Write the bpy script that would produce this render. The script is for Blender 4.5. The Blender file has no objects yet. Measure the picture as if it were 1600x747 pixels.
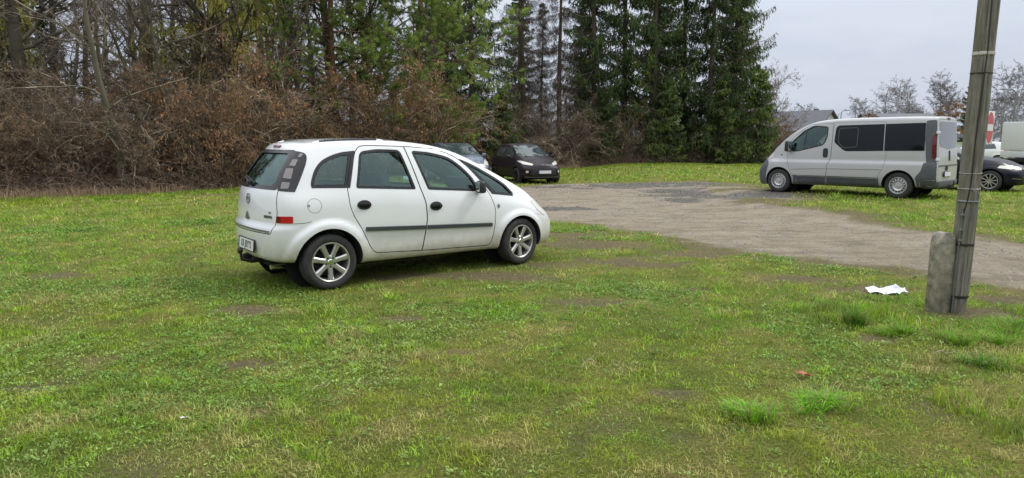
import bpy, bmesh, math, random
import numpy as np
from mathutils import Vector, Matrix, geometry, interpolate
from mathutils.bvhtree import BVHTree

# ---------------------------------------------------------------- camera, world, sun, exposure
scene = bpy.context.scene
COL = scene.collection
R = math.radians
cam_d = bpy.data.cameras.new('camera')
cam_d.sensor_width = 36.0
cam_d.lens = 1090.0 / 1600.0 * 36.0
cam_d.clip_start = 0.05
cam_d.clip_end = 3000.0
cam = bpy.data.objects.new('camera', cam_d)
COL.objects.link(cam)
cam.location = (0.0, 0.0, 1.62)
cam.rotation_euler = (R(90 - 8.016), 0, 0)
scene.camera = cam

SUN_EL, SUN_AZ = R(50), R(72)          # azimuth clockwise from +Y (the view direction)
world = bpy.data.worlds.new('World')
scene.world = world
world.use_nodes = True
wn, wl = world.node_tree.nodes, world.node_tree.links
wn.clear()
w_out = wn.new('ShaderNodeOutputWorld')
w_bg = wn.new('ShaderNodeBackground'); w_bg.inputs['Strength'].default_value = 0.1
w_sky = wn.new('ShaderNodeTexSky'); w_sky.sky_type = 'NISHITA'; w_sky.sun_disc = False
w_sky.sun_elevation = SUN_EL; w_sky.sun_rotation = SUN_AZ
w_sky.air_density = 1.6; w_sky.dust_density = 2.0
w_tc = wn.new('ShaderNodeTexCoord')
w_map = wn.new('ShaderNodeMapping'); w_map.inputs['Scale'].default_value = (1.0, 1.0, 3.2)
w_noise = wn.new('ShaderNodeTexNoise'); w_noise.inputs['Scale'].default_value = 1.7
w_noise.inputs['Detail'].default_value = 6.0; w_noise.inputs['Roughness'].default_value = 0.55
w_ramp = wn.new('ShaderNodeValToRGB')
w_ramp.color_ramp.elements[0].position = 0.38; w_ramp.color_ramp.elements[0].color = (0.52, 0.585, 0.72, 1)
w_ramp.color_ramp.elements[1].position = 0.64; w_ramp.color_ramp.elements[1].color = (0.71, 0.77, 0.89, 1)
w_scale = wn.new('ShaderNodeVectorMath'); w_scale.operation = 'SCALE'; w_scale.inputs['Scale'].default_value = 10.0
w_mix = wn.new('ShaderNodeMix'); w_mix.data_type = 'RGBA'; w_mix.inputs['Factor'].default_value = 0.93
wl.new(w_tc.outputs['Generated'], w_map.inputs['Vector'])
wl.new(w_map.outputs['Vector'], w_noise.inputs['Vector'])
wl.new(w_noise.outputs['Fac'], w_ramp.inputs['Fac'])
w_hi = wn.new('ShaderNodeMix'); w_hi.data_type = 'RGBA'; w_hi.inputs['B'].default_value = (0.665, 0.69, 0.73, 1)   # thinner, whiter cloud overhead
wl.new(w_ramp.outputs['Color'], w_hi.inputs['A']); wl.new(w_hi.outputs['Result'], w_scale.inputs[0])
w_sep = wn.new('ShaderNodeSeparateXYZ'); wl.new(w_tc.outputs['Generated'], w_sep.inputs['Vector'])
w_grad = wn.new('ShaderNodeMapRange')                      # an overcast sky is brighter towards the zenith
w_grad.inputs['From Min'].default_value = 0.16; w_grad.inputs['From Max'].default_value = 1.0
w_grad.inputs['To Min'].default_value = 9.3; w_grad.inputs['To Max'].default_value = 30.0
w_hf = wn.new('ShaderNodeMapRange'); w_hf.inputs['From Min'].default_value = 0.18; w_hf.inputs['From Max'].default_value = 0.45
wl.new(w_sep.outputs['Z'], w_hf.inputs['Value']); wl.new(w_hf.outputs['Result'], w_hi.inputs['Factor'])
wl.new(w_sep.outputs['Z'], w_grad.inputs['Value']); wl.new(w_grad.outputs['Result'], w_scale.inputs['Scale'])
wl.new(w_sky.outputs['Color'], w_mix.inputs['A'])
wl.new(w_scale.outputs['Vector'], w_mix.inputs['B'])
wl.new(w_mix.outputs['Result'], w_bg.inputs['Color'])
wl.new(w_bg.outputs['Background'], w_out.inputs['Surface'])

sun_d = bpy.data.lights.new('sun', 'SUN')
sun_d.energy = 1.5
sun_d.angle = R(12)
sun_d.color = (1.0, 0.96, 0.90)
sun = bpy.data.objects.new('sun', sun_d)
COL.objects.link(sun)
_sd = Vector((math.sin(SUN_AZ) * math.cos(SUN_EL), math.cos(SUN_AZ) * math.cos(SUN_EL), math.sin(SUN_EL)))
sun.rotation_euler = _sd.to_track_quat('Z', 'Y').to_euler()

scene.view_settings.view_transform = 'Standard'
scene.view_settings.look = 'None'
scene.view_settings.gamma = 1.0
scene.view_settings.use_curve_mapping = False
scene.view_settings.exposure = 0.10
scene.cycles.max_bounces = 8
scene.cycles.transparent_max_bounces = 16
scene.cycles.use_denoising = True

# ---------------------------------------------------------------- helpers: tags, materials
def tag(o, label=None, cat=None, group=None, kind=None):
    if label: o['label'] = label
    if cat: o['category'] = cat
    if group: o['group'] = group
    if kind: o['kind'] = kind
    return o

def empty(name, loc=(0, 0, 0), rz=0.0, parent=None):
    o = bpy.data.objects.new(name, None)
    o.empty_display_size = 0.2
    COL.objects.link(o)
    o.location = loc
    o.rotation_euler = (0, 0, rz)
    if parent: o.parent = parent
    return o

def link_mesh(name, me, mat=None, parent=None):
    o = bpy.data.objects.new(name, me)
    COL.objects.link(o)
    if mat is not None:
        for m in (mat if isinstance(mat, (list, tuple)) else [mat]):
            me.materials.append(m)
    if parent: o.parent = parent
    return o

def new_mat(name):
    m = bpy.data.materials.new(name)
    m.use_nodes = True
    return m, m.node_tree.nodes, m.node_tree.links, m.node_tree.nodes['Principled BSDF']

def pmat(name, col, rough=0.5, metal=0.0, coat=0.0, noise=0.0, nscale=8.0, bump=0.0, bscale=40.0, spec=None):
    m, n, l, b = new_mat(name)
    b.inputs['Roughness'].default_value = rough
    b.inputs['Metallic'].default_value = metal
    b.inputs['Coat Weight'].default_value = coat
    b.inputs['Coat Roughness'].default_value = 0.05
    if spec is not None: b.inputs['Specular IOR Level'].default_value = spec
    b.inputs['Base Color'].default_value = (*col, 1)
    tc = n.new('ShaderNodeTexCoord')
    if noise > 0:
        t = n.new('ShaderNodeTexNoise'); t.inputs['Scale'].default_value = nscale; t.inputs['Detail'].default_value = 6
        l.new(tc.outputs['Object'], t.inputs['Vector'])
        r = n.new('ShaderNodeValToRGB')
        r.color_ramp.elements[0].position = 0.3; r.color_ramp.elements[1].position = 0.7
        r.color_ramp.elements[0].color = (*[c * (1 - noise) for c in col], 1)
        r.color_ramp.elements[1].color = (*[min(1, c * (1 + noise)) for c in col], 1)
        l.new(t.outputs['Fac'], r.inputs['Fac']); l.new(r.outputs['Color'], b.inputs['Base Color'])
    if bump > 0:
        t2 = n.new('ShaderNodeTexNoise'); t2.inputs['Scale'].default_value = bscale; t2.inputs['Detail'].default_value = 5
        l.new(tc.outputs['Object'], t2.inputs['Vector'])
        bp = n.new('ShaderNodeBump'); bp.inputs['Strength'].default_value = bump; bp.inputs['Distance'].default_value = 0.01
        l.new(t2.outputs['Fac'], bp.inputs['Height']); l.new(bp.outputs['Normal'], b.inputs['Normal'])
    return m

def paint_mat(name, col, metal=0.0, rough=0.35, dirt=(0.30, 0.25, 0.15), dz=0.42, dmax=0.55, coat=0.6):
    """car paint; road dirt splashed over the lowest panels (object Z is height above the ground)"""
    m, n, l, b = new_mat(name)
    tc = n.new('ShaderNodeTexCoord')
    sep = n.new('ShaderNodeSeparateXYZ'); l.new(tc.outputs['Object'], sep.inputs['Vector'])
    mr = n.new('ShaderNodeMapRange'); mr.inputs['From Min'].default_value = dz + 0.12; mr.inputs['From Max'].default_value = dz - 0.22
    l.new(sep.outputs['Z'], mr.inputs['Value'])
    t = n.new('ShaderNodeTexNoise'); t.inputs['Scale'].default_value = 9.0; t.inputs['Detail'].default_value = 8; t.inputs['Roughness'].default_value = 0.7
    l.new(tc.outputs['Object'], t.inputs['Vector'])
    mu = n.new('ShaderNodeMath'); mu.operation = 'MULTIPLY'; l.new(mr.outputs['Result'], mu.inputs[0]); l.new(t.outputs['Fac'], mu.inputs[1])
    mu2 = n.new('ShaderNodeMath'); mu2.operation = 'MULTIPLY'; mu2.inputs[1].default_value = dmax * 1.6; mu2.use_clamp = True
    l.new(mu.outputs[0], mu2.inputs[0])
    t3 = n.new('ShaderNodeTexNoise'); t3.inputs['Scale'].default_value = 2.2; t3.inputs['Detail'].default_value = 7
    l.new(tc.outputs['Object'], t3.inputs['Vector'])
    mr3 = n.new('ShaderNodeMapRange'); mr3.inputs['From Min'].default_value = 0.35; mr3.inputs['From Max'].default_value = 0.75
    mr3.inputs['To Max'].default_value = 0.06; l.new(t3.outputs['Fac'], mr3.inputs['Value'])
    ad = n.new('ShaderNodeMath'); ad.operation = 'ADD'; ad.use_clamp = True
    l.new(mu2.outputs[0], ad.inputs[0]); l.new(mr3.outputs['Result'], ad.inputs[1])
    mx = n.new('ShaderNodeMix'); mx.data_type = 'RGBA'
    mx.inputs['A'].default_value = (*col, 1); mx.inputs['B'].default_value = (*dirt, 1)
    l.new(ad.outputs[0], mx.inputs['Factor']); l.new(mx.outputs['Result'], b.inputs['Base Color'])
    rr = n.new('ShaderNodeMapRange'); rr.inputs['To Min'].default_value = rough; rr.inputs['To Max'].default_value = 0.8
    l.new(ad.outputs[0], rr.inputs['Value']); l.new(rr.outputs['Result'], b.inputs['Roughness'])
    b.inputs['Metallic'].default_value = metal
    b.inputs['Coat Weight'].default_value = coat; b.inputs['Coat Roughness'].default_value = 0.05
    b.inputs['Specular IOR Level'].default_value = min(.5, coat)
    return m

def glass_mat(name, tint=(0.55, 0.72, 0.68), refl=0.06, rough=0.0):
    m, n, l, b = new_mat(name)
    n.remove(b)
    out = n['Material Output']
    tr = n.new('ShaderNodeBsdfTransparent'); tr.inputs['Color'].default_value = (*tint, 1)
    gl = n.new('ShaderNodeBsdfGlossy'); gl.inputs['Roughness'].default_value = rough
    gl.inputs['Color'].default_value = (0.72, 0.96, 0.92, 1)
    fr = n.new('ShaderNodeFresnel'); fr.inputs['IOR'].default_value = 1.52
    ad = n.new('ShaderNodeMath'); ad.operation = 'ADD'; ad.inputs[1].default_value = refl; ad.use_clamp = True
    mx = n.new('ShaderNodeMixShader')
    l.new(fr.outputs[0], ad.inputs[0]); l.new(ad.outputs[0], mx.inputs['Fac'])
    l.new(tr.outputs[0], mx.inputs[1]); l.new(gl.outputs[0], mx.inputs[2]); l.new(mx.outputs[0], out.inputs['Surface'])
    return m

M = {}
M['black_plastic'] = pmat('black_plastic', (0.022, 0.023, 0.025), 0.5, bump=0.1, bscale=200)
M['grey_plastic'] = pmat('grey_plastic', (0.085, 0.092, 0.105), 0.55, noise=0.12, nscale=5)
M['black_gloss'] = pmat('black_gloss', (0.012, 0.012, 0.014), 0.12)
M['rubber'] = pmat('rubber', (0.035, 0.034, 0.033), 0.85, noise=0.25, nscale=14, bump=0.3, bscale=60)
M['alloy'] = pmat('alloy', (0.52, 0.51, 0.49), 0.32, 0.75, noise=0.10, nscale=20)
M['steel_wheel'] = pmat('steel_wheel', (0.50, 0.50, 0.50), 0.4, 0.55, noise=0.15, nscale=16)
M['dark_alloy'] = pmat('dark_alloy', (0.035, 0.035, 0.038), 0.3, 0.6)
M['chrome'] = pmat('chrome', (0.75, 0.76, 0.78), 0.15, 1.0)
M['dark_void'] = pmat('dark_void', (0.012, 0.012, 0.012), 0.95)
M['seat_cloth'] = pmat('seat_cloth', (0.10, 0.11, 0.12), 0.95, noise=0.2, nscale=30)
M['dash'] = pmat('dash', (0.05, 0.052, 0.056), 0.7)
M['red_lens'] = pmat('red_lens', (0.50, 0.012, 0.015), 0.15, coat=0.6)
M['dark_red_lens'] = pmat('dark_red_lens', (0.13, 0.01, 0.012), 0.15, coat=0.6)
M['clear_lens'] = pmat('clear_lens', (0.62, 0.60, 0.53), 0.18, coat=0.6)
M['lamp_reflector'] = pmat('lamp_reflector', (0.21, 0.195, 0.19), 0.25, 0.35)
M['orange_lens'] = pmat('orange_lens', (0.60, 0.20, 0.03), 0.2, coat=0.5)
M['plate_white'] = pmat('plate_white', (0.72, 0.72, 0.70), 0.4)
M['plate_blue'] = pmat('plate_blue', (0.03, 0.06, 0.30), 0.4)
M['ink'] = pmat('ink', (0.02, 0.02, 0.022), 0.5)
M['window_glass'] = glass_mat('window_glass', (0.70, 0.88, 0.84), 0.06)
M['windscreen_glass'] = glass_mat('windscreen_glass', (0.60, 0.74, 0.72), 0.10)
M['privacy_glass'] = glass_mat('privacy_glass', (0.035, 0.038, 0.042), 0.03)
M['rear_van_glass'] = pmat('rear_van_glass', (0.17, 0.18, 0.20), 0.12, spec=0.8)
M['white_paint'] = paint_mat('white_paint', (0.79, 0.80, 0.81), dirt=(0.42, 0.37, 0.25), dz=0.52, dmax=0.8, coat=1.0, rough=.3)
M['silver_paint'] = paint_mat('silver_paint', (0.47, 0.47, 0.475), metal=0.15, rough=0.36, dz=0.42, dmax=.45)
M['plum_paint'] = paint_mat('plum_paint', (0.016, 0.009, 0.012), rough=0.4, dmax=0.25, dirt=(.04, .035, .03), coat=.2)
M['blue_paint'] = paint_mat('blue_paint', (0.11, 0.145, 0.205), metal=0.4, rough=0.3)
M['black_paint'] = paint_mat('black_paint', (0.007, 0.009, 0.016), rough=0.4, dmax=0.2, dirt=(.03, .03, .03), coat=.15)

# ---------------------------------------------------------------- helpers: noise
def _hash2(ix, iy, seed):
    h = (ix * 374761393 + iy * 668265263 + seed * 974634777) & 0xffffffff
    h = ((h ^ (h >> 13)) * 1274126177) & 0xffffffff
    return ((h ^ (h >> 16)) & 0xffff) / 65535.0

def vnoise(x, y, scale, seed=0):
    x = np.asarray(x, dtype=np.float64) / scale; y = np.asarray(y, dtype=np.float64) / scale
    ix = np.floor(x).astype(np.int64); iy = np.floor(y).astype(np.int64)
    fx = x - ix; fy = y - iy
    fx = fx * fx * (3 - 2 * fx); fy = fy * fy * (3 - 2 * fy)
    a = _hash2(ix, iy, seed); b = _hash2(ix + 1, iy, seed)
    c = _hash2(ix, iy + 1, seed); d = _hash2(ix + 1, iy + 1, seed)
    return (a * (1 - fx) + b * fx) * (1 - fy) + (c * (1 - fx) + d * fx) * fy

def fbm(x, y, scale, seed=0, octaves=4):
    v = 0; a = 0.5; t = 0
    for o in range(octaves):
        v = v + a * vnoise(x, y, scale, seed + 17 * o); t += a
        a *= 0.55; scale *= 0.5
    return v / t

def sstep(a, b, x):
    t = np.clip((np.asarray(x, dtype=np.float64) - a) / (b - a), 0, 1)
    return t * t * (3 - 2 * t)

def terrain(x, y):
    x = np.asarray(x, dtype=np.float64); y = np.asarray(y, dtype=np.float64)
    h = 0.161 * sstep(12.0, 16.0, y) * sstep(4.0, 7.0, x)
    h = h * (1 - 0.55 * sstep(18.6, 20.5, y) * sstep(11.0, 13.5, x))       # lower again under the dark saloon
    near = np.exp(-(((x + 1.0) / 3.2) ** 2 + ((y - 9.0) / 2.6) ** 2) * 1.2)
    h = h + (fbm(x, y, 1.6, 5, 3) - 0.5) * 0.05 * (1 - near) * sstep(60, 20, y) * (1 - 0.8 * sstep(13.5, 16, y) * sstep(6, 8, x) * sstep(30, 24, y))
    return h
def tz(x, y): return float(terrain(x, y))

def mesh_from_arrays(name, verts, faces_flat, face_sizes, smooth=False):
    """verts (n,3); faces_flat ints; face_sizes ints"""
    me = bpy.data.meshes.new(name)
    nv = len(verts)
    me.vertices.add(nv)
    me.vertices.foreach_set('co', np.asarray(verts, dtype=np.float32).ravel())
    fs = np.asarray(face_sizes, dtype=np.int32)
    me.loops.add(int(fs.sum()))
    me.loops.foreach_set('vertex_index', np.asarray(faces_flat, dtype=np.int32).ravel())
    me.polygons.add(len(fs))
    st = np.zeros(len(fs), dtype=np.int32); st[1:] = np.cumsum(fs)[:-1]
    me.polygons.foreach_set('loop_start', st)
    if smooth: me.polygons.foreach_set('use_smooth', np.ones(len(fs), dtype=bool))
    me.update(calc_edges=True)
    return me
def vcol(me, name, rgb):
    a = me.attributes.new(name, 'FLOAT_COLOR', 'POINT')
    c = np.ones((len(me.vertices), 4), dtype=np.float32); c[:, :3] = rgb
    a.data.foreach_set('color', c.ravel())
# ================================================================ vehicle toolkit
class MB:
    """mesh builder collecting simple solids into ONE mesh"""
    def __init__(s): s.bm = bmesh.new()
    def box(s, c, size, rot=None, taper=1.0, bevel=0.0):
        r = bmesh.ops.create_cube(s.bm, size=1.0)
        vs = r['verts']
        for v in vs:
            k = taper if v.co.z > 0 else 1.0
            v.co = Vector((v.co.x * size[0] * k, v.co.y * size[1] * k, v.co.z * size[2]))
        if bevel > 0:
            es = list({e for v in vs for e in v.link_edges})
            rb = bmesh.ops.bevel(s.bm, geom=es, offset=bevel, segments=2, affect='EDGES', profile=0.6)
            vs = list({v for f in rb['faces'] for v in f.verts} | {v for v in vs if v.is_valid})
        mt = Matrix.Translation(c) @ (rot.to_4x4() if rot is not None else Matrix.Identity(4))
        bmesh.ops.transform(s.bm, matrix=mt, verts=vs)
        return s
    def tube(s, pts, radii, n=8, cap=True):
        pts = [Vector(p) for p in pts]
        if not hasattr(radii, '__len__'): radii = [radii] * len(pts)
        rings = []
        up = Vector((0, 0, 1))
        for i, p in enumerate(pts):
            d = (pts[min(i + 1, len(pts) - 1)] - pts[max(i - 1, 0)]).normalized()
            a = up if abs(d.z) < 0.9 else Vector((1, 0, 0))
            x = d.cross(a).normalized(); y = d.cross(x).normalized()
            rings.append([s.bm.verts.new(p + (x * math.cos(2 * math.pi * k / n) + y * math.sin(2 * math.pi * k / n)) * radii[i]) for k in range(n)])
        for a, b in zip(rings, rings[1:]):
            for k in range(n): s.bm.faces.new((a[k], a[(k + 1) % n], b[(k + 1) % n], b[k]))
        if cap:
            s.bm.faces.new(rings[0][::-1]); s.bm.faces.new(rings[-1])
        return s
    def lathe(s, prof, n=32, axis='y', c=(0, 0, 0), close=False):
        """prof: list of (r, h); axis y: revolve round y"""
        rings = []
        for r, h in prof:
            ring = []
            for k in range(n):
                a = 2 * math.pi * k / n
                if axis == 'y': p = (c[0] + r * math.cos(a), c[1] + h, c[2] + r * math.sin(a))
                elif axis == 'z': p = (c[0] + r * math.cos(a), c[1] + r * math.sin(a), c[2] + h)
                else: p = (c[0] + h, c[1] + r * math.cos(a), c[2] + r * math.sin(a))
                ring.append(s.bm.verts.new(p))
            rings.append(ring)
        pr = list(zip(rings, rings[1:]))
        if close: pr.append((rings[-1], rings[0]))
        for a, b in pr:
            for k in range(n): s.bm.faces.new((a[k], a[(k + 1) % n], b[(k + 1) % n], b[k]))
        if not close:
            if prof[0][0] > 1e-5: s.bm.faces.new(rings[0][::-1])
            if prof[-1][0] > 1e-5: s.bm.faces.new(rings[-1])
        return s
    def prism(s, outline, o, U, V, D, depth):
        """2D outline in (U,V) plane at o, extruded along D by depth"""
        U, V, D, o = Vector(U), Vector(V), Vector(D), Vector(o)
        a = [s.bm.verts.new(o + U * p[0] + V * p[1]) for p in outline]
        b = [s.bm.verts.new(o + U * p[0] + V * p[1] + D * depth) for p in outline]
        n = len(a)
        s.bm.faces.new(a[::-1]); s.bm.faces.new(b)
        for k in range(n): s.bm.faces.new((a[k], a[(k + 1) % n], b[(k + 1) % n], b[k]))
        return s
    def mesh(s, name='m', smooth=True, angle=35):
        bmesh.ops.remove_doubles(s.bm, verts=s.bm.verts, dist=1e-5)
        bmesh.ops.recalc_face_normals(s.bm, faces=s.bm.faces)
        if smooth:
            for f in s.bm.faces: f.smooth = True
            ca = math.radians(angle)
            for e in s.bm.edges:
                if len(e.link_faces) == 2 and e.calc_face_angle(0) > ca: e.smooth = False
        me = bpy.data.meshes.new(name)
        s.bm.to_mesh(me); s.bm.free()
        return me
    def build(s, name, mat, parent=None, smooth=True, angle=35):
        return link_mesh(name, s.mesh(name, smooth, angle), mat, parent)

def rounded(pts, rad=0.03, seg=4):
    """round the corners of a 2D polygon; pts may carry their own radius as third value"""
    out = []
    n = len(pts)
    for i in range(n):
        p = Vector(pts[i][:2]); a = Vector(pts[i - 1][:2]); b = Vector(pts[(i + 1) % n][:2])
        r = pts[i][2] if len(pts[i]) > 2 else rad
        da = (a - p); db = (b - p)
        t = min(r, da.length * 0.45, db.length * 0.45)
        if t < 1e-4:
            out.append(tuple(p)); continue
        p0 = p + da.normalized() * t; p1 = p + db.normalized() * t
        for k in range(seg + 1):
            u = k / seg
            q = p0 * (1 - u) ** 2 + p * 2 * u * (1 - u) + p1 * u * u
            out.append((q.x, q.y))
    return out

def smooth_poly(pts, n=5, closed=True):
    """Catmull-Rom through points"""
    P = [Vector((p[0], p[1])) for p in pts]; m = len(P); out = []
    rng = range(m) if closed else range(m - 1)
    for i in rng:
        if closed: p0, p1, p2, p3 = P[i - 1], P[i], P[(i + 1) % m], P[(i + 2) % m]
        else: p0, p1, p2, p3 = P[max(i - 1, 0)], P[i], P[i + 1], P[min(i + 2, m - 1)]
        for k in range(n):
            t = k / n
            q = 0.5 * ((2 * p1) + (p2 - p0) * t + (2 * p0 - 5 * p1 + 4 * p2 - p3) * t * t + (3 * p1 - p0 - 3 * p2 + p3) * t ** 3)
            out.append((q.x, q.y))
    if not closed: out.append(tuple(P[-1]))
    return out

def inset_poly(pts, d):
    """offset a polygon inward by d (miter)"""
    n = len(pts); P = [Vector(p[:2]) for p in pts]
    area = sum(P[i].x * P[(i + 1) % n].y - P[(i + 1) % n].x * P[i].y for i in range(n))
    sg = 1 if area > 0 else -1
    out = []
    for i in range(n):
        a, p, b = P[i - 1], P[i], P[(i + 1) % n]
        e1 = (p - a); e2 = (b - p)
        if e1.length < 1e-6 or e2.length < 1e-6: out.append(tuple(p)); continue
        e1.normalize(); e2.normalize()
        n1 = Vector((-e1.y, e1.x)) * sg; n2 = Vector((-e2.y, e2.x)) * sg
        m = (n1 + n2)
        if m.length < 1e-3: out.append(tuple(p + n1 * d)); continue
        m.normalize(); k = max(0.5, m.dot(n1))
        q = p + m * (d / k); out.append((q.x, q.y))
    return out

def interp(curve, x):
    xs = [c[0] for c in curve]; ys = [c[1] for c in curve]
    return float(np.interp(x, xs, ys))

class Hull:
    """a car hull: side panel grid (stations x rows), mirrored, closed across, Catmull-Clark, then details"""
    def __init__(s, S, zb, zbelt, ztop, yb, ytop, ybelt, xr, xf, wr, wf, rear_bulge, front_bulge, crown, topx,
                 low=((0, .90), (.10, .97), (.32, 1.0), (.62, 1.0), (.86, .985)), up=(0, .5, .9, 1.0), level=3, disp=None, inset=None, smax=None, smin=None):
        cols = []
        n = len(S)
        for i, st in enumerate(S):
            if smax is not None and st > smax: continue
            if smin is not None and st < smin: continue
            z0, z1, z2 = interp(zb, st), interp(zbelt, st), interp(ztop, st)
            y0, y1, y2 = interp(yb, st), interp(ybelt, st), interp(ytop, st)
            col = []
            for f, w in low:
                col.append([st, y0 * w, z0 + (z1 - z0) * f])
            for f in up:
                yy = y1 + (y2 - y1) * f + 0.02 * math.sin(math.pi * f)
                col.append([st, yy, z1 + (z2 - z1) * f])
            a, b = interp(wr, st), interp(wf, st)
            for v in col:
                v[0] += a * (interp(xr, v[2]) - S[0]) + b * (interp(xf, v[2]) - S[-1])
            cols.append(col)
        s.n = len(cols)
        if inset:
            for i, col in enumerate(cols):
                zt = col[-1][2]
                for v in col:
                    low_part = v[2] < interp(zbelt, v[0]) - 0.02
                    v[1] = min(v[1] - inset, inset_low) if low_part and (inset_low := s_inset_low) else v[1] - inset
                    v[2] = max(min(v[2], zt - inset * 1.0), s_inset_floor)
                if i == 0:
                    for v in col: v[0] += inset * 2
                if i == len(cols) - 1:
                    for v in col: v[0] -= inset * 2
        nn, m = len(cols), len(cols[0])
        bm = bmesh.new()
        T = [1.0, 0.72, 0.36, 0.0, -0.36, -0.72, -1.0]
        Rg = [[bm.verts.new((v[0], -v[1], v[2])) for v in c] for c in cols]
        Lf = [[bm.verts.new((v[0], v[1], v[2])) for v in c] for c in cols]
        per = [(i, 0) for i in range(nn)] + [(nn - 1, j) for j in range(1, m)] + [(i, m - 1) for i in range(nn - 2, -1, -1)] + [(0, j) for j in range(m - 2, 0, -1)]
        loops = []
        for (i, j) in per:
            v = cols[i][j]; line = [Rg[i][j]]
            for t in T[1:-1]:
                k = 1 - t * t
                x, z = v[0], v[2]
                if j == m - 1:
                    z += interp(crown, v[0]) * k; x += interp(topx, v[0]) * k
                    if i == 0: x += rear_bulge * k * .5
                    if i == nn - 1: x += front_bulge * k * .5
                elif j == 0:
                    if i == 0: x += rear_bulge * k
                    if i == nn - 1: x += front_bulge * k
                elif i == 0: x += rear_bulge * k
                elif i == nn - 1: x += front_bulge * k
                line.append(bm.verts.new((x, -v[1] * t, z)))
            line.append(Lf[i][j]); loops.append(line)
        for i in range(nn - 1):
            for j in range(m - 1):
                bm.faces.new((Rg[i][j], Rg[i + 1][j], Rg[i + 1][j + 1], Rg[i][j + 1]))
                bm.faces.new((Lf[i][j], Lf[i][j + 1], Lf[i + 1][j + 1], Lf[i + 1][j]))
        P = len(loops)
        for q in range(P):
            a, b = loops[q], loops[(q + 1) % P]
            for k in range(len(T) - 1): bm.faces.new((a[k], a[k + 1], b[k + 1], b[k]))
        bmesh.ops.recalc_face_normals(bm, faces=bm.faces)
        me = bpy.data.meshes.new('hull'); bm.to_mesh(me); bm.free()
        o = bpy.data.objects.new('hull', me); COL.objects.link(o)
        md = o.modifiers.new('s', 'SUBSURF'); md.levels = level; md.render_levels = level
        me2 = ev_mesh(o)
        bpy.data.objects.remove(o)
        if disp:
            co = np.zeros(len(me2.vertices) * 3, dtype=np.float32); me2.vertices.foreach_get('co', co); co = co.reshape(-1, 3)
            co = disp(co); me2.vertices.foreach_set('co', co.astype(np.float32).ravel()); me2.update()
        me2.polygons.foreach_set('use_smooth', [True] * len(me2.polygons))
        s.me = me2
        s.prep()
    def prep(s):
        me = s.me
        s.V = [v.co.copy() for v in me.vertices]; s.N = [v.normal.copy() for v in me.vertices]
        me.calc_loop_triangles()
        s.T = [tuple(t.vertices) for t in me.loop_triangles]
        s.bvh = BVHTree.FromPolygons(s.V, s.T)
    def nrm(s, loc, idx):
        a, b, c = s.T[idx]
        w = interpolate.poly_3d_calc([s.V[a], s.V[b], s.V[c]], loc)
        return (s.N[a] * w[0] + s.N[b] * w[1] + s.N[c] * w[2]).normalized()
    def cast(s, o, d):
        loc, n, i, dist = s.bvh.ray_cast(Vector(o), Vector(d).normalized())
        return (loc, s.nrm(loc, i)) if loc is not None else (None, None)
    # ----- panels laid on the hull
    def patch(s, name, outline, frame, mat, parent, off=0.004, thick=0.0, grid=0.05, holes=None):
        """outline in the frame's 2D plane, thrown onto the hull, lifted by off along the hull normal"""
        o, U, V, D = [Vector(q) for q in frame]
        pts = [Vector(p[:2]) for p in outline]
        n = len(pts)
        # resample edges
        P = []
        for i in range(n):
            a, b = pts[i], pts[(i + 1) % n]
            k = max(1, int(math.ceil((b - a).length / grid)))
            for q in range(k): P.append(a + (b - a) * (q / k))
        nb = len(P); edges = [(i, (i + 1) % nb) for i in range(nb)]
        allp = list(P); rings = [list(range(nb))]
        if holes:
            for h in holes:
                hp = [Vector(p[:2]) for p in h]; Q = []
                for i in range(len(hp)):
                    a, b = hp[i], hp[(i + 1) % len(hp)]
                    k = max(1, int(math.ceil((b - a).length / grid)))
                    for q in range(k): Q.append(a + (b - a) * (q / k))
                st = len(allp); allp += Q
                edges += [(st + i, st + (i + 1) % len(Q)) for i in range(len(Q))]
                rings.append(list(range(st, st + len(Q))))
        x0, x1 = min(p.x for p in P), max(p.x for p in P); y0, y1 = min(p.y for p in P), max(p.y for p in P)
        def inside(pt, ring):
            c = False; m = len(ring); j = m - 1
            for i in range(m):
                a, b = allp[ring[i]], allp[ring[j]]
                if (a.y > pt.y) != (b.y > pt.y) and pt.x < (b.x - a.x) * (pt.y - a.y) / (b.y - a.y) + a.x: c = not c
                j = i
            return c
        gx = np.arange(x0 + grid * .5, x1, grid); gy = np.arange(y0 + grid * .5, y1, grid)
        ext = []
        for x in gx:
            for y in gy:
                p = Vector((float(x), float(y)))
                if inside(p, rings[0]) and not any(inside(p, r) for r in rings[1:]):
                    if min((p - q).length for q in allp) > grid * .35: ext.append(p)
        res = geometry.delaunay_2d_cdt(allp + ext, edges, [], 1, 1e-6)
        vv, ff = res[0], res[2]
        bm = bmesh.new(); vs = []; nr = []
        lastz = None
        for p in vv:
            org = o + U * p.x + V * p.y
            loc, nn_ = s.cast(org, D)
            if loc is None:
                loc, nn2, idx, dist = s.bvh.find_nearest(org + D * 3.0); nn_ = s.nrm(loc, idx)
            vs.append(bm.verts.new(loc + nn_ * off)); nr.append(nn_)
        for f in ff:
            cx = sum((vv[i] for i in f), Vector((0, 0))) / len(f)
            if not inside(cx, rings[0]) or any(inside(cx, r) for r in rings[1:]): continue
            try: bm.faces.new([vs[i] for i in f])
            except ValueError: pass
        bm.verts.ensure_lookup_table()
        for v in list(bm.verts):
            if not v.link_faces: bm.verts.remove(v)
        avg = sum(nr, Vector()) / len(nr)
        for f in bm.faces:
            f.normal_update()
            if f.normal.dot(avg) < 0: f.normal_flip()
            f.smooth = True
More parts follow.
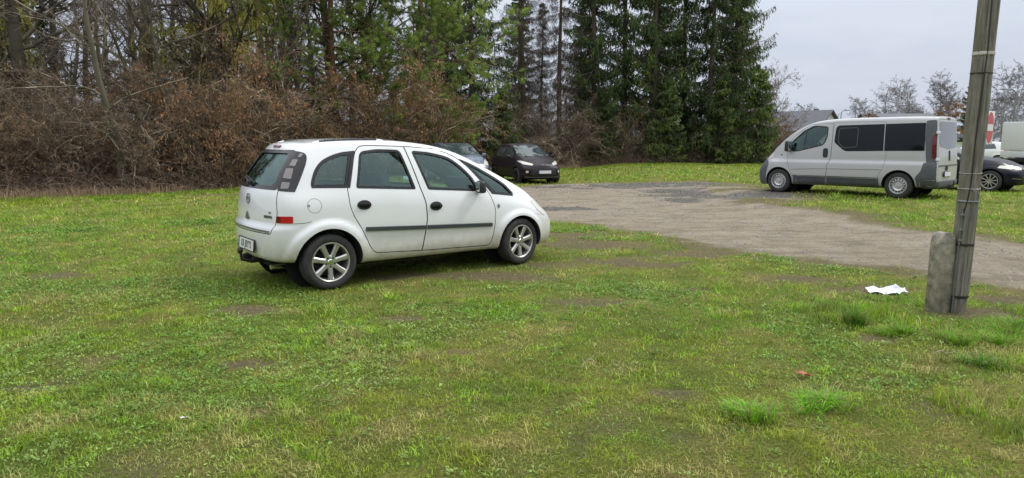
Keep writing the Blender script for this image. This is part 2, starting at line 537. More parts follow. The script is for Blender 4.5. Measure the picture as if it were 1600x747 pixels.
        if thick > 0:
            be = [e for e in bm.edges if len(e.link_faces) == 1]
            r = bmesh.ops.extrude_edge_only(bm, edges=be)
            dd = -avg.normalized() * thick
            for g in r['geom']:
                if isinstance(g, bmesh.types.BMVert): g.co += dd
            for e in be: e.smooth = False
            bmesh.ops.recalc_face_normals(bm, faces=bm.faces)
            # keep the outside out
            big = max(bm.faces, key=lambda f: f.normal.dot(avg) * f.calc_area())
        me = bpy.data.meshes.new(name); bm.to_mesh(me); bm.free()
        return link_mesh(name, me, mat, parent)
    def ribbon(s, name, line, frame, width, mat, parent, off=0.003, closed=False, thick=0.0, step=0.04):
        o, U, V, D = [Vector(q) for q in frame]
        P = [Vector(p[:2]) for p in line]; Q = []
        m = len(P)
        for i in range(m if closed else m - 1):
            a, b = P[i], P[(i + 1) % m]
            k = max(1, int(math.ceil((b - a).length / step)))
            for q in range(k): Q.append(a + (b - a) * (q / k))
        if not closed: Q.append(P[-1])
        c3 = []
        for p in Q:
            loc, nn_ = s.cast(o + U * p.x + V * p.y, D)
            if loc is None: continue
            c3.append((loc, nn_))
        bm = bmesh.new(); rows = []
        N = len(c3)
        for i, (p, nn_) in enumerate(c3):
            a = c3[(i - 1) % N if closed else max(i - 1, 0)][0]; b = c3[(i + 1) % N if closed else min(i + 1, N - 1)][0]
            t = (b - a)
            if t.length < 1e-7: t = Vector((1, 0, 0))
            sd = t.normalized().cross(nn_).normalized() * width * .5
            row = [p - sd + nn_ * off, p + sd + nn_ * off]
            if thick > 0:
                row = [p - sd - nn_ * .002, p - sd * .8 + nn_ * (off + thick), p + sd * .8 + nn_ * (off + thick), p + sd - nn_ * .002]
            rows.append([bm.verts.new(q) for q in row])
        for i in range(N if closed else N - 1):
            a, b = rows[i], rows[(i + 1) % N]
            for k in range(len(a) - 1):
                f = bm.faces.new((a[k], a[k + 1], b[k + 1], b[k])); f.smooth = thick == 0
        if thick > 0 and not closed:
            bm.faces.new(rows[0]); bm.faces.new(rows[-1][::-1])
        me = bpy.data.meshes.new(name); bm.to_mesh(me); bm.free()
        return link_mesh(name, me, mat, parent)

s_inset_low = 0.55
s_inset_floor = 0.45
def ev_mesh(o):
    bpy.context.view_layer.update()
    dg = bpy.context.evaluated_depsgraph_get()
    return bpy.data.meshes.new_from_object(o.evaluated_get(dg), depsgraph=dg)

def boolean(me, cutter_me, op='DIFFERENCE'):
    a = bpy.data.objects.new('a', me); b = bpy.data.objects.new('b', cutter_me)
    COL.objects.link(a); COL.objects.link(b)
    md = a.modifiers.new('b', 'BOOLEAN'); md.operation = op; md.solver = 'EXACT'; md.object = b
    r = ev_mesh(a)
    bpy.data.objects.remove(a); bpy.data.objects.remove(b)
    return r

def hull_normals(me, hull, inner=None):
    """smooth normals of the original hull on every face that still lies on it, flat ones elsewhere"""
    nl = [None] * len(me.loops)
    ib = BVHTree.FromPolygons([v.co.copy() for v in inner.vertices], [tuple(p.vertices) for p in inner.polygons]) if inner else None
    vs = me.vertices
    cache = {}
    def q(i):
        if i not in cache:
            loc, n, idx, d = hull.bvh.find_nearest(vs[i].co)
            cache[i] = (hull.nrm(loc, idx), d)
        return cache[i]
    for p in me.polygons:
        p.use_smooth = True
        dat = [q(i) for i in p.vertices]
        on = all(d[1] < 0.003 for d in dat) and all(d[0].dot(p.normal) > 0.6 for d in dat)
        for li, d in zip(p.loop_indices, dat): nl[li] = d[0] if on else p.normal.copy()
        p.material_index = 0 if on or all(d[1] < 0.0015 for d in dat) else 1      # everything cut into the shell is dark lining
        if p.material_index and ib and ib.find_nearest(p.center)[3] < .002 and p.center.z > .8: p.material_index = 2     # pale cabin lining
    me.normals_split_custom_set([tuple(x) for x in nl])

SIDE_R = ((0, -3, 0), (1, 0, 0), (0, 0, 1), (0, 1, 0))      # (x,z) seen from the right
SIDE_L = ((0, 3, 0), (1, 0, 0), (0, 0, 1), (0, -1, 0))
REAR = ((-4, 0, 0), (0, 1, 0), (0, 0, 1), (1, 0, 0))        # (y,z) seen from behind
FRONT = ((7, 0, 0), (0, 1, 0), (0, 0, 1), (-1, 0, 0))
TOP = ((0, 0, 4), (1, 0, 0), (0, 1, 0), (0, 0, -1))
K = math.sqrt(.5)
CORNER_RR = ((-2.0, -2.0, 0), (K, -K, 0), (0, 0, 1), (K, K, 0))   # right rear corner, u grows forward and outward

def side_prism(outline, y0, y1):
    return MB().prism(outline, (0, y0, 0), (1, 0, 0), (0, 0, 1), (0, 1, 0), y1 - y0).mesh('c', False)
def x_prism(outline, x0, x1):
    return MB().prism(outline, (x0, 0, 0), (0, 1, 0), (0, 0, 1), (1, 0, 0), x1 - x0).mesh('c', False)

def make_wheel(parent, pos, side, r_t, r_r, w, style, steer=0.0, mats=('rubber', 'alloy'), n=40, lean=0.0):
    """wheel > tyre, rim (> hub_cap); side -1: outer face to -y"""
    wh = empty('wheel', pos, steer, parent)
    s = side
    tp = [(r_r * 0.98, s * w * .42), (r_r + .012, s * w * .47), (r_t * .86, s * w * .52), (r_t * .955, s * w * .47), (r_t * .99, s * w * .38), (r_t, s * w * .2), (r_t, -s * w * .2), (r_t * .99, -s * w * .38), (r_t * .9, -s * w * .5), (r_r, -s * w * .42)]
    mb = MB(); mb.lathe(tp, n=n, close=True); mb.build('tyre', M[mats[0]], wh, angle=50)
    rm = MB()
    # barrel with lip
    rm.lathe([(r_r * 1.0, s * w * .43), (r_r * 1.01, s * w * .47), (r_r * .96, s * w * .475), (r_r * .925, s * w * .44), (r_r * .90, s * w * .30), (r_r * .86, -s * w * .1), (r_r * .86, -s * w * .40), (r_r * .9, -s * w * .40)], n=n, close=True)
    if style == 'alloy7':
        for k in range(7):
            a = 2 * math.pi * (k + .25) / 7
            ca, sa = math.cos(a), math.sin(a)
            # tapered spoke with a raised middle
            pr = []
            for (rr, hw, dp) in ((r_r * .20, .029, .36), (r_r * .55, .026, .40), (r_r * .93, .034, .44)):
                pr.append((rr, hw, s * w * dp))
            vs = []
            for rr, hw, yy in pr:
                for q, dy in ((-1, 0.010), (-.55, 0), (.55, 0), (1, 0.010)):
                    vs.append(rm.bm.verts.new((ca * rr - sa * hw * q, yy - s * dy, sa * rr + ca * hw * q)))
                for q in (-1, 1):
                    vs.append(rm.bm.verts.new((ca * rr - sa * hw * q, yy - s * .035, sa * rr + ca * hw * q)))
            for i in range(2):
                b0, b1 = i * 6, (i + 1) * 6
                for (p, q) in ((0, 1), (1, 2), (2, 3)): rm.bm.faces.new((vs[b0 + p], vs[b0 + q], vs[b1 + q], vs[b1 + p]))
                rm.bm.faces.new((vs[b0 + 4], vs[b0], vs[b1], vs[b1 + 4])); rm.bm.faces.new((vs[b0 + 3], vs[b0 + 5], vs[b1 + 5], vs[b1 + 3]))
        rm.lathe([(0, s * w * .37), (.066, s * w * .37), (.074, s * w * .33), (.074, s * w * .1)], n=20)
    elif style in ('spokes10', 'spokes5'):
        ns = 10 if style == 'spokes10' else 5
        for k in range(ns):
            a = 2 * math.pi * (k + .3) / ns
            rot = Matrix.Rotation(-a, 3, 'Y')
            c = rot @ Vector((r_r * .55, s * w * .40, 0))
            rm.box(c, (r_r * .80, .03, .028 if ns == 10 else .05), rot, bevel=.006)
        rm.lathe([(0, s * w * .42), (.05, s * w * .42), (.06, s * w * .36), (.06, s * w * .1)], n=20)
    elif style == 'steel':
        rm.lathe([(r_r * .90, s * w * .28), (r_r * .80, s * w * .36), (r_r * .62, s * w * .40), (r_r * .55, s * w * .34), (r_r * .42, s * w * .26), (r_r * .30, s * w * .27), (r_r * .27, s * w * .36), (0, s * w * .37)], n=n)
    elif style == 'plain':
        rm.lathe([(r_r * .9, s * w * .3), (r_r * .4, s * w * .36), (0, s * w * .34)], n=n)
    nf = len(rm.bm.faces)
    if style == 'alloy7':
        for k in range(5):
            a = 2 * math.pi * (k + .75) / 5
            rm.lathe([(0, s * w * .376), (.011, s * w * .376), (.013, s * w * .36)], n=8, c=(math.cos(a) * .052, 0, math.sin(a) * .052))
    if style == 'steel':
        for k in range(14):
            a = 2 * math.pi * k / 14
            rm.lathe([(0, s * (w * .385 + .006)), (.019, s * (w * .385 + .006)), (.019, s * w * .34)], n=10, c=(math.cos(a) * r_r * .73, 0, math.sin(a) * r_r * .73))
    for i, f in enumerate(rm.bm.faces):
        if i >= nf: f.material_index = 1
    rim = rm.build('rim', [M[mats[1]], M['dark_void']], wh, angle=30)
    # dark brake disc and drum behind
    bd = MB(); bd.lathe([(r_r * .72, -s * w * .02), (r_r * .72, -s * w * .10), (0, -s * w * .10)], n=24)
    bd.lathe([(0.0, s * w * .02), (r_r * .3, s * w * .02), (r_r * .3, -s * w * .1)], n=16)
    bd.build('brake_disc', M['brake'], wh)
    if style == 'alloy7':
        cp = MB(); cp.lathe([(0, s * w * .405), (.027, s * w * .40), (.033, s * w * .37)], n=18); cp.build('hub_cap', M['chrome'], rim)
    return wh
M['lining'] = pmat('lining', (0.028, 0.03, 0.031), 0.85)
M['cabin'] = pmat('cabin', (0.34, 0.35, 0.35), 0.9)
M['brake'] = pmat('brake', (0.022, 0.02, 0.018), 0.8, 0.2)

def seat(parent, x, y, z, w=.48, sc=1.0, name='seat', head=True):
    b = MB()
    b.box((x + .08, y, z), (.50 * sc, w, .16), bevel=.05)
    rot = Matrix.Rotation(R(-14), 3, 'Y')
    b.box((x - .22 * sc, y, z + .33), (.14, w, .62 * sc), rot, taper=.86, bevel=.05)
    st = b.build(name, M['seat_cloth'], parent, angle=60)
    if head:
        h = MB(); h.box((x - .32 * sc, y, z + .76 * sc), (.11, .25, .20), rot, taper=.8, bevel=.045)
        h.tube([(x - .29 * sc, y - .05, z + .58), (x - .32, y - .05, z + .70)], .006, 6); h.tube([(x - .29 * sc, y + .05, z + .58), (x - .32, y + .05, z + .70)], .006, 6)
        h.build('headrest', M['seat_cloth'], st, angle=60)
    return st

def text_mesh(name, body, size, mat, parent, mtx, depth=0.0008, bold=0.0, xs=1.0):
    cu = bpy.data.curves.new('t', 'FONT'); cu.body = body; cu.size = size; cu.extrude = depth; cu.offset = bold
    cu.align_x = 'CENTER'; cu.align_y = 'CENTER'; cu.resolution_u = 4
    o = bpy.data.objects.new('t', cu); COL.objects.link(o)
    me = ev_mesh(o); bpy.data.objects.remove(o)
    me.transform(Matrix.Diagonal((xs, 1, 1, 1))); me.transform(mtx)
    return link_mesh(name, me, mat, parent)

def frame_mtx(o, right, up):
    r = Vector(right).normalized(); u = Vector(up).normalized(); n = r.cross(u).normalized(); u = n.cross(r)
    m = Matrix(((r.x, u.x, n.x, 0), (r.y, u.y, n.y, 0), (r.z, u.z, n.z, 0), (0, 0, 0, 1)))
    return Matrix.Translation(o) @ m

def licence_plate(parent, o, right, up, text, w=.52, h=.114, name='licence_plate'):
    m = frame_mtx(o, right, up)
    b = MB(); b.box((0, 0, 0), (w + .024, h + .024, .012), bevel=.003)
    me = b.mesh('plate_holder'); me.transform(m); pl = link_mesh(name, me, M['black_plastic'], parent)
    b = MB(); b.box((.02, 0, .008), (w - .04, h, .004)); me = b.mesh('p'); me.transform(m); link_mesh('plate_face', me, M['plate_white'], pl)
    b = MB(); b.box((-w / 2 + .02, 0, .008), (.04, h, .0045)); me = b.mesh('p'); me.transform(m); link_mesh('country_band', me, M['plate_blue'], pl)
    if text: text_mesh('registration', text, h * .98, M['ink'], pl, m @ Matrix.Translation((.022, -.002, .0108)), bold=.0012, xs=(w - .09) / (len(text) * h * .60))
    return pl
# ================================================================ the white hatchback
def meriva_disp(co):
    x, y, z = co[:, 0], co[:, 1], co[:, 2]
    ay = np.abs(y); sg = np.sign(y)
    side = sstep(.55, .70, ay)
    for cx, cz, r0, r1, am in ((0.0, .305, .475, .425, .032), (2.63, .295, .445, .395, .032)):
        r = np.hypot(x - cx, z - cz)
        g = sstep(r0, r1, r) * side * am * sstep(.10, .22, z)
        y = y + sg * g
    # soft shoulder line under the windows, tucked lower doors
    mid = sstep(.3, .6, x) * sstep(2.3, 2.0, x)
    y = y - sg * side * mid * .012 * np.exp(-((z - .50) / .10) ** 2)
    # step between tailgate and bumper
    rear = sstep(-.25, -.4, x)
    co = co.copy()
    co[:, 0] = x - rear * .03 * sstep(.735, .69, z)
    co[:, 1] = y
    return co

def meriva_hull(level=3, **k):
    return Hull(
        S=[-.52, -.43, -.27, 0, .35, .75, 1.2, 1.6, 1.95, 2.3, 2.6, 2.9, 3.12, 3.28],
        zb=[(-.6, .33), (-.3, .31), (.3, .235), (2.2, .225), (2.8, .22), (3.28, .21)],
        zbelt=[(-.6, 1.08), (.3, 1.10), (1.1, 1.055), (1.97, .99), (2.5, .91), (2.9, .81), (3.12, .73), (3.28, .66)],
        ztop=[(-.6, 1.575), (-.3, 1.60), (0, 1.61), (.35, 1.62), (.75, 1.625), (1.1, 1.61), (1.48, 1.565), (1.71, 1.505), (2.05, 1.365), (2.4, 1.17), (2.67, 1.045), (2.9, .955), (3.05, .905), (3.17, .84), (3.28, .79)],
        yb=[(-.52, .68), (-.43, .77), (-.27, .825), (0, .84), (.35, .845), (2.3, .845), (2.6, .84), (2.9, .825), (3.12, .77), (3.28, .65)],
        ybelt=[(-.52, .635), (-.43, .71), (-.27, .765), (0, .79), (.35, .80), (1.95, .80), (2.3, .79), (2.6, .78), (2.9, .75), (3.12, .68), (3.28, .56)],
        ytop=[(-.6, .585), (-.3, .62), (.35, .63), (1.48, .625), (1.71, .62), (2.05, .63), (2.4, .665), (2.67, .68), (2.9, .64), (3.12, .57), (3.28, .46)],
        xr=[(.25, -.47), (.35, -.52), (.6, -.54), (.8, -.535), (1.08, -.505), (1.3, -.375), (1.5, -.22), (1.62, -.10)],
        xf=[(.15, 3.22), (.22, 3.29), (.35, 3.33), (.52, 3.33), (.68, 3.26), (.80, 3.17), (.95, 3.02)],
        wr=[(-.52, 1), (-.43, .95), (-.27, .72), (0, .25), (.35, .0)],
        wf=[(2.6, 0), (2.9, .15), (3.12, .6), (3.28, 1)],
        rear_bulge=-.08, front_bulge=.14,
        crown=[(-.6, .02), (0, .03), (1.2, .03), (1.7, .03), (2.4, .02), (2.7, .045), (3.2, .05)],
        topx=[(-.6, -.03), (-.2, -.01), (.3, 0), (1.3, 0), (1.6, .08), (2.0, .15), (2.4, .16), (2.7, .10), (3.0, .03), (3.28, .0)],
        level=level, disp=meriva_disp if not k.get('inset') else None, **k)

QWIN = smooth_poly([(-.155, 1.125), (-.152, 1.18), (-.095, 1.308), (-.004, 1.402), (.123, 1.46), (.243, 1.49)], 4, False) + [(.380, 1.503), (.262, 1.112)]
RWIN = rounded([(.345, 1.105), (.445, 1.495, .06), (.66, 1.519, .05), (.950, 1.508, .05), (1.085, 1.062)], .02)
FWIN = rounded([(1.262, 1.052), (1.113, 1.499, .04)] + smooth_poly([(1.34, 1.478), (1.542, 1.436), (1.666, 1.387), (1.791, 1.295), (1.917, 1.165), (1.985, 1.03)], 3, False) + [(1.99, 1.0)], .015)
TWIN = smooth_poly([(1.785, 1.392), (1.984, 1.315), (2.233, 1.186), (2.43, 1.065), (2.545, .945)], 3, False) + [(2.538, .915), (2.20, .957), (2.09, 1.09), (1.915, 1.28)]
RDOOR = rounded([(.236, 1.10), (.237, 1.064), (.244, .915), (.289, .788), (.37, .657), (.476, .438), (.538, .36, .06), (1.143, .328, .01), (1.188, .534), (1.212, .716), (1.202, .899), (1.157, 1.04), (1.06, 1.40), (1.016, 1.553, .01), (.562, 1.567), (.45, 1.559, .08), (.392, 1.50)], .05)
FDOOR = rounded([(1.150, .328, .01), (2.135, .300, .05), (2.177, .405), (2.208, .559), (2.22, .772), (2.16, .94), (2.063, 1.105), (1.899, 1.29), (1.748, 1.412), (1.591, 1.478), (1.411, 1.528), (1.024, 1.553, .01), (1.068, 1.40), (1.165, 1.04), (1.210, .899), (1.220, .716), (1.196, .534)], .05)

def build_meriva():
    root = empty('parked_car')
    tag(root, 'white compact five door hatchback parked on the grass at the centre', 'car')
    H = meriva_hull()
    inner = meriva_hull(level=2, inset=.06, smax=2.61, smin=-.28)
    shell = boolean(H.me, inner.me)
    # openings
    for sgn in (-1, 1):
        for w in (QWIN, RWIN, FWIN, TWIN):
            shell = boolean(shell, side_prism(w, *(sorted((sgn * .40, sgn * 1.1)))))
        for cx, cz, r in ((0, .305, .375), (2.63, .30, .355)):
            c = MB(); c.lathe([(r, sgn * .50), (r, sgn * 1.1)], n=48, c=(cx, 0, cz)); 
            shell = boolean(shell, c.mesh('c', False))
    WS = rounded([(-.60, 1.10), (.60, 1.10), (.52, 1.525), (-.52, 1.525)], .06)
    RG = rounded([(-.55, 1.13), (.55, 1.13), (.46, 1.495), (-.46, 1.495)], .08)
    shell = boolean(shell, x_prism(WS, 1.5, 4.0))
    shell = boolean(shell, x_prism(RG, -2.0, -.1))
    # doors and bumper cut free with a real gap
    parts = {}
    def split(shell, cut, grow):
        part = boolean(shell, cut, 'INTERSECT'); shell = boolean(shell, grow); return shell, part
    g = .006
    shell, parts['rear_door'] = split(shell, side_prism(inset_poly(RDOOR, g * .5), -1.2, -.57), side_prism(inset_poly(RDOOR, -g), -1.2, -.56))
    shell, parts['front_door'] = split(shell, side_prism(inset_poly(FDOOR, g * .5), -1.2, -.57), side_prism(inset_poly(FDOOR, -g), -1.2, -.56))
    GATE = rounded([(-.675, .86), (-.655, .72), (-.62, .64), (.62, .64), (.655, .72), (.675, .86), (.63, 1.09), (.53, 1.528), (-.53, 1.528), (-.63, 1.09)], .03)
    shell, parts['tailgate'] = split(shell, x_prism(inset_poly(GATE, g * .5), -1.5, -.30), x_prism(inset_poly(GATE, -g), -1.5, -.29))
    hull_normals(shell, H, inner.me)
    body = link_mesh('body', shell, [M['white_paint'], M['lining'], M['cabin']], root)
    ob = {}
    for k, me in parts.items():
        hull_normals(me, H, inner.me)
        nm = 'tailgate' if k == 'tailgate' else 'door'
        ob[k] = link_mesh(nm, me, [M['white_paint'], M['lining'], M['cabin']], root)
    # gap shadow liners (rubber seals inside the seams)
    # glass and black rubber surrounds
    def window(outl, frame, parent, mat='window_glass', border=.022, name='window', bmat='black_gloss'):
        gl = H.patch(name, inset_poly(outl, -.004), frame, M[mat], parent, off=-.012)
        H.patch('window_seal', inset_poly(outl, -.007), frame, M[bmat], gl, off=.0025, holes=[inset_poly(outl, border)], grid=.06)
        return gl
    window(RWIN, SIDE_R, ob['rear_door']); window(FWIN, SIDE_R, ob['front_door'])
    q = window(QWIN, SIDE_R, root, border=.03)
    H.patch('black_edge_band', [(.258, 1.12), (.372, 1.495), (.31, 1.49), (.205, 1.125)], SIDE_R, M['black_gloss'], q, off=-.004)
    t = window(TWIN, SIDE_R, root, border=.022)
    H.patch('black_edge_band', [(1.80, 1.375), (1.93, 1.25), (2.10, 1.06), (2.21, .975), (2.265, .97), (2.15, 1.10), (1.97, 1.28), (1.85, 1.36)], SIDE_R, M['black_gloss'], t, off=-.006)
    for w in (QWIN, RWIN, FWIN, TWIN): window(w, SIDE_L, root)
    wsg = H.patch('windscreen', inset_poly(WS, -.004), FRONT, M['windscreen_glass'], root, off=-.010)
    RGO = rounded([(-.622, 1.10), (.622, 1.10), (.52, 1.520), (-.52, 1.520)], .05)
    rg = H.patch('rear_window', inset_poly(RG, -.004), REAR, M['window_glass'], ob['tailgate'], off=-.010)
    H.patch('window_seal', RGO, REAR, M['black_gloss'], rg, off=.003, holes=[inset_poly(RG, .012)])
    # rear lamps under the black corner glass, fog reflector, centre brake lamp
    for frame, sg in ((CORNER_RR, -1), (((-2.0, 2.0, 0), (K, K, 0), (0, 0, 1), (K, -K, 0)), 1)):
        pan = H.patch('tail_lamp', smooth_poly([(.172, 1.512), (.30, 1.495), (.345, 1.46), (.352, 1.40), (.345, 1.336), (.317, 1.203), (.286, 1.084)], 3, False) + [(.20, 1.088), (.105, 1.096), (.112, 1.20), (.112, 1.295), (.138, 1.40)], frame, M['black_gloss'], root, off=.006, thick=.006)
        for sq in ([(.278, 1.490), (.325, 1.482), (.300, 1.437), (.258, 1.437)], [(.212, 1.424), (.281, 1.424), (.261, 1.343), (.183, 1.35)],
                   [(.155, 1.33), (.25, 1.33), (.239, 1.211), (.14, 1.223)], [(.139, 1.19), (.235, 1.184), (.225, 1.112), (.136, 1.111)]):
            H.patch('lamp_segment', rounded(inset_poly(sq, .004), .01, 2), frame, M['lamp_reflector'], pan, off=.009, thick=.003, grid=.03)
        rl = H.patch('reflector', rounded([(.108, .760), (.108, .832), (.283, .830), (.283, .756)], .008, 2), frame, M['red_lens'], root, off=.006, thick=.01, grid=.03)
        H.patch('lamp_segment', [(.112, .765), (.112, .828), (.160, .828), (.160, .765)], frame, M['dark_red_lens'], rl, off=.008)
    lo, nn = H.cast((-4, 0, 1.553), (1, 0, 0)); b = MB(); b.box(lo, (.03, .20, .032), nn.to_track_quat('X', 'Z').to_matrix(), bevel=.006); b.build('brake_lamp', M['dark_red_lens'], root)
    # tailgate furniture: lightning badge in a ring, lock cover, lettering, chrome strip, wiper
    gate = ob['tailgate']
    lo, nn = H.cast((-4, 0, .985), (1, 0, 0))
    up = Vector((0, 0, 1)); rt = Vector((0, -1, 0))
    m = frame_mtx(lo + nn * .004, rt, up - nn * up.dot(nn))
    b = MB(); b.lathe([(.047, 0), (.047, .006), (.053, .008), (.057, .006), (.057, 0)], n=32, axis='z', close=True)
    b.prism([(-.052, .010), (.004, .022), (-.004, .004), (.052, -.010), (-.004, -.022), (.004, -.004)], (0, 0, .001), (1, 0, 0), (0, 1, 0), (0, 0, 1), .008)
    me = b.mesh('badge'); me.transform(m); link_mesh('badge', me, M['chrome_dark'], gate)
    H.patch('lock_cover', smooth_poly([(0, .845), (-.045, .80), (-.052, .765), (0, .752), (.052, .765), (.045, .80)], 3), REAR, M['chrome_dark'], gate, off=.012, thick=.015, grid=.02)
    lo, nn = H.cast((-4, -.53, .815), (1, 0, 0)); m = frame_mtx(lo + nn * .003, (nn.y * 1.0, -nn.x * -1.0 * -1, 0) if 0 else Vector((0, 0, 1)).cross(nn), (0, 0, 1))
    text_mesh('model_lettering', 'MERIVA', .042, M['chrome_dark'], gate, m, .003, .0008, 1.15)
    lo, nn = H.cast((-4, -.56, .862), (1, 0, 0)); m = frame_mtx(lo + nn * .003, Vector((0, 0, 1)).cross(nn), (0, 0, 1))
    text_mesh('model_lettering', '1.4', .032, M['chrome_dark'], gate, m, .003, .0008, 1.1)
    H.ribbon('chrome_strip', [(.60, .662), (0, .668), (-.60, .662)], REAR, .020, M['chrome_dark'], gate, off=.004, thick=.006)
    H.ribbon('bumper_seam', [(-.66, .748), (-.40, .752)] , REAR, .006, M['dark_void'], root, off=.002) if 0 else None
    w = MB(); a0 = H.cast((-4, .04, 1.15), (1, 0, 0))[0]; a1 = H.cast((-4, .36, 1.20), (1, 0, 0))[0]; off = Vector((-.03, 0, .01))
    w.tube([a0 + off, a1 + off], [.010, .005], 6); w.box(a0 + off, (.05, .07, .05), bevel=.012)
    w.tube([H.cast((-4, -.10, 1.155), (1, 0, 0))[0] + off * .5, H.cast((-4, .42, 1.215), (1, 0, 0))[0] + off * .5], .006, 6)
    w.build('rear_wiper', M['black_plastic'], gate)
    # number plate
    lo, nn = H.cast((-4, -.02, .478), (1, 0, 0))
    licence_plate(root, lo + Vector((-.012, 0, 0)), (0, -1, 0), (.10, 0, 1), 'KR JBYY3')
    # bumper side seam and scuff, tow bar, exhaust, underbody
    H.ribbon('body_seam', [(-.385, .752), (-.28, .752), (-.20, .765)], SIDE_R, .005, M['dark_void'], root, off=.0015)
    t = MB(); t.tube([(-.40, 0, .27), (-.60, 0, .27), (-.70, 0, .30), (-.715, 0, .38)], [.022, .022, .018, .014], 10)
    t.lathe([(0, .10), (.024, .088), (.034, .06), (.024, .032), (0, .02)], n=16, axis='z', c=(-.715, 0, .345)); t.box((-.60, .16, .30), (.10, .08, .08), bevel=.01)
    t.build('tow_bar', M['black_plastic'], root)
    t = MB(); t.tube([(-.05, -.35, .24), (-.36, -.42, .25), (-.53, -.44, .255)], [.05, .028, .026], 12); t.build('exhaust', M['chrome'], root)
    u = MB(); u.box((1.3, 0, .25), (2.9, 1.10, .12), bevel=.03); u.box((-.25, .15, .29), (.45, .9, .14), bevel=.04); u.box((3.0, 0, .24), (.40, 1.1, .12), bevel=.03)
    u.tube([(0, -.62, .30), (0, .62, .30)], .04, 10); u.tube([(2.63, -.62, .29), (2.63, .62, .29)], .035, 10)
    for cx in (0, 2.63):
        for sg in (-1, 1): u.lathe([(.40, 0), (.40, .01)], n=24, c=(cx, sg * .505, .34))
    u.build('underbody', M['dark_void'], root)
    # side furniture
    for line, p in (([(.420, .641), (1.186, .606)], ob['rear_door']), ([(1.215, .605), (2.160, .567)], ob['front_door'])):
        H.ribbon('rubbing_strip', line, SIDE_R, .050, M['rub_strip'], p, off=.004, thick=.014)
    for (cx, cz), p in (((.412, .912), ob['rear_door']), ((1.341, .848), ob['front_door'])):
        el = [(cx + .085 * math.cos(a) , cz + .053 * math.sin(a)) for a in np.linspace(0, 2 * math.pi, 25)[:-1]]
        h = H.patch('handle', el, SIDE_R, M['black_plastic'], p, off=.006, thick=.01, grid=.03)
        lo, nn = H.cast((cx, -3, cz), (0, 1, 0))
        b = MB(); b.box((cx + .004, lo.y - .022, cz + .006), (.135, .022, .034), bevel=.010); b.build('grip', M['black_gloss'], h)
        el2 = [(cx + .060 * math.cos(a), cz - .012 + .026 * math.sin(a)) for a in np.linspace(0, 2 * math.pi, 21)[:-1]]
        H.patch('recess', el2, SIDE_R, M['dark_void'], h, off=.0085)
    ring = [(-.155 + .076 * math.cos(a), .932 + .076 * math.sin(a)) for a in np.linspace(0, 2 * math.pi, 41)[:-1]]
    fc = H.ribbon('fuel_flap', ring, SIDE_R, .0045, M['seam_grey'], root, off=.0015, closed=True)
    H.patch('catch', [(-.225, .925), (-.205, .925), (-.205, .947), (-.225, .947)], SIDE_R, M['seam_grey'], fc, off=.004, thick=.004)
    el = [(2.272 + .020 * math.cos(a), .795 + .026 * math.sin(a)) for a in np.linspace(0, 2 * math.pi, 17)[:-1]]
    H.patch('side_indicator', el, SIDE_R, M['lamp_reflector'], root, off=.006, thick=.008, grid=.02)
    for sg, rr in ((-1, ob['front_door']), (1, root)):
        mi = MB(); mi.box((1.955, sg * .895, 1.055), (.10, .165, .155), Matrix.Rotation(sg * R(12), 3, 'Z'), taper=.86, bevel=.035)
        mi.box((1.99, sg * .80, 1.02), (.06, .10, .05), bevel=.015)
        mr = mi.build('mirror', M['black_plastic'], rr, angle=60)
        g2 = MB(); g2.box((1.902, sg * .897, 1.058), (.006, .125, .115), Matrix.Rotation(sg * R(12), 3, 'Z'), bevel=.002); g2.build('mirror_glass', M['chrome'], mr)
    H.patch('headlamp', rounded([(2.86, .83), (3.00, .845), (3.10, .79), (3.17, .69), (3.20, .625), (3.08, .62), (2.95, .70)], .03), SIDE_R, M['clear_lens'], root, off=.006, thick=.008)
    H.patch('headlamp', rounded([(2.86, .83), (3.00, .845), (3.10, .79), (3.17, .69), (3.20, .625), (3.08, .62), (2.95, .70)], .03), SIDE_L, M['clear_lens'], root, off=.006, thick=.008)
    H.patch('grille', rounded([(-.35, .70), (.35, .70), (.30, .60), (-.30, .60)], .03), FRONT, M['black_plastic'], root, off=.004)
    H.patch('lower_grille', rounded([(-.45, .42), (.45, .42), (.50, .30), (-.50, .30)], .03), FRONT, M['black_plastic'], root, off=.004)
    H.ribbon('bonnet_seam', [(-.62, .98), (-.64, .86), (-.55, .73), (.55, .73), (.64, .86), (.62, .98)], FRONT, .005, M['dark_void'], root, off=.0015)
    H.ribbon('bumper_seam', [(2.85, .655), (3.0, .640), (3.22, .632)], SIDE_R, .004, M['seam_grey'], root, off=.0015)
    # roof rails: black bars with bright feet
    for sg in (-1, 1):
        pts = []
        for x in np.linspace(-.05, .80, 12):
            lo, nn = H.cast((x, sg * .545, 4), (0, 0, -1)); k = 1 - abs((x - .375) / .425) ** 6
            pts.append((x, sg * .545, lo.z + .014 * k - .006))
        rl = MB(); rl.tube(pts, .012, 8); rail = rl.build('roof_rail', M['black_plastic'], root)
        for q in (pts[:3], pts[-3:]):
            f = MB(); f.tube([tuple(Vector(v) + Vector((0, 0, .002))) for v in (q[:2] if q is not pts[-3:] and q[0] == pts[0] else q[-2:])], .0132, 8); f.build('rail_foot', M['chrome'], rail)
    # cabin
    for y in (-.36, .36):
        seat(root, 1.10, y, .60); 
    for y in (-.40, 0.02, .42): seat(root, .22, y, .62, w=.42)
    d = MB(); d.box((2.30, 0, .86), (.55, 1.36, .20), bevel=.06); d.box((2.06, .37, .93), (.20, .34, .12), bevel=.04); d.box((2.0, 0, .70), (.3, .30, .4), bevel=.04)
    d.build('dashboard', M['dash'], root)
    s_ = MB(); mt = Matrix.Translation((1.80, .37, .90)) @ Matrix.Rotation(R(-65), 4, 'Y')
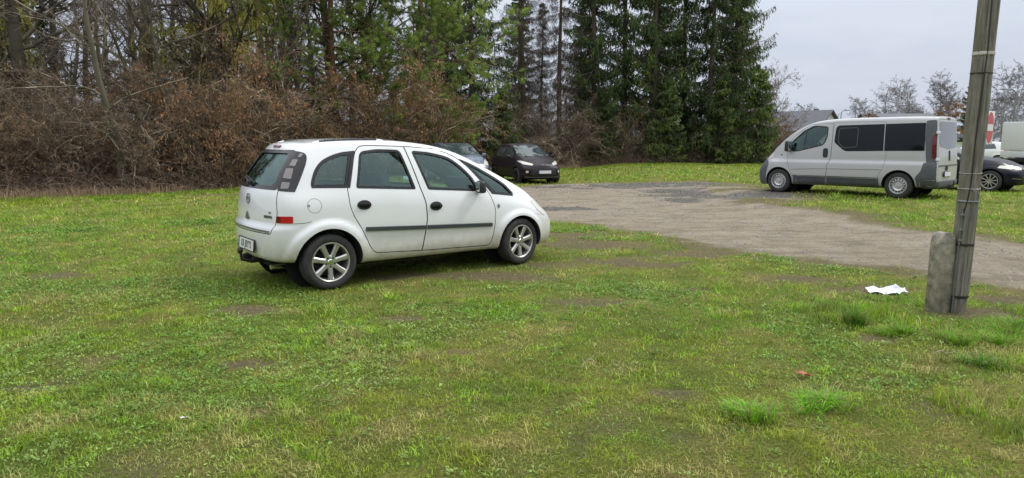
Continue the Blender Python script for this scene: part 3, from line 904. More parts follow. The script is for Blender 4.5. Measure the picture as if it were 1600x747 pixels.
    s_.lathe([(.185 + .014 * math.cos(a), .014 * math.sin(a)) for a in np.linspace(0, 2 * math.pi, 9)[:-1]], n=28, axis='z', close=True)
    s_.box((0, 0, 0), (.06, .36, .015)); s_.box((-.08, 0, 0), (.16, .05, .015)); s_.box((0, 0, 0), (.12, .14, .05), bevel=.02)
    me = s_.mesh('sw'); me.transform(mt); link_mesh('steering_wheel', me, M['black_plastic'], root)
    for sg in (-1, 1):
        p = MB(); p.tube([(1.19, sg * .72, .62), (1.16, sg * .70, 1.15), (1.08, sg * .60, 1.50)], [.045, .04, .03], 6); p.build('inner_pillar', M['dash'], root)
    mm = MB(); mm.box((1.86, 0, 1.37), (.03, .22, .06), bevel=.012); mm.tube([(1.86, 0, 1.39), (1.88, 0, 1.46)], .008, 6); mm.build('inner_mirror', M['black_plastic'], root)
    for (x, y, sg) in ((0, -.745, -1), (2.63, -.745, -1), (0, .745, 1), (2.63, .745, 1)):
        make_wheel(root, (x, y, .307), sg, .307, .218, .195, 'alloy7', steer=.13 if x > 1 else 0)
    root.location = (-2.48, 8.16, 0.0); root.rotation_euler = (0, 0, .655)
    return root, H, ob
M['chrome_dark'] = pmat('chrome_dark', (0.22, 0.22, 0.23), 0.3, 0.8)
M['rub_strip'] = pmat('rub_strip', (0.045, 0.055, 0.058), 0.6)
M['seam_grey'] = pmat('seam_grey', (0.22, 0.22, 0.22), 0.6)
# ================================================================ the silver minibus
def van_disp(co):
    co = co.copy()
    x, y, z = co[:, 0], co[:, 1].copy(), co[:, 2]
    ay = np.abs(y); sg = np.sign(y); side = sstep(.6, .8, ay)
    # raised waist moulding that swells into the arches
    fl = np.zeros(len(x))
    for cx in (0.0, 3.15):
        r = np.hypot(x - cx, (z - .32) * .92)
        fl = np.maximum(fl, sstep(.56, .50, r) * .028)
    band = .030 * sstep(.96, .85, z) * sstep(.44, .50, z) * sstep(3.7, 3.3, x)
    y = y + sg * side * np.maximum(fl * sstep(1.0, .9, z), band)
    # recessed glass band
    co[:, 1] = y
    return co

def van_hull(level=3, **k):
    return Hull(
        S=[-.79, -.72, -.5, -.1, .4, .9, 1.4, 1.85, 2.3, 2.7, 3.05, 3.35, 3.6, 3.75],
        zb=[(-.8, .30), (.2, .26), (2.8, .24), (3.75, .19)],
        zbelt=[(-.8, 1.10), (2.3, 1.10), (3.0, 1.05), (3.35, .98), (3.6, .86), (3.75, .74)],
        ztop=[(-.8, 2.035), (-.1, 2.055), (1.4, 2.045), (1.9, 2.025), (2.2, 1.995), (2.45, 1.92), (2.8, 1.72), (3.16, 1.46), (3.35, 1.30), (3.5, 1.18), (3.65, 1.05), (3.75, .95)],
        yb=[(-.8, .86), (-.72, .90), (-.5, .935), (.4, .945), (2.7, .945), (3.05, .94), (3.35, .92), (3.6, .84), (3.75, .70)],
        ybelt=[(-.8, .86), (-.72, .90), (-.5, .93), (.4, .94), (2.7, .93), (3.05, .90), (3.35, .84), (3.6, .74), (3.75, .60)],
        ytop=[(-.8, .80), (-.5, .85), (1.9, .85), (2.3, .83), (2.8, .80), (3.2, .75), (3.5, .66), (3.75, .50)],
        xr=[(.3, -.86), (1.1, -.84), (1.5, -.80), (2.05, -.76)],
        xf=[(.15, 3.78), (.3, 3.84), (.6, 3.86), (.8, 3.80), (.95, 3.72), (1.1, 3.62)],
        wr=[(-.79, 1), (-.72, .9), (-.5, .3), (-.1, 0)], wf=[(2.9, 0), (3.35, .15), (3.6, .6), (3.75, 1)],
        rear_bulge=-.02, front_bulge=.12,
        crown=[(-.8, .03), (2.3, .035), (3.0, .03), (3.7, .05)], topx=[(-.8, 0), (1.9, 0), (2.3, .10), (2.8, .16), (3.3, .14), (3.75, 0)],
        level=level, disp=van_disp if not k.get('inset') else None, **k)
VW1 = rounded([(1.655, 1.42), (1.635, 1.80), (1.58, 1.865), (.425, 1.885, .01), (.400, 1.20, .01), (1.36, 1.18, .08)], .06)
VW2 = rounded([(.405, 1.885, .01), (-.515, 1.90, .02), (-.545, 1.21, .03), (.380, 1.20, .01)], .03)
VW3 = rounded([(2.86, 1.40), (2.82, 1.175), (2.64, 1.175), (1.93, 1.35, .10), (1.855, 1.55), (1.85, 1.83, .06), (2.24, 1.865, .08), (2.52, 1.72)], .05)
def build_van():
    root = empty('parked_van')
    tag(root, 'silver minibus with black side windows and grey plastic bumpers behind the pole', 'van')
    H = van_hull()
    inner = van_hull(level=2, inset=.06, smax=3.3, smin=-.75)
    shell = boolean(H.me, inner.me)
    for sgn in (-1, 1):
        shell = boolean(shell, side_prism(VW3, *(sorted((sgn * .45, sgn * 1.2)))))
        for cx in (0, 3.15):
            c = MB(); c.lathe([(.395, sgn * .55), (.395, sgn * 1.2)], n=48, c=(cx, 0, .33)); shell = boolean(shell, c.mesh('c', False))
    WS = rounded([(-.74, 1.30), (.74, 1.30), (.66, 1.93), (-.66, 1.93)], .08)
    shell = boolean(shell, x_prism(WS, 2.1, 4.2))
    FD = rounded([(1.715, 1.93), (1.72, 1.0), (1.80, .82), (1.82, .285), (2.72, .275), (2.80, .60), (2.90, .85), (2.94, 1.15), (2.98, 1.36), (2.60, 1.73), (2.36, 1.90)], .04)
    SD = rounded([(1.705, 1.95), (1.710, 1.0), (1.785, .80), (1.81, .285), (.47, .285), (.49, .55), (.36, .80), (.33, 1.15), (.40, 1.95)], .04)
    TG = rounded([(-.80, .47), (-.80, 1.2), (-.72, 1.985), (.72, 1.985), (.80, 1.2), (.80, .47)], .05)
    g = .006; P = {}
    for nm, cut in (('door', FD), ('sliding_door', SD)):
        P[nm] = boolean(shell, side_prism(inset_poly(cut, g * .5), .62, 1.2), 'INTERSECT'); shell = boolean(shell, side_prism(inset_poly(cut, -g * .5), .61, 1.2))
    P['tailgate'] = boolean(shell, x_prism(inset_poly(TG, g * .5), -1.5, -.70), 'INTERSECT'); shell = boolean(shell, x_prism(inset_poly(TG, -g * .5), -1.5, -.69))
    hull_normals(shell, H, inner.me); link_mesh('body', shell, [M['silver_paint'], M['lining'], M['cabin']], root)
    ob = {}
    for k, me in P.items(): hull_normals(me, H, inner.me); ob[k] = link_mesh(k, me, [M['silver_paint'], M['lining'], M['cabin']], root)
    L, Rr = SIDE_L, SIDE_R
    g1 = H.patch('window', VW1, L, M['privacy_pane'], ob['sliding_door'], off=.003, thick=.003)
    H.ribbon('window_frame', rounded([(1.55, 1.42), (1.545, 1.79), (1.06, 1.80), (1.06, 1.30), (1.40, 1.27)], .06), L, .014, M['frame_grey'], g1, off=.006, closed=True)
    g2 = H.patch('window', VW2, L, M['privacy_pane'], root, off=.003, thick=.003)
    g3 = H.patch('window', inset_poly(VW3, -.004), L, M['window_glass'], ob['door'], off=-.012)
    H.patch('window_seal', inset_poly(VW3, -.012), L, M['black_plastic'], g3, off=.003, holes=[inset_poly(VW3, .02)], grid=.08)
    H.ribbon('quarter_divider', [(2.44, 1.76), (2.475, 1.24)], L, .03, M['black_plastic'], g3, off=-.008)
    for w, p in ((VW1, root), (VW2, root)): H.patch('window', w, Rr, M['privacy_pane'], root, off=.003, thick=.003)
    H.patch('window', VW3, Rr, M['window_glass'], root, off=-.012)
    H.patch('windscreen', inset_poly(WS, -.005), FRONT, M['windscreen_glass'], root, off=-.01)
    # grey plastics
    H.patch('lower_cladding', rounded([(.47, .51), (.45, .29), (1.80, .285), (1.79, .51)], .01), L, M['grey_plastic'], ob['sliding_door'], off=.004, thick=.004)
    H.patch('lower_cladding', rounded([(1.83, .51), (1.835, .29), (2.71, .28), (2.72, .45), (2.74, .51)], .01), L, M['grey_plastic'], ob['door'], off=.004, thick=.004)
    for F in (L, Rr):
        H.patch('corner_bumper', rounded([(-.62, .92), (-.55, .915), (-.50, .70), (-.41, .585), (-.385, .52), (-.42, .42), (-.44, .29), (-.84, .29), (-.825, .92)], .03), F, M['grey_plastic'], root, off=.006, thick=.01)
        st = H.patch('pillar_cover', rounded([(-.52, 1.95, .05), (-.535, 1.5), (-.60, .925, .01), (-.812, .925, .01), (-.775, 1.6), (-.735, 1.97, .05)], .02), F, M['grey_plastic'], root, off=.006, thick=.008)
        H.patch('tail_lamp', rounded([(-.685, 1.60), (-.715, 1.03), (-.80, 1.03), (-.765, 1.60)], .03), F, M['dark_red_lens'], st, off=.014, thick=.008)
        H.patch('front_bumper', rounded([(3.56, .29), (3.55, .55), (3.50, .75), (3.52, .86), (3.66, .93), (3.95, .93), (3.95, .18), (3.56, .18)], .03), F, M['grey_plastic'], root, off=.008, thick=.01)
        H.patch('headlamp', rounded([(3.40, 1.02), (3.46, 1.12), (3.60, 1.06), (3.72, .95), (3.62, .92), (3.46, .96)], .03), F, M['clear_lens'], root, off=.006, thick=.008)
        H.patch('side_indicator', rounded([(3.08, 1.075), (3.14, 1.085), (3.14, 1.055), (3.09, 1.045)], .01), F, M['dark_red_lens'], root, off=.006, thick=.006, grid=.03)
    H.patch('front_bumper', rounded([(-.70, .86), (.70, .86), (.72, .22), (-.72, .22)], .05), FRONT, M['grey_plastic'], root, off=.012, thick=.01)
    H.patch('grille', rounded([(-.40, .96), (.40, .96), (.36, .88), (-.36, .88)], .02), FRONT, M['black_plastic'], root, off=.006)
    H.patch('rear_bumper', rounded([(-.84, .46), (.84, .46), (.82, .30), (-.82, .30)], .02), REAR, M['grey_plastic'], root, off=.03, thick=.03)
    tg = ob['tailgate']
    H.patch('rear_window', rounded([(-.70, 1.93), (.70, 1.93), (.745, 1.40), (.70, 1.31, .06), (0, 1.245), (-.70, 1.31, .06), (-.745, 1.40)], .04), REAR, M['rear_van_glass'], tg, off=.005, thick=.005)
    H.ribbon('press_line', [(-.78, .845), (.78, .845)], REAR, .035, M['grey_plastic'], tg, off=.003, thick=.01)
    el = rounded([(-.02, 1.21), (.035, 1.21), (.035, .96), (-.02, .96)], .03); H.patch('handle', el, REAR, M['black_plastic'], tg, off=.02, thick=.02)
    b = MB(); b.lathe([(0, -.01), (.06, -.01), (.06, .02)], n=16, axis='x', c=(-.885, .22, .775)); b.build('lock', M['black_plastic'], tg)
    licence_plate(tg, (-.895, .20, .63), (0, -1, 0), (0.02, 0, 1), '', name='licence_plate')
    b = MB(); b.box((-.775, 0, 2.015), (.05, .18, .045), bevel=.01); b.build('brake_lamp', M['dark_red_lens'], root)
    for sg in (-1, 1):
        for z in (1.66, 1.00):
            b = MB(); b.box((-.80 - (.03 if z < 1.2 else 0), sg * .845, z), (.07, .10, .06), bevel=.012); b.build('hinge', M['white_paint'], root)
    # handles, mirrors, rub line
    el = rounded([(1.93, 1.26), (1.93, 1.01), (1.80, 1.01), (1.80, 1.26)], .06)
    H.patch('handle', el, L, M['black_plastic'], ob['door'], off=.01, thick=.012)
    H.ribbon('press_line', [(1.80, .705), (.42, .715)], L, .012, M['frame_grey'], ob['sliding_door'], off=.002)
    H.ribbon('press_line', [(1.83, .705), (2.78, .665)], L, .012, M['frame_grey'], ob['door'], off=.002)
    for sg, pr in ((1, ob['door']), (-1, root)):
        b = MB(); b.box((2.86, sg * 1.06, 1.31), (.12, .20, .30), Matrix.Rotation(-sg * R(14), 3, 'Z'), taper=.9, bevel=.05); b.box((2.88, sg * .95, 1.20), (.08, .14, .07), bevel=.02)
        mi = b.build('mirror', M['black_plastic'], pr, angle=60)
        b = MB(); b.box((2.795, sg * 1.06, 1.31), (.008, .15, .24), Matrix.Rotation(-sg * R(14), 3, 'Z'), bevel=.003); b.build('mirror_glass', M['chrome'], mi)
    b = MB(); b.tube([(2.0, .0, 2.04), (1.93, .0, 2.22)], .006, 6); b.lathe([(0, .02), (.03, 0)], n=10, axis='z', c=(2.0, 0, 2.035)); b.build('aerial', M['black_plastic'], root)
    for y in (-.45, .45): seat(root, 2.15, y, .85, sc=1.0)
    for x in (1.2, .3):
        for y in (-.5, 0, .5): seat(root, x, y, .80, w=.42)
    d = MB(); d.box((2.85, 0, 1.12), (.45, 1.5, .20), bevel=.06); d.box((2.62, .45, 1.20), (.2, .34, .14), bevel=.04); d.build('dashboard', M['dash'], root)
    s_ = MB(); mt = Matrix.Translation((2.52, .45, 1.22)) @ Matrix.Rotation(R(-50), 4, 'Y')
    s_.lathe([(.19 + .014 * math.cos(a), .014 * math.sin(a)) for a in np.linspace(0, 2 * math.pi, 9)[:-1]], n=28, axis='z', close=True); s_.box((0, 0, 0), (.06, .36, .02)); s_.box((0, 0, 0), (.12, .14, .05), bevel=.02)
    me = s_.mesh('sw'); me.transform(mt); link_mesh('steering_wheel', me, M['black_plastic'], root)
    u = MB(); u.box((1.5, 0, .30), (3.6, 1.25, .14), bevel=.03); u.tube([(0, -.7, .33), (0, .7, .33)], .05, 10); u.tube([(3.15, -.7, .33), (3.15, .7, .33)], .05, 10)
    u.box((-.75, 0, .33), (.25, 1.2, .12), bevel=.03)
    for cx in (0, 3.15):
        for sg in (-1, 1): u.lathe([(.44, 0), (.44, .01)], n=24, c=(cx, sg * .555, .36))
    u.build('underbody', M['dark_void'], root)
    t = MB(); t.tube([(-.75, 0, .33), (-.98, 0, .33), (-1.02, 0, .42)], [.025, .02, .015], 8); t.lathe([(0, .05), (.03, .02), (0, -.01)], n=12, axis='z', c=(-1.02, 0, .42)); t.build('tow_bar', M['black_plastic'], root)
    for (x, y, sg) in ((0, -.83, -1), (3.15, -.83, -1), (0, .83, 1), (3.15, .83, 1)):
        make_wheel(root, (x, y, .33), sg, .33, .212, .20, 'steel', mats=('rubber', 'steel_wheel'))
    root.location = (10.492, 18.423, .161); root.rotation_euler = (0, 0, 2.335)
    return root
M['privacy_pane'] = pmat('privacy_pane', (0.008, 0.009, 0.011), 0.05, spec=0.30)
M['frame_grey'] = pmat('frame_grey', (0.10, 0.105, 0.11), 0.4)
# ================================================================ the smaller, farther cars
def simple_car(name, label, group, paint, S, WB, Wd, zbelt, ztop, xr, xf, ytop, wr_, r_t, style, feats, loc, yaw, zb=.20, ybelt_k=.95, topx=None, rim='alloy', category='car'):
    hw = Wd / 2
    L0, L1 = S[0], S[-1]
    def disp(co):
        co = co.copy(); x, y, z = co[:, 0], co[:, 1].copy(), co[:, 2]
        sg = np.sign(y); side = sstep(.5, .65, np.abs(y))
        for cx in (0, WB):
            r = np.hypot(x - cx, z - r_t); y = y + sg * side * .022 * sstep(r_t + .16, r_t + .09, r)
        co[:, 1] = y - sg * side * .014 * np.exp(-((z - .45) / .10) ** 2)
        return co
    H = Hull(S=S, zb=[(L0, zb + .08), (.3, zb), (WB, zb), (L1, zb)], zbelt=zbelt, ztop=ztop,
             yb=[(L0, hw * .84), (L0 + .1, hw * .92), (L0 + .35, hw * .985), (.2, hw), (WB, hw), (L1 - .35, hw * .97), (L1 - .15, hw * .90), (L1, hw * .76)],
             ybelt=[(L0, hw * .80), (L0 + .35, hw * .91), (.3, hw * ybelt_k), (WB, hw * .92), (L1 - .3, hw * .86), (L1, hw * .66)],
             ytop=ytop, xr=xr, xf=xf, wr=[(L0, 1), (L0 + .1, .9), (L0 + .35, .5), (.2, 0)], wf=[(WB, 0), (L1 - .3, .3), (L1 - .12, .8), (L1, 1)],
             rear_bulge=-.07, front_bulge=.13, crown=[(L0, .02), (WB * .5, .03), (WB, .04), (L1, .04)],
             topx=topx or [(L0, -.03), (.2, 0), (WB * .5, 0), (WB * .78, .13), (WB * .95, .12), (L1, 0)], level=3, disp=disp)
    shell = H.me
    for sgn in (-1, 1):
        for cx in (0, WB):
            c = MB(); c.lathe([(r_t + .045, sgn * hw * .62), (r_t + .045, sgn * hw * 1.2)], n=40, c=(cx, 0, r_t + .01)); shell = boolean(shell, c.mesh('c', False))
    hull_normals(shell, H)
    root = empty(name)
    tag(root, label, category, group)
    link_mesh('body', shell, [M[paint], M['lining']], root)
    for nm, outl, fr, mat, off, th in feats:
        frs = {'S': (SIDE_R, SIDE_L), 'F': (FRONT,), 'R': (REAR,), 'T': (TOP,)}[fr]
        for F in frs: H.patch(nm, outl, F, M[mat], root, off=off, thick=th, grid=.06)
    for sg in (-1, 1):
        for cx in (0, WB):
            make_wheel(root, (cx, sg * (hw - .10), r_t), sg, r_t, r_t * .70, .19, style, mats=('rubber', rim), n=32)
    u = MB(); u.box((WB / 2, 0, zb + .03), (WB + .9, Wd * .66, .12), bevel=.03)
    for cx in (0, WB):
        for sg in (-1, 1): u.lathe([(r_t + .08, 0), (r_t + .08, .01)], n=20, c=(cx, sg * hw * .625, r_t + .02))
    u.build('underbody', M['dark_void'], root)
    root.location = loc; root.rotation_euler = (0, 0, yaw)
    return root, H

def door_lines(H, root, lines, mat='dark_void'):
    for ln in lines:
        for F in (SIDE_R, SIDE_L): H.ribbon('door_seam', ln, F, .007, M[mat], root, off=.0015)
def mirror_pair(root, x, y, z, mat):
    for sg in (-1, 1):
        b = MB(); b.box((x, sg * (y + .09), z), (.11, .19, .12), Matrix.Rotation(-sg * R(10), 3, 'Z'), taper=.85, bevel=.035); b.box((x + .03, sg * y, z - .04), (.05, .08, .04), bevel=.01)
        b.build('mirror', M[mat], root, angle=60)

def build_far_cars():
    # dark plum hatchback
    r1, H1 = simple_car('parked_car', 'dark plum hatchback facing the camera at the foot of the spruces', None, 'plum_paint',
        S=[-.58, -.48, -.25, .1, .5, 1.0, 1.4, 1.8, 2.1, 2.4, 2.7, 2.95, 3.12], WB=2.49, Wd=1.74,
        zbelt=[(-.6, 1.06), (.5, .99), (1.5, .94), (2.3, .90), (2.8, .78), (3.12, .64)],
        ztop=[(-.6, 1.40), (-.25, 1.47), (.5, 1.50), (1.0, 1.50), (1.4, 1.42), (1.8, 1.24), (2.1, 1.08), (2.4, 1.00), (2.7, .93), (2.95, .84), (3.12, .74)],
        xr=[(.3, -.55), (.7, -.62), (1.06, -.55), (1.4, -.30)], xf=[(.2, 3.05), (.35, 3.14), (.55, 3.16), (.72, 3.08), (.85, 2.95)],
        ytop=[(-.6, .50), (0, .56), (1.2, .57), (1.8, .58), (2.1, .66), (2.7, .62), (3.12, .46)], wr_=None, r_t=.305, style='spokes5', rim='dark_alloy',
        feats=[('windscreen', rounded([(-.66, 1.04), (.66, 1.04), (.53, 1.43), (-.53, 1.43)], .06), 'F', 'car_glass', .004, .004),
               ('window', rounded([(1.98, .965), (1.05, 1.0), (1.08, 1.37), (1.36, 1.37), (1.72, 1.20)], .03), 'S', 'car_glass', .004, .003),
               ('window', rounded([(1.0, 1.0), (.10, 1.06), (.20, 1.36), (1.03, 1.375)], .03), 'S', 'car_glass', .004, .003),
               ('rear_window', rounded([(-.5, 1.1), (.5, 1.1), (.42, 1.38), (-.42, 1.38)], .05), 'R', 'car_glass', .004, .003),
               ('headlamp', rounded([(.42, .70), (.70, .74), (.80, .86), (.72, .88), (.50, .80), (.38, .76)], .03), 'F', 'clear_lens', .006, .006),
               ('headlamp', rounded([(-.42, .70), (-.70, .74), (-.80, .86), (-.72, .88), (-.50, .80), (-.38, .76)], .03), 'F', 'clear_lens', .006, .006),
               ('grille', rounded([(-.36, .735), (.36, .735), (.34, .70), (-.34, .70)], .01), 'F', 'black_plastic', .004, .004),
               ('lower_grille', rounded([(-.44, .585), (.44, .585), (.52, .40), (.46, .33), (-.46, .33), (-.52, .40)], .04), 'F', 'black_plastic', .006, .006),
               ('fog_lamp', [(-.64 + .045 * math.cos(a), .47 + .045 * math.sin(a)) for a in np.linspace(0, 6.28, 13)[:-1]], 'F', 'clear_lens', .008, .006),
               ('fog_lamp', [(.64 + .045 * math.cos(a), .47 + .045 * math.sin(a)) for a in np.linspace(0, 6.28, 13)[:-1]], 'F', 'clear_lens', .008, .006),
               ('front_lip', rounded([(-.70, .285), (.70, .285), (.68, .245), (-.68, .245)], .01), 'F', 'grey_plastic', .012, .01),
               ('tail_lamp', rounded([(-.50, 1.05), (-.28, 1.05), (-.34, .82), (-.52, .85)], .03), 'S', 'dark_red_lens', .006, .004)],
        loc=(.05, 29.33, tz(.9, 27)), yaw=R(-69))
    lo, nn = H1.cast((7, 0, .722), (-1, 0, 0))
    b = MB(); b.lathe([(0, .012), (.06, .010), (.066, 0)], n=20, axis='x', c=(lo.x, 0, .722)); me = b.mesh('badge'); me.transform(Matrix.Translation((0, 0, .722)) @ Matrix.Diagonal((1, 1, .5, 1)) @ Matrix.Translation((0, 0, -.722))); link_mesh('badge', me, M['chrome'], r1)
    lo, nn = H1.cast((7, 0, .46), (-1, 0, 0)); licence_plate(r1, lo + Vector((.02, 0, 0)), (0, 1, 0), (0, 0, 1), '', name='licence_plate')
    door_lines(H1, r1, [[(1.02, .32), (1.03, .9), (1.04, 1.38)], [(2.02, .93), (2.10, .7), (2.02, .34)]])
    mirror_pair(r1, 1.86, .84, 1.02, 'plum_paint')
    H1.ribbon('window_trim', [(1.95, .955), (1.0, .99), (.12, 1.05)], SIDE_R, .014, M['chrome'], r1, off=.006)
    # blue grey car half hidden behind the white one
    r2, H2 = simple_car('parked_car', 'blue grey car mostly hidden behind the white hatchback bonnet', None, 'blue_paint',
        S=[-.68, -.55, -.3, .1, .5, 1.0, 1.4, 1.8, 2.15, 2.5, 2.8, 3.05, 3.25], WB=2.60, Wd=1.78,
        zbelt=[(-.6, 1.06), (.5, 1.02), (1.5, .98), (2.4, .94), (2.9, .84), (3.25, .68)],
        ztop=[(-.7, 1.42), (-.3, 1.50), (.5, 1.54), (1.1, 1.53), (1.4, 1.47), (1.8, 1.30), (2.15, 1.13), (2.5, 1.05), (2.8, .98), (3.05, .89), (3.25, .79)],
        xr=[(.3, -.62), (.7, -.70), (1.06, -.62), (1.4, -.36)], xf=[(.2, 3.18), (.35, 3.26), (.6, 3.28), (.76, 3.20), (.9, 3.06)],
        ytop=[(-.7, .52), (0, .60), (1.2, .61), (1.8, .62), (2.15, .68), (2.8, .64), (3.25, .48)], wr_=None, r_t=.32, style='spokes5',
        feats=[('windscreen', rounded([(-.70, 1.10), (.70, 1.10), (.57, 1.48), (-.57, 1.48)], .06), 'F', 'car_glass', .004, .004),
               ('window', rounded([(2.0, 1.0), (1.05, 1.04), (1.08, 1.40), (1.38, 1.40), (1.76, 1.24)], .03), 'S', 'car_glass', .004, .003),
               ('window', rounded([(1.0, 1.04), (.10, 1.07), (.20, 1.40), (1.03, 1.41)], .03), 'S', 'car_glass', .004, .003),
               ('rear_window', rounded([(-.5, 1.12), (.5, 1.12), (.42, 1.42), (-.42, 1.42)], .05), 'R', 'car_glass', .004, .003),
               ('sunroof', rounded([(.3, -.45), (1.25, -.45), (1.25, .45), (.3, .45)], .08), 'T', 'black_gloss', .004, .004),
               ('headlamp', rounded([(.50, .72), (.74, .70), (.84, .90), (.78, .96), (.60, .86)], .03), 'F', 'clear_lens', .006, .006),
               ('headlamp', rounded([(-.50, .72), (-.74, .70), (-.84, .90), (-.78, .96), (-.60, .86)], .03), 'F', 'clear_lens', .006, .006),
               ('grille', rounded([(-.42, .66), (.42, .66), (.38, .58), (-.38, .58)], .02), 'F', 'black_plastic', .004, .004),
               ('lower_grille', rounded([(-.50, .46), (.50, .46), (.54, .30), (-.54, .30)], .04), 'F', 'black_plastic', .006, .006)],
        loc=(-1.75 - .93, 26.5 + 2.43, tz(-1.7, 26.5)), yaw=R(-69))
    lo, nn = H2.cast((7, 0, .52), (-1, 0, 0)); licence_plate(r2, lo + Vector((.015, 0, 0)), (0, 1, 0), (0, 0, 1), '', name='licence_plate')
    door_lines(H2, r2, [[(1.02, .32), (1.03, .9), (1.04, 1.40)], [(2.05, .95), (2.14, .7), (2.06, .34)]]); mirror_pair(r2, 1.92, .86, 1.07, 'blue_paint')
    # black saloon behind the pole
    r3, H3 = simple_car('parked_car', 'glossy black saloon whose bonnet and front wheel show right of the pole', None, 'black_paint',
        S=[-.95, -.80, -.5, -.1, .4, .9, 1.4, 1.8, 2.1, 2.5, 2.85, 3.15, 3.35, 3.48], WB=2.81, Wd=1.82,
        zbelt=[(-.95, .98), (.5, .95), (1.5, .93), (2.3, .90), (2.9, .80), (3.48, .66)],
        ztop=[(-.95, 1.05), (-.5, 1.12), (-.1, 1.30), (.3, 1.41), (.9, 1.44), (1.3, 1.41), (1.7, 1.27), (2.1, 1.06), (2.4, 1.0), (2.85, .95), (3.15, .88), (3.35, .80), (3.48, .74)],
        xr=[(.3, -.90), (.7, -1.0), (1.0, -.93), (1.1, -.88)], xf=[(.2, 3.42), (.35, 3.50), (.55, 3.51), (.72, 3.44), (.85, 3.32)],
        ytop=[(-.95, .60), (0, .56), (1.2, .56), (1.8, .58), (2.1, .68), (2.85, .66), (3.48, .50)], wr_=None, r_t=.325, style='spokes10',
        feats=[('windscreen', rounded([(-.68, 1.06), (.68, 1.06), (.53, 1.38), (-.53, 1.38)], .06), 'F', 'car_glass', .004, .004),
               ('window', rounded([(2.0, .97), (1.05, 1.0), (1.06, 1.34), (1.32, 1.34), (1.70, 1.18)], .03), 'S', 'car_glass', .004, .003),
               ('window', rounded([(1.0, 1.0), (.0, 1.03), (.25, 1.31), (1.01, 1.34)], .03), 'S', 'car_glass', .004, .003),
               ('headlamp', rounded([(2.98, .73), (3.02, .80), (3.20, .80), (3.42, .77), (3.52, .70), (3.30, .69)], .02), 'S', 'clear_lens', .006, .006),
               ('headlamp', rounded([(.42, .76), (.42, .67), (.62, .665), (.74, .74), (.66, .79)], .02), 'F', 'clear_lens', .007, .006),
               ('headlamp', rounded([(-.42, .76), (-.42, .67), (-.62, .665), (-.74, .74), (-.66, .79)], .02), 'F', 'clear_lens', .007, .006),
               ('grille', rounded([(.05, .78), (.34, .77), (.36, .66), (.08, .62)], .04), 'F', 'black_gloss', .008, .006),
               ('grille', rounded([(-.05, .78), (-.34, .77), (-.36, .66), (-.08, .62)], .04), 'F', 'black_gloss', .008, .006),
               ('lower_grille', rounded([(-.52, .46), (.52, .46), (.46, .30), (-.46, .30)], .04), 'F', 'black_plastic', .006, .006)],
        loc=(13.28, 23.97, .072), yaw=R(-47))
    for sg in (-1, 1):
        rg = rounded([(sg * .05, .78), (sg * .34, .77), (sg * .36, .66), (sg * .08, .62)], .04)
        H3.ribbon('grille_frame', rg, FRONT, .022, M['chrome'], r3, off=.01, closed=True, thick=.008)
        H3.ribbon('bumper_trim', [(sg * .55, .40), (sg * .78, .42)], FRONT, .014, M['chrome'], r3, off=.006, thick=.004)
        H3.ribbon('daylight_lamp', [(sg * .50, .70), (sg * .66, .71)], FRONT, .05, M['plate_white'], r3, off=.012)
    door_lines(H3, r3, [[(1.02, .32), (1.03, .9), (1.04, 1.33)], [(2.05, .92), (2.16, .7), (2.10, .34)]]); mirror_pair(r3, 1.85, .86, 1.02, 'black_paint')
    # small white car beyond the saloon
    r4, H4 = simple_car('parked_car', 'distant small white car seen between the pole sign and the white truck', None, 'white_paint',
        S=[-.58, -.48, -.25, .1, .5, 1.0, 1.4, 1.8, 2.1, 2.4, 2.7, 2.95, 3.12], WB=2.49, Wd=1.70,
        zbelt=[(-.6, 1.0), (.5, .98), (1.5, .95), (2.3, .92), (2.8, .80), (3.12, .66)],
        ztop=[(-.6, 1.38), (-.25, 1.46), (.5, 1.50), (1.0, 1.50), (1.4, 1.42), (1.8, 1.24), (2.1, 1.08), (2.4, 1.00), (2.7, .93), (2.95, .84), (3.12, .74)],
        xr=[(.3, -.55), (.7, -.62), (1.06, -.55), (1.4, -.35)], xf=[(.2, 3.05), (.35, 3.14), (.55, 3.16), (.72, 3.08), (.85, 2.95)],
        ytop=[(-.6, .52), (0, .56), (1.2, .57), (1.8, .58), (2.1, .66), (2.7, .62), (3.12, .46)], wr_=None, r_t=.30, style='plain',
        feats=[('windscreen', rounded([(-.66, 1.04), (.66, 1.04), (.53, 1.43), (-.53, 1.43)], .06), 'F', 'car_glass', .004, .004),
               ('window', rounded([(1.98, .98), (1.05, 1.0), (1.08, 1.37), (1.36, 1.37), (1.72, 1.20)], .03), 'S', 'car_glass', .004, .003),
               ('window', rounded([(1.0, 1.0), (.10, 1.04), (.20, 1.36), (1.03, 1.375)], .03), 'S', 'car_glass', .004, .003),
               ('rear_window', rounded([(-.5, 1.06), (.5, 1.06), (.42, 1.38), (-.42, 1.38)], .05), 'R', 'car_glass', .004, .003),
               ('tail_lamp', rounded([(-.48, 1.0), (-.30, 1.0), (-.34, .78), (-.50, .80)], .03), 'S', 'red_lens', .006, .004)],
        loc=(31.6, 46.0, tz(31, 46)), yaw=R(158))
    return r1, r2, r3, r4
M['car_glass'] = pmat('car_glass', (0.035, 0.05, 0.05), 0.05, spec=0.8)

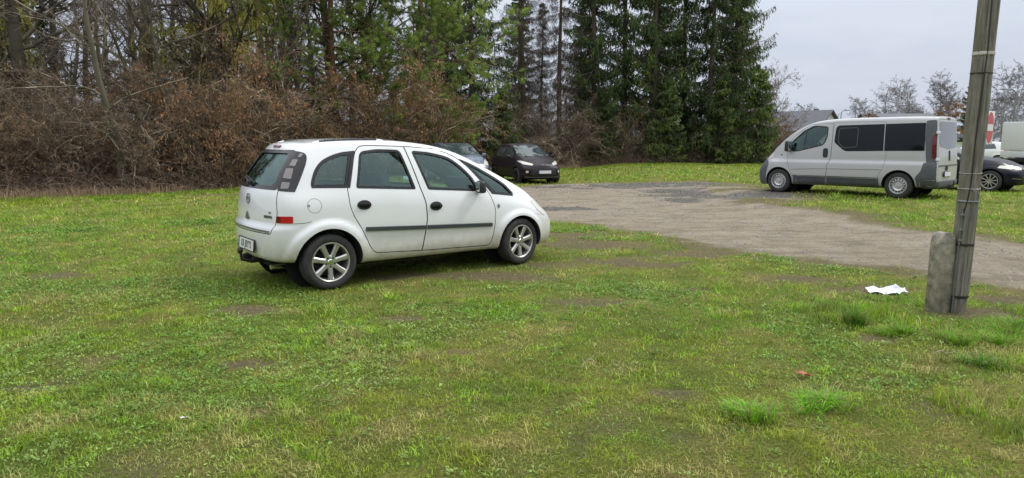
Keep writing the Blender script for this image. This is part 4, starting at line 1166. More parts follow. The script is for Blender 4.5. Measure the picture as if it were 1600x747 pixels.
def build_truck():
    """white high-sided delivery truck with a yellow lower frame"""
    root = empty('delivery_truck', (27.8, 35.6, tz(27, 35)), R(12))
    tag(root, 'white box truck with yellow corner frame at the right edge of the lot', 'truck')
    b = MB(); b.box((0, 0, 1.78), (5.2, 2.1, 1.42), bevel=.07); b.build('cargo_box', M['white_paint'], root)
    b = MB(); b.box((0, 0, .88), (5.2, 2.05, .32), bevel=.03); b.build('side_panel', M['white_paint'], root)
    b = MB(); b.box((3.35, 0, 1.25), (1.25, 1.95, 1.55), taper=.82, bevel=.14); c = b.build('cab', M['white_paint'], root)
    b = MB(); b.box((3.45, 0, 1.60), (.95, 1.80, .42), taper=.86, bevel=.05); b.build('window', M['car_glass'], c)
    for x in (-1.75,):
        b = MB(); b.box((x + .35, -1.05, 1.12), (.55, .06, .75), bevel=.02); b.build('corner_frame', M['yellow'], root)
    b = MB(); b.box((-.9, -1.045, 1.08), (3.4, .03, .035), bevel=.005); b.build('yellow_rail', M['yellow'], root)
    b = MB(); b.box((0, 0, .60), (6.4, 1.2, .16), bevel=.02); b.build('chassis', M['dark_void'], root)
    for x in (-1.5, 3.1):
        for sg in (-1, 1): make_wheel(root, (x, sg * .88, .38), sg, .38, .22, .22, 'plain', mats=('rubber', 'steel_wheel'), n=24)
    return root
M['yellow'] = pmat('yellow', (0.72, 0.45, 0.03), 0.45)
# ================================================================ the ground: one sheet of grass, gravel track, bare soil, leaf litter
ROAD = [(-1.5, 15.3), (.65, 14.2), (1.61, 13.4), (2.3, 12.45), (2.97, 10.69), (3.72, 10.0), (4.35, 9.35), (4.96, 8.87), (5.4, 8.27), (5.79, 7.74), (7.2, 6.3), (9.5, 4.6), (14, 2.0),
        (17, 5.0), (12.5, 8.2), (9.6, 10.0), (8.13, 10.96), (7.59, 11.94), (7.1, 13.29), (6.6, 15.0), (6.23, 16.31), (7.3, 17.7), (7.95, 19.2), (7.9, 20.6), (7.5, 22.0), (7.8, 23.5), (6.6, 25.2), (5.25, 26.6), (3.65, 26.8), (1.92, 26.6), (.9, 25.0), (-1.5, 23.6), (-3.2, 20.5), (-2.8, 17.2)]
EDGE = [(-60, 14.0), (-30, 17.3), (-15.8, 19.3), (-12.3, 20.5), (-9.8, 23.0), (-5.7, 31.5), (-1.5, 38.0), (3.1, 41.5), (8.6, 44.5), (15.0, 46.5), (19.5, 47.5)]   # foot of the wood

def poly_sd(px, py, poly):
    """signed distance (negative inside)"""
    d = np.full(px.shape, 1e9); inside = np.zeros(px.shape, dtype=bool); n = len(poly)
    for i in range(n):
        ax, ay = poly[i]; bx, by = poly[(i + 1) % n]
        ex, ey = bx - ax, by - ay; t = np.clip(((px - ax) * ex + (py - ay) * ey) / (ex * ex + ey * ey), 0, 1)
        d = np.minimum(d, np.hypot(px - ax - t * ex, py - ay - t * ey))
        c = ((ay > py) != (by > py)) & (px < (bx - ax) * (py - ay) / (by - ay + 1e-12) + ax)
        inside ^= c
    return np.where(inside, -d, d)

def gravel_mask(x, y):
    sd = poly_sd(x, y, ROAD)
    for cx, cy, rx, ry in ((6.7, 21.3, 1.0, .55), (6.4, 17.2, .8, 1.0), (6.9, 22.9, .9, .4)):        # mossy islands
        sd = np.maximum(sd, 1.1 - 1.3 * (np.hypot((x - cx) / rx, (y - cy) / ry) + (fbm(x, y, .7, 13, 3) - .5) * 1.6))
    w = 0.30 + 0.012 * np.maximum(y - 8, 0)
    sd = sd + (fbm(x, y, 1.5, 11, 4) - .5) * 2.6 * w + (fbm(x, y, .25, 12, 3) - .5) * .5
    return sstep(.22, -.28, sd)

def dark_mask(x, y):
    m = 0
    for cx, cy, rx, ry, a in ((4.7, 25.0, 3.4, 1.6, 0), (6.7, 24.0, 1.3, 1.1, 0), (6.9, 19.2, 1.5, 1.6, 0), (5.3, 21.8, 1.3, 2.2, 0), (1.35, 16.9, .9, .55, 0), (4.7, 19.2, .5, .8, .5)):
        dx, dy = x - cx, y - cy
        r = np.hypot(dx / rx, dy / ry) + (fbm(x, y, .8, 31, 5) - .5) * 2.2
        m = np.maximum(m, sstep(1.1, .7, r))
    return m

def bare_mask(x, y):
    """worn soil showing through the turf"""
    m = 0
    for cx, cy, rx, ry in ((1.3, 10.9, 1.6, .6), (1.6, 9.2, 1.3, .45), (2.6, 9.9, .9, .5), (.6, 9.0, 1.1, .4), (-8.6, 20.8, 2.0, .7), (-5.6, 16.5, .7, .5), (0.0, 8.2, .7, .28), (-.9, 8.3, 1.0, .30),
                           (2.0, 9.6, .6, .3), (-2.7, 6.6, .45, .22), (-1.0, 6.3, .35, .2), (4.6, 6.5, .7, .35), (4.2, 6.45, .45, .30), (3.0, 5.55, .22, .15), (4.05, 7.5, .6, .3), (2.0, 7.5, .5, .2), (.9, 6.9, .6, .22), (3.4, 8.2, .8, .3), (-4.6, 5.6, .5, .16), (-3.2, 4.4, .35, .12), (-1.9, 4.9, .3, .12), (1.0, 4.3, .25, .12), (2.5, 4.6, .3, .12), (-.4, 5.2, .35, .12), (-5.5, 8.3, .7, .2), (.9, 3.6, .22, .1), (5.2, 7.0, .7, .35), (1.0, 11.9, 1.3, .5)):
        r = np.hypot((x - cx) / rx, (y - cy) / ry) + (fbm(x, y, .5, 41, 4) - .5) * 2.0
        m = np.maximum(m, sstep(1.05, .30, r) * .85)
    m = np.maximum(m, sstep(.68, .82, fbm(x, y, .5, 43, 4)) * .5)
    # dusty margin of the track
    sd = poly_sd(x, y, ROAD) + (fbm(x, y, .8, 44, 4) - .5) * 1.8
    return np.maximum(m, sstep(.75, .0, sd) * .8)

def edge_depth(x, y):
    """how far behind the wood's edge (positive = in the wood)"""
    ex = np.array([p[0] for p in EDGE]); ey = np.array([p[1] for p in EDGE])
    d = (y - np.interp(x, ex, ey)) * .8
    return np.where(x > 19.5, d - (x - 19.5) * 4, d)

def litter_mask(x, y):
    d = edge_depth(x, y) + (fbm(x, y, 1.2, 51, 3) - .5) * 1.6
    return sstep(-.5, .5, d) * (1 - sstep(21, 24, x))

def build_ground():
    def axis(segs):
        out = []
        for a, b, st in segs: out += list(np.arange(a, b, st))
        return np.array(out + [segs[-1][1]])
    xs = axis([(-900, -200, 70), (-200, -60, 14), (-60, -20, 1.0), (-20, -7, .25), (-7, 9, .11), (9, 18, .2), (18, 40, .8), (40, 160, 10), (160, 900, 74)])
    ys = axis([(-200, -10, 19), (-10, 2, 1.0), (2, 15, .11), (15, 32, .2), (32, 60, .6), (60, 160, 8), (160, 1500, 134)])
    X, Y = np.meshgrid(xs, ys)
    x, y = X.ravel(), Y.ravel()
    z = terrain(x, y)
    g = gravel_mask(x, y); dk = dark_mask(x, y) * g; b = bare_mask(x, y); lt = litter_mask(x, y)
    z = z - g * .012 + g * (fbm(x, y, .35, 61, 3) - .5) * .014 + (1 - g) * (fbm(x, y, .22, 62, 3) - .5) * .022 * (np.abs(x + 1) > -1)
    nx, ny = len(xs), len(ys)
    idx = np.arange(nx * ny).reshape(ny, nx)
    f = np.stack([idx[:-1, :-1], idx[:-1, 1:], idx[1:, 1:], idx[1:, :-1]], -1).reshape(-1, 4)
    me = mesh_from_arrays('ground', np.stack([x, y, z], -1), f, np.full(len(f), 4), True)
    vcol(me, 'mask', np.stack([g, b, lt], -1).astype(np.float32)); vcol(me, 'mask2', np.stack([dk, dk * 0, dk * 0], -1).astype(np.float32))
    m, n, l, bs = new_mat('ground')
    bs.inputs['Roughness'].default_value = 0.95; bs.inputs['Specular IOR Level'].default_value = .2
    geo = n.new('ShaderNodeNewGeometry')
    a1 = n.new('ShaderNodeAttribute'); a1.attribute_name = 'mask'; a2 = n.new('ShaderNodeAttribute'); a2.attribute_name = 'mask2'
    s1 = n.new('ShaderNodeSeparateColor'); l.new(a1.outputs['Color'], s1.inputs[0]); s2 = n.new('ShaderNodeSeparateColor'); l.new(a2.outputs['Color'], s2.inputs[0])
    def noise(scale, det=6, rough=.6):
        t = n.new('ShaderNodeTexNoise'); t.inputs['Scale'].default_value = scale; t.inputs['Detail'].default_value = det; t.inputs['Roughness'].default_value = rough
        l.new(geo.outputs['Position'], t.inputs['Vector']); return t.outputs['Fac']
    def ramp(fac, stops):
        r = n.new('ShaderNodeValToRGB'); e = r.color_ramp.elements
        e[0].position, e[0].color = stops[0][0], (*stops[0][1], 1); e[1].position, e[1].color = stops[-1][0], (*stops[-1][1], 1)
        for p, c in stops[1:-1]: q = e.new(p); q.color = (*c, 1)
        l.new(fac, r.inputs['Fac']); return r.outputs['Color']
    def mix(f, a, b_):
        mx = n.new('ShaderNodeMix'); mx.data_type = 'RGBA'; l.new(f, mx.inputs['Factor']); l.new(a, mx.inputs['A']); l.new(b_, mx.inputs['B']); return mx.outputs['Result']
    grass = ramp(noise(1.3, 8, .7), [(.28, (.08, .11, .02)), (.45, (.13, .17, .03)), (.58, (.20, .20, .05)), (.74, (.30, .26, .10))])
    fine = ramp(noise(55, 10, .85), [(.34, (.22, .22, .20)), (.5, (.85, .82, .75)), (.64, (1.9, 1.7, 1.4))])
    mg = n.new('ShaderNodeMix'); mg.data_type = 'RGBA'; mg.blend_type = 'MULTIPLY'; mg.inputs['Factor'].default_value = 1
    l.new(grass, mg.inputs['A']); l.new(fine, mg.inputs['B']); grass = mg.outputs['Result']
    soil = ramp(noise(16, 8, .75), [(.25, (.055, .038, .024)), (.5, (.14, .105, .066)), (.75, (.25, .20, .135))])
    grav = ramp(noise(1.5, 10, .74), [(.28, (.140, .117, .086)), (.40, (.222, .188, .140)), (.55, (.292, .250, .190)), (.72, (.355, .31, .24))])
    vor = n.new('ShaderNodeTexVoronoi'); vor.inputs['Scale'].default_value = 34; l.new(geo.outputs['Position'], vor.inputs['Vector'])
    peb = ramp(vor.outputs['Color'], [(.2, (.72, .72, .72)), (.8, (1.22, 1.20, 1.16))])
    mv = n.new('ShaderNodeMix'); mv.data_type = 'RGBA'; mv.blend_type = 'MULTIPLY'; mv.inputs['Factor'].default_value = .5
    l.new(grav, mv.inputs['A']); l.new(peb, mv.inputs['B']); grav = mv.outputs['Result']
    # wheel tracks drawn along the way
    mp = n.new('ShaderNodeMapping'); mp.inputs['Rotation'].default_value = (0, 0, R(52)); mp.inputs['Scale'].default_value = (.22, 2.6, 1); l.new(geo.outputs['Position'], mp.inputs['Vector'])
    ts = n.new('ShaderNodeTexNoise'); ts.inputs['Scale'].default_value = 1.6; ts.inputs['Detail'].default_value = 7; ts.inputs['Roughness'].default_value = .65; l.new(mp.outputs['Vector'], ts.inputs['Vector'])
    st = ramp(ts.outputs['Fac'], [(.32, (.78, .77, .74)), (.5, (1.0, 1.0, .98)), (.68, (1.14, 1.13, 1.11))])
    ms = n.new('ShaderNodeMix'); ms.data_type = 'RGBA'; ms.blend_type = 'MULTIPLY'; ms.inputs['Factor'].default_value = 1; l.new(grav, ms.inputs['A']); l.new(st, ms.inputs['B']); grav = ms.outputs['Result']
    tar = ramp(noise(9, 8, .8), [(.35, (.045, .046, .050)), (.55, (.10, .10, .105)), (.72, (.19, .18, .165))])
    lit = ramp(noise(7, 8, .8), [(.3, (.030, .022, .015)), (.55, (.075, .05, .03)), (.75, (.16, .11, .07))])
    c = mix(s1.outputs['Green'], grass, soil); c = mix(s1.outputs['Red'], c, grav); tf = n.new('ShaderNodeMath'); tf.operation = 'MULTIPLY'; tf.use_clamp = True; l.new(s2.outputs['Red'], tf.inputs[0]); tr_ = n.new('ShaderNodeMapRange'); tr_.inputs['From Min'].default_value = .38; tr_.inputs['From Max'].default_value = .58; tr_.inputs['To Min'].default_value = .25; tr_.inputs['To Max'].default_value = 1.0; l.new(noise(6, 9, .8), tr_.inputs['Value']); l.new(tr_.outputs['Result'], tf.inputs[1]); c = mix(tf.outputs[0], c, tar); c = mix(s1.outputs['Blue'], c, lit)
    l.new(c, bs.inputs['Base Color'])
    bp = n.new('ShaderNodeBump'); bp.inputs['Strength'].default_value = .9; bp.inputs['Distance'].default_value = .04
    l.new(noise(34, 9, .8), bp.inputs['Height']); l.new(bp.outputs['Normal'], bs.inputs['Normal'])
    o = link_mesh('ground', me, m); tag(o, kind='structure')
    return o

def leaf_mat(name, trans=.35, rough=.6, attr='Col'):
    m, n, l, b = new_mat(name)
    a = n.new('ShaderNodeAttribute'); a.attribute_name = attr
    n.remove(b)
    d = n.new('ShaderNodeBsdfDiffuse'); t = n.new('ShaderNodeBsdfTranslucent'); g = n.new('ShaderNodeBsdfGlossy'); g.inputs['Roughness'].default_value = .45
    l.new(a.outputs['Color'], d.inputs['Color']); l.new(a.outputs['Color'], t.inputs['Color'])
    mx = n.new('ShaderNodeMixShader'); mx.inputs['Fac'].default_value = trans
    mx2 = n.new('ShaderNodeMixShader'); mx2.inputs['Fac'].default_value = .025
    l.new(d.outputs[0], mx.inputs[1]); l.new(t.outputs[0], mx.inputs[2]); l.new(mx.outputs[0], mx2.inputs[1]); l.new(g.outputs[0], mx2.inputs[2])
    l.new(mx2.outputs[0], n['Material Output'].inputs['Surface'])
    return m
M['blade'] = leaf_mat('blade', .35)
M['leaf'] = leaf_mat('leaf', .25)

def blades(x, y, h, w, col, rng, lean=.5, z0=None, seg=2, dirs=None):
    """vectorised grass blades -> verts, faces, colours"""
    n = len(x)
    z = terrain(x, y) if z0 is None else z0
    a = rng.uniform(0, 2 * np.pi, n) if dirs is None else dirs
    lx, ly = np.cos(a), np.sin(a)
    b = a + rng.uniform(.8, 2.2, n)
    wx, wy = np.cos(b) * w * .5, np.sin(b) * w * .5
    ln = h * lean * rng.uniform(.3, 1.6, n)
    if seg == 2:
        P = np.empty((n, 5, 3))
        P[:, 0] = np.stack([x - wx, y - wy, z - .005], -1); P[:, 1] = np.stack([x + wx, y + wy, z - .005], -1)
        mx, my, mz = x + lx * ln * .3, y + ly * ln * .3, z + h * .6
        P[:, 2] = np.stack([mx + wx * .75, my + wy * .75, mz], -1); P[:, 3] = np.stack([mx - wx * .75, my - wy * .75, mz], -1)
        P[:, 4] = np.stack([x + lx * ln, y + ly * ln, z + h * np.clip(1.05 - lean * .25, .4, 1)], -1)
        base = (np.arange(n) * 5)[:, None]
        f = np.concatenate([base + np.array([0, 1, 2, 3]), base + np.array([3, 2, 4])], 1).ravel()
        sz = np.tile([4, 3], n); C = np.repeat(col, 5, 0)
    else:
        P = np.empty((n, 3, 3))
        P[:, 0] = np.stack([x - wx, y - wy, z - .005], -1); P[:, 1] = np.stack([x + wx, y + wy, z - .005], -1)
        P[:, 2] = np.stack([x + lx * ln, y + ly * ln, z + h], -1)
        f = np.arange(n * 3); sz = np.full(n, 3); C = np.repeat(col, 3, 0)
    return P.reshape(-1, 3), f, sz, C
def merge(parts):
    vs, fs, ss, cs = [], [], [], []; off = 0
    for v, f, s, c in parts:
        vs.append(v); fs.append(f + off); ss.append(s); cs.append(c); off += len(v)
    return np.concatenate(vs), np.concatenate(fs), np.concatenate(ss), np.concatenate(cs)

def grass_colour(x, y, rng):
    n = len(x)
    big = fbm(x, y, 2.2, 71, 4); mid = fbm(x, y, .5, 72, 3)
    green = np.array([.235, .365, .018]); lush = np.array([.165, .375, .020]); olive = np.array([.300, .350, .028]); straw = np.array([.62, .50, .22]); deep = np.array([.095, .175, .025])
    t = (big * .6 + mid * .4)
    c = green[None] * np.ones((n, 1))
    def bl(c, k, col): k = k[:, None]; return c * (1 - k) + col[None] * k
    c = bl(c, sstep(.50, .66, t) * .8, olive); c = bl(c, sstep(.46, .34, t) * .8, lush)
    c = bl(c, sstep(.60, .75, fbm(x, y, .7, 73, 3)) * .6, deep)
    yel = sstep(.46, .66, fbm(x, y, .8, 74, 4)) + .12
    c = bl(c, (rng.random(n) < yel * .17) * rng.uniform(.4, 1, n), straw)
    # small clumps: vivid new shoots, mossy, bleached or dark
    f1 = fbm(x, y, .16, 75, 3); f2 = fbm(x, y, .34, 76, 3); f3 = vnoise(x, y, .09, 77)
    c = bl(c, sstep(.56, .72, f1) * .75, np.array([.28, .52, .022])); c = bl(c, sstep(.57, .72, f2) * .7, np.array([.50, .42, .17]))
    c = bl(c, sstep(.44, .30, f2) * .6, np.array([.15, .20, .035])); c = c * (.62 + .75 * f3)[:, None]
    return c * rng.uniform(.6, 1.4, n)[:, None]

def build_grass():
    rng = np.random.default_rng(3)
    parts = []
    bands = [(2.3, 4.5, 5600, .018, .0042, 2), (4.5, 7.0, 3300, .020, .0055, 2), (7.0, 11, 1500, .024, .0085, 1), (11, 17, 700, .032, .014, 1), (17, 27, 260, .038, .024, 1), (27, 48, 80, .045, .045, 1)]
    for y0, y1, dens, h0, w0, seg in bands:
        hw = y1 * .80 + 1.2
        n = int((y1 - y0) * 2 * hw * dens)
        x = rng.uniform(-hw, hw, n); y = rng.uniform(y0, y1, n)
        keep = np.abs(x) < y * .80 + 1.2
        x, y = x[keep], y[keep]
        g = gravel_mask(x, y); b = bare_mask(x, y); lt = litter_mask(x, y)
        dens_n = sstep(.30, .62, fbm(x, y, .22, 81, 4))
        p = (1 - g) * (1 - b * .93) * (1 - lt) * np.where(y < 6.5, .45 + .55 * dens_n, .30 + .70 * dens_n)
        k = rng.random(len(x)) < p
        x, y, b = x[k], y[k], b[k]; n = len(x)
        tall = sstep(.52, .74, fbm(x, y, .8, 82, 3))
        micro = sstep(.60, .78, vnoise(x, y, .11, 85) * .6 + vnoise(x, y, .31, 86) * .4)
        h = h0 * rng.uniform(.4, 1.5, n) * (1 + .9 * tall + 1.3 * micro) * (1 - .5 * b)
        # turf squashed round the tyres and under the white car
        cx = (x + 2.48) * math.cos(.655) + (y - 8.16) * math.sin(.655); cy = -(x + 2.48) * math.sin(.655) + (y - 8.16) * math.cos(.655)
        under = (cx > -.4) & (cx < 3.1) & (np.abs(cy) < .95); h = np.where(under, h * .5, h)
        parts.append(blades(x, y, h, w0 * rng.uniform(.6, 1.4, n), grass_colour(x, y, rng), rng, 1.15, seg=seg))
    # longer growth along the foot of the wood and in the right foreground
    n = 26000; x = rng.uniform(2.6, 6.6, n); y = rng.uniform(3.0, 6.6, n); k = ((fbm(x, y, .55, 83, 3) + sstep(2.4, 4.5, x) * .22) > .62) & (np.hypot(x - 4.2, y - 6.4) > .55)
    x, y = x[k], y[k]; n = len(x)
    parts.append(blades(x, y, rng.uniform(.05, .13, n), rng.uniform(.004, .007, n), grass_colour(x, y, rng) * .95, rng, .7, seg=2))
    n = 60000; x = rng.uniform(-22, 20, n); y = np.interp(x, [p[0] for p in EDGE], [p[1] for p in EDGE]) - rng.uniform(-.2, 2.6, n) ** 1.0
    parts.append(blades(x, y, rng.uniform(.03, .10, n), rng.uniform(.014, .028, n), grass_colour(x, y, rng) * .9, rng, .4, seg=1))
    v, f, s, c = merge(parts)
    me = mesh_from_arrays('lawn_grass', v, f, s); vcol(me, 'Col', c.astype(np.float32))
    o = link_mesh('lawn_grass', me, M['blade']); tag(o, 'short patchy spring grass covering the parking meadow', 'grass', kind='stuff')
    # dead straw and stalks
    parts = []
    n = 30000; x = rng.uniform(-6, 6.5, n); y = rng.uniform(2.6, 9, n); k = (rng.random(n) < .10 + .90 * sstep(.50, .64, fbm(x, y, .42, 91, 3))) & (gravel_mask(x, y) < .3); x, y = x[k], y[k]; n = len(x)
    col = np.array([.40, .33, .17])[None] * rng.uniform(.45, 1.25, n)[:, None]
    parts.append(blades(x, y, rng.uniform(.006, .022, n), rng.uniform(.003, .005, n), col, rng, 4.5, seg=2))
    n = 30000; x = rng.uniform(-5, 5, n); y = rng.uniform(2.4, 5.2, n); k = fbm(x, y, .3, 94, 3) > .47; x, y = x[k], y[k]; n = len(x)
    col = np.array([.36, .31, .15])[None] * rng.uniform(.35, 1.2, n)[:, None]
    parts.append(blades(x, y, rng.uniform(.003, .014, n), rng.uniform(.0022, .004, n), col, rng, 5.0, seg=2))
    n = 9000; x = rng.uniform(-22, 4, n); y = np.interp(x, [p[0] for p in EDGE], [p[1] for p in EDGE]) + rng.normal(.1, .5, n)
    k = fbm(x, y, 2.5, 92, 2) > .42; x, y = x[k], y[k]; n = len(x)
    col = np.array([.42, .30, .19])[None] * rng.uniform(.4, 1.2, n)[:, None]
    parts.append(blades(x, y, rng.uniform(.06, .34, n), rng.uniform(.012, .022, n), col, rng, .35, seg=2))
    v, f, s, c = merge(parts); me = mesh_from_arrays('dry_grass', v, f, s); vcol(me, 'Col', c.astype(np.float32))
    o = link_mesh('dry_grass', me, M['blade']); tag(o, 'dry straw coloured stalks and dead grass', 'dry grass', kind='stuff')

def leaflets(cx, cy, cz, n_per, spread, size, col, rng, flat=.5, asp=.5):
    """small leaves round clump centres: one rhombus each"""
    N = len(cx) * n_per
    i = np.repeat(np.arange(len(cx)), n_per)
    a = rng.uniform(0, 2 * np.pi, N); r = np.sqrt(rng.random(N)) * spread[i]
    px, py = cx[i] + np.cos(a) * r, cy[i] + np.sin(a) * r
    pz = cz[i] + rng.uniform(.004, .028, N) * (1.4 - r / spread[i])
    b = a + rng.normal(0, .6, N); L = size[i] * rng.uniform(.5, 1.3, N)
    dx, dy, dz = np.cos(b) * L, np.sin(b) * L, L * rng.uniform(-.1, flat * 1.6, N)
    sx, sy = -np.sin(b) * L * asp * .5, np.cos(b) * L * asp * .5
    tl = rng.normal(0, .25, N) * L * asp
    P = np.empty((N, 4, 3))
    P[:, 0] = np.stack([px, py, pz], -1); P[:, 1] = np.stack([px + dx * .55 + sx, py + dy * .55 + sy, pz + dz * .7 + tl], -1)
    P[:, 2] = np.stack([px + dx, py + dy, pz + dz], -1); P[:, 3] = np.stack([px + dx * .55 - sx, py + dy * .55 - sy, pz + dz * .7 - tl], -1)
    C = np.repeat(col[i] * rng.uniform(.7, 1.3, N)[:, None], 4, 0)
    return P.reshape(-1, 3), np.arange(N * 4), np.full(N, 4), C

def build_weeds():
    rng = np.random.default_rng(8)
    n = 62000; x = rng.uniform(-9, 8, n); y = 2.5 + rng.random(n) ** 1.2 * 12
    f = fbm(x, y, 1.25, 101, 4); k = (rng.random(n) < sstep(.50, .70, f) * .95 + .08) & (gravel_mask(x, y) < .25) & (bare_mask(x, y) < .5) & (np.abs(x) < y * .8 + 1.2)
    x, y = x[k], y[k]; n = len(x)
    kind = fbm(x, y, .8, 102, 2)[:, None]
    col = np.where(kind > .5, np.array([.16, .29, .05]), np.array([.24, .36, .08])) * rng.uniform(.75, 1.25, n)[:, None]
    p = leaflets(x, y, terrain(x, y), 9, rng.uniform(.02, .055, n) * (1 + (y - 3) * .05), rng.uniform(.010, .023, n) * (1 + (y - 3) * .08), col, rng)
    me = mesh_from_arrays('clover_weeds', *p[:3]); vcol(me, 'Col', p[3].astype(np.float32))
    o = link_mesh('clover_weeds', me, M['leaf']); tag(o, 'low bluish green clover and yarrow growing through the turf', 'weeds', kind='stuff')
    # gravel on the track
    n = 30000; x = rng.uniform(-3, 12, n); y = 5 + rng.random(n) ** 1.4 * 22; k = (rng.random(n) < gravel_mask(x, y) * (.15 + .85 * sstep(.4, .65, fbm(x, y, .9, 111, 3)))); x, y = x[k], y[k]; n = len(x)
    s = rng.uniform(.006, .022, n) * (1 + (y - 6) * .03); g = rng.uniform(.09, .30, n)
    dk = dark_mask(x, y) > .4; g = np.where(dk, g * .4, g); s = np.where(dk, s * 1.4, s)
    base = np.array([[1, 0, 0], [0, 1, 0], [-1, 0, 0], [0, -1, 0], [0, 0, .7]], dtype=float)
    a = rng.uniform(0, 6.28, n); c_, s_ = np.cos(a), np.sin(a); kx = rng.uniform(.6, 1.4, n)
    P = np.empty((n, 5, 3)); P[:, :, 0] = (base[None, :, 0] * c_[:, None] * kx[:, None] - base[None, :, 1] * s_[:, None]) * s[:, None] + x[:, None]
    P[:, :, 1] = (base[None, :, 0] * s_[:, None] * kx[:, None] + base[None, :, 1] * c_[:, None]) * s[:, None] + y[:, None]
    P[:, :, 2] = base[None, :, 2] * s[:, None] + (terrain(x, y) - .014)[:, None]
    F = np.array([0, 1, 4, 1, 2, 4, 2, 3, 4, 3, 0, 4]); f = ((np.arange(n) * 5)[:, None] + F[None]).ravel()
    C = np.repeat(np.stack([g, g * .93, g * .83], -1), 5, 0)
    me = mesh_from_arrays('loose_gravel', P.reshape(-1, 3), f, np.full(n * 4, 3)); vcol(me, 'Col', C.astype(np.float32))
    o = link_mesh('loose_gravel', me, M['stone']); tag(o, 'small loose stones scattered over the dirt track', 'gravel', kind='stuff')
mm_, n_, l_, b_ = new_mat('stone'); a_ = n_.new('ShaderNodeAttribute'); a_.attribute_name = 'Col'; l_.new(a_.outputs['Color'], b_.inputs['Base Color']); b_.inputs['Roughness'].default_value = .9
M['stone'] = mm_
# ================================================================ trees and shrubs
def tree_mat(name, leafy=False, trans=.2):
    if leafy:
        m = leaf_mat(name, trans)
        n, l = m.node_tree.nodes, m.node_tree.links
        a = [q for q in n if q.type == 'ATTRIBUTE'][0]; targets = [(lk.to_socket) for lk in list(a.outputs['Color'].links)]
    else:
        m, n, l, b = new_mat(name); b.inputs['Roughness'].default_value = .92; b.inputs['Specular IOR Level'].default_value = .15
        a = n.new('ShaderNodeAttribute'); a.attribute_name = 'Col'; targets = [b.inputs['Base Color']]
    oi = n.new('ShaderNodeObjectInfo'); mr = n.new('ShaderNodeMapRange'); mr.inputs['To Min'].default_value = .78; mr.inputs['To Max'].default_value = 1.22
    l.new(oi.outputs['Random'], mr.inputs['Value'])
    v = n.new('ShaderNodeVectorMath'); v.operation = 'SCALE'; l.new(a.outputs['Color'], v.inputs[0]); l.new(mr.outputs['Result'], v.inputs['Scale'])
    for t in targets: l.new(v.outputs['Vector'], t)
    return m
M['bark'] = tree_mat('bark'); M['foliage'] = tree_mat('foliage', True, .25); M['dead_leaf'] = tree_mat('dead_leaf', True, .3)

def tubes(segs, k, colfun):
    """segs: list of (ax,ay,az,bx,by,bz,ra,rb,level)"""
    S = np.array(segs, dtype=np.float64); A, B = S[:, 0:3], S[:, 3:6]; n = len(S)
    d = B - A; d /= np.linalg.norm(d, axis=1, keepdims=True) + 1e-9
    ref = np.where(np.abs(d[:, 2:3]) < .9, np.array([[0, 0, 1.]]), np.array([[1., 0, 0]]))
    u = np.cross(d, ref); u /= np.linalg.norm(u, axis=1, keepdims=True) + 1e-9; v = np.cross(d, u)
    an = np.arange(k) * 2 * np.pi / k; c, s = np.cos(an), np.sin(an)
    off = u[:, None, :] * c[None, :, None] + v[:, None, :] * s[None, :, None]
    P = np.concatenate([A[:, None, :] + off * S[:, 6][:, None, None], B[:, None, :] + off * S[:, 7][:, None, None]], 1)
    q = np.array([[i, (i + 1) % k, k + (i + 1) % k, k + i] for i in range(k)])
    f = ((np.arange(n) * 2 * k)[:, None, None] + q[None]).ravel()
    col = colfun(S); C = np.repeat(col, 2 * k, 0)
    return P.reshape(-1, 3), f, np.full(n * k, 4), C

def grow(rng, p, d, L, r, lv, spec, out, tips):
    sp = spec[lv]; n = sp['n']; st = L / n
    px, py, pz = p; dx, dy, dz = d; pts = []
    r1 = r * sp.get('taper', .35)
    for i in range(n):
        dx += rng.gauss(0, sp['jit']); dy += rng.gauss(0, sp['jit']); dz += rng.gauss(0, sp['jit']) + sp.get('trop', 0) * (i + 1) / n
        m = math.sqrt(dx * dx + dy * dy + dz * dz); dx /= m; dy /= m; dz /= m
        qx, qy, qz = px + dx * st, py + dy * st, max(pz + dz * st, .03)
        ra, rb = r + (r1 - r) * i / n, r + (r1 - r) * (i + 1) / n
        out.append((px, py, pz, qx, qy, qz, ra, rb, lv)); pts.append((qx, qy, qz, dx, dy, dz, rb, (i + 1) / n))
        px, py, pz = qx, qy, qz
    if lv + 1 < len(spec):
        k = sp['kids']; k = max(1, int(k * L / sp.get('ref', L) * rng.uniform(.8, 1.2)))
        for _ in range(k):
            t = sp.get('start', .2) + (1 - sp.get('start', .2)) * rng.random() ** sp.get('bias', 1.0)
            i = min(n - 1, int(t * n)); qx, qy, qz, ex, ey, ez, rb, _t = pts[i]
            f = rng.random(); s0 = out[len(out) - 1]
            # start anywhere on the segment
            qx -= ex * st * f; qy -= ey * st * f; qz -= ez * st * f
            a = sp['ang'] * rng.uniform(.6, 1.3)
            ax, ay, az = rng.gauss(0, 1), rng.gauss(0, 1), rng.gauss(0, 1)
            dt = ax * ex + ay * ey + az * ez; ax -= dt * ex; ay -= dt * ey; az -= dt * ez; m = math.sqrt(ax * ax + ay * ay + az * az) + 1e-6
            ca, sa = math.cos(a), math.sin(a)
            nd = (ex * ca + ax / m * sa, ey * ca + ay / m * sa, ez * ca + az / m * sa + sp.get('lift', 0))
            grow(rng, (qx, qy, qz), nd, L * sp['kl'] * rng.uniform(.55, 1.25) * (1 - .45 * t), max(rb * sp.get('kr', .6), sp.get('rmin', .003)), lv + 1, spec, out, tips)
    else:
        tips.append((px, py, pz, dx, dy, dz))
    if sp.get('tip'): tips.append((px, py, pz, dx, dy, dz))

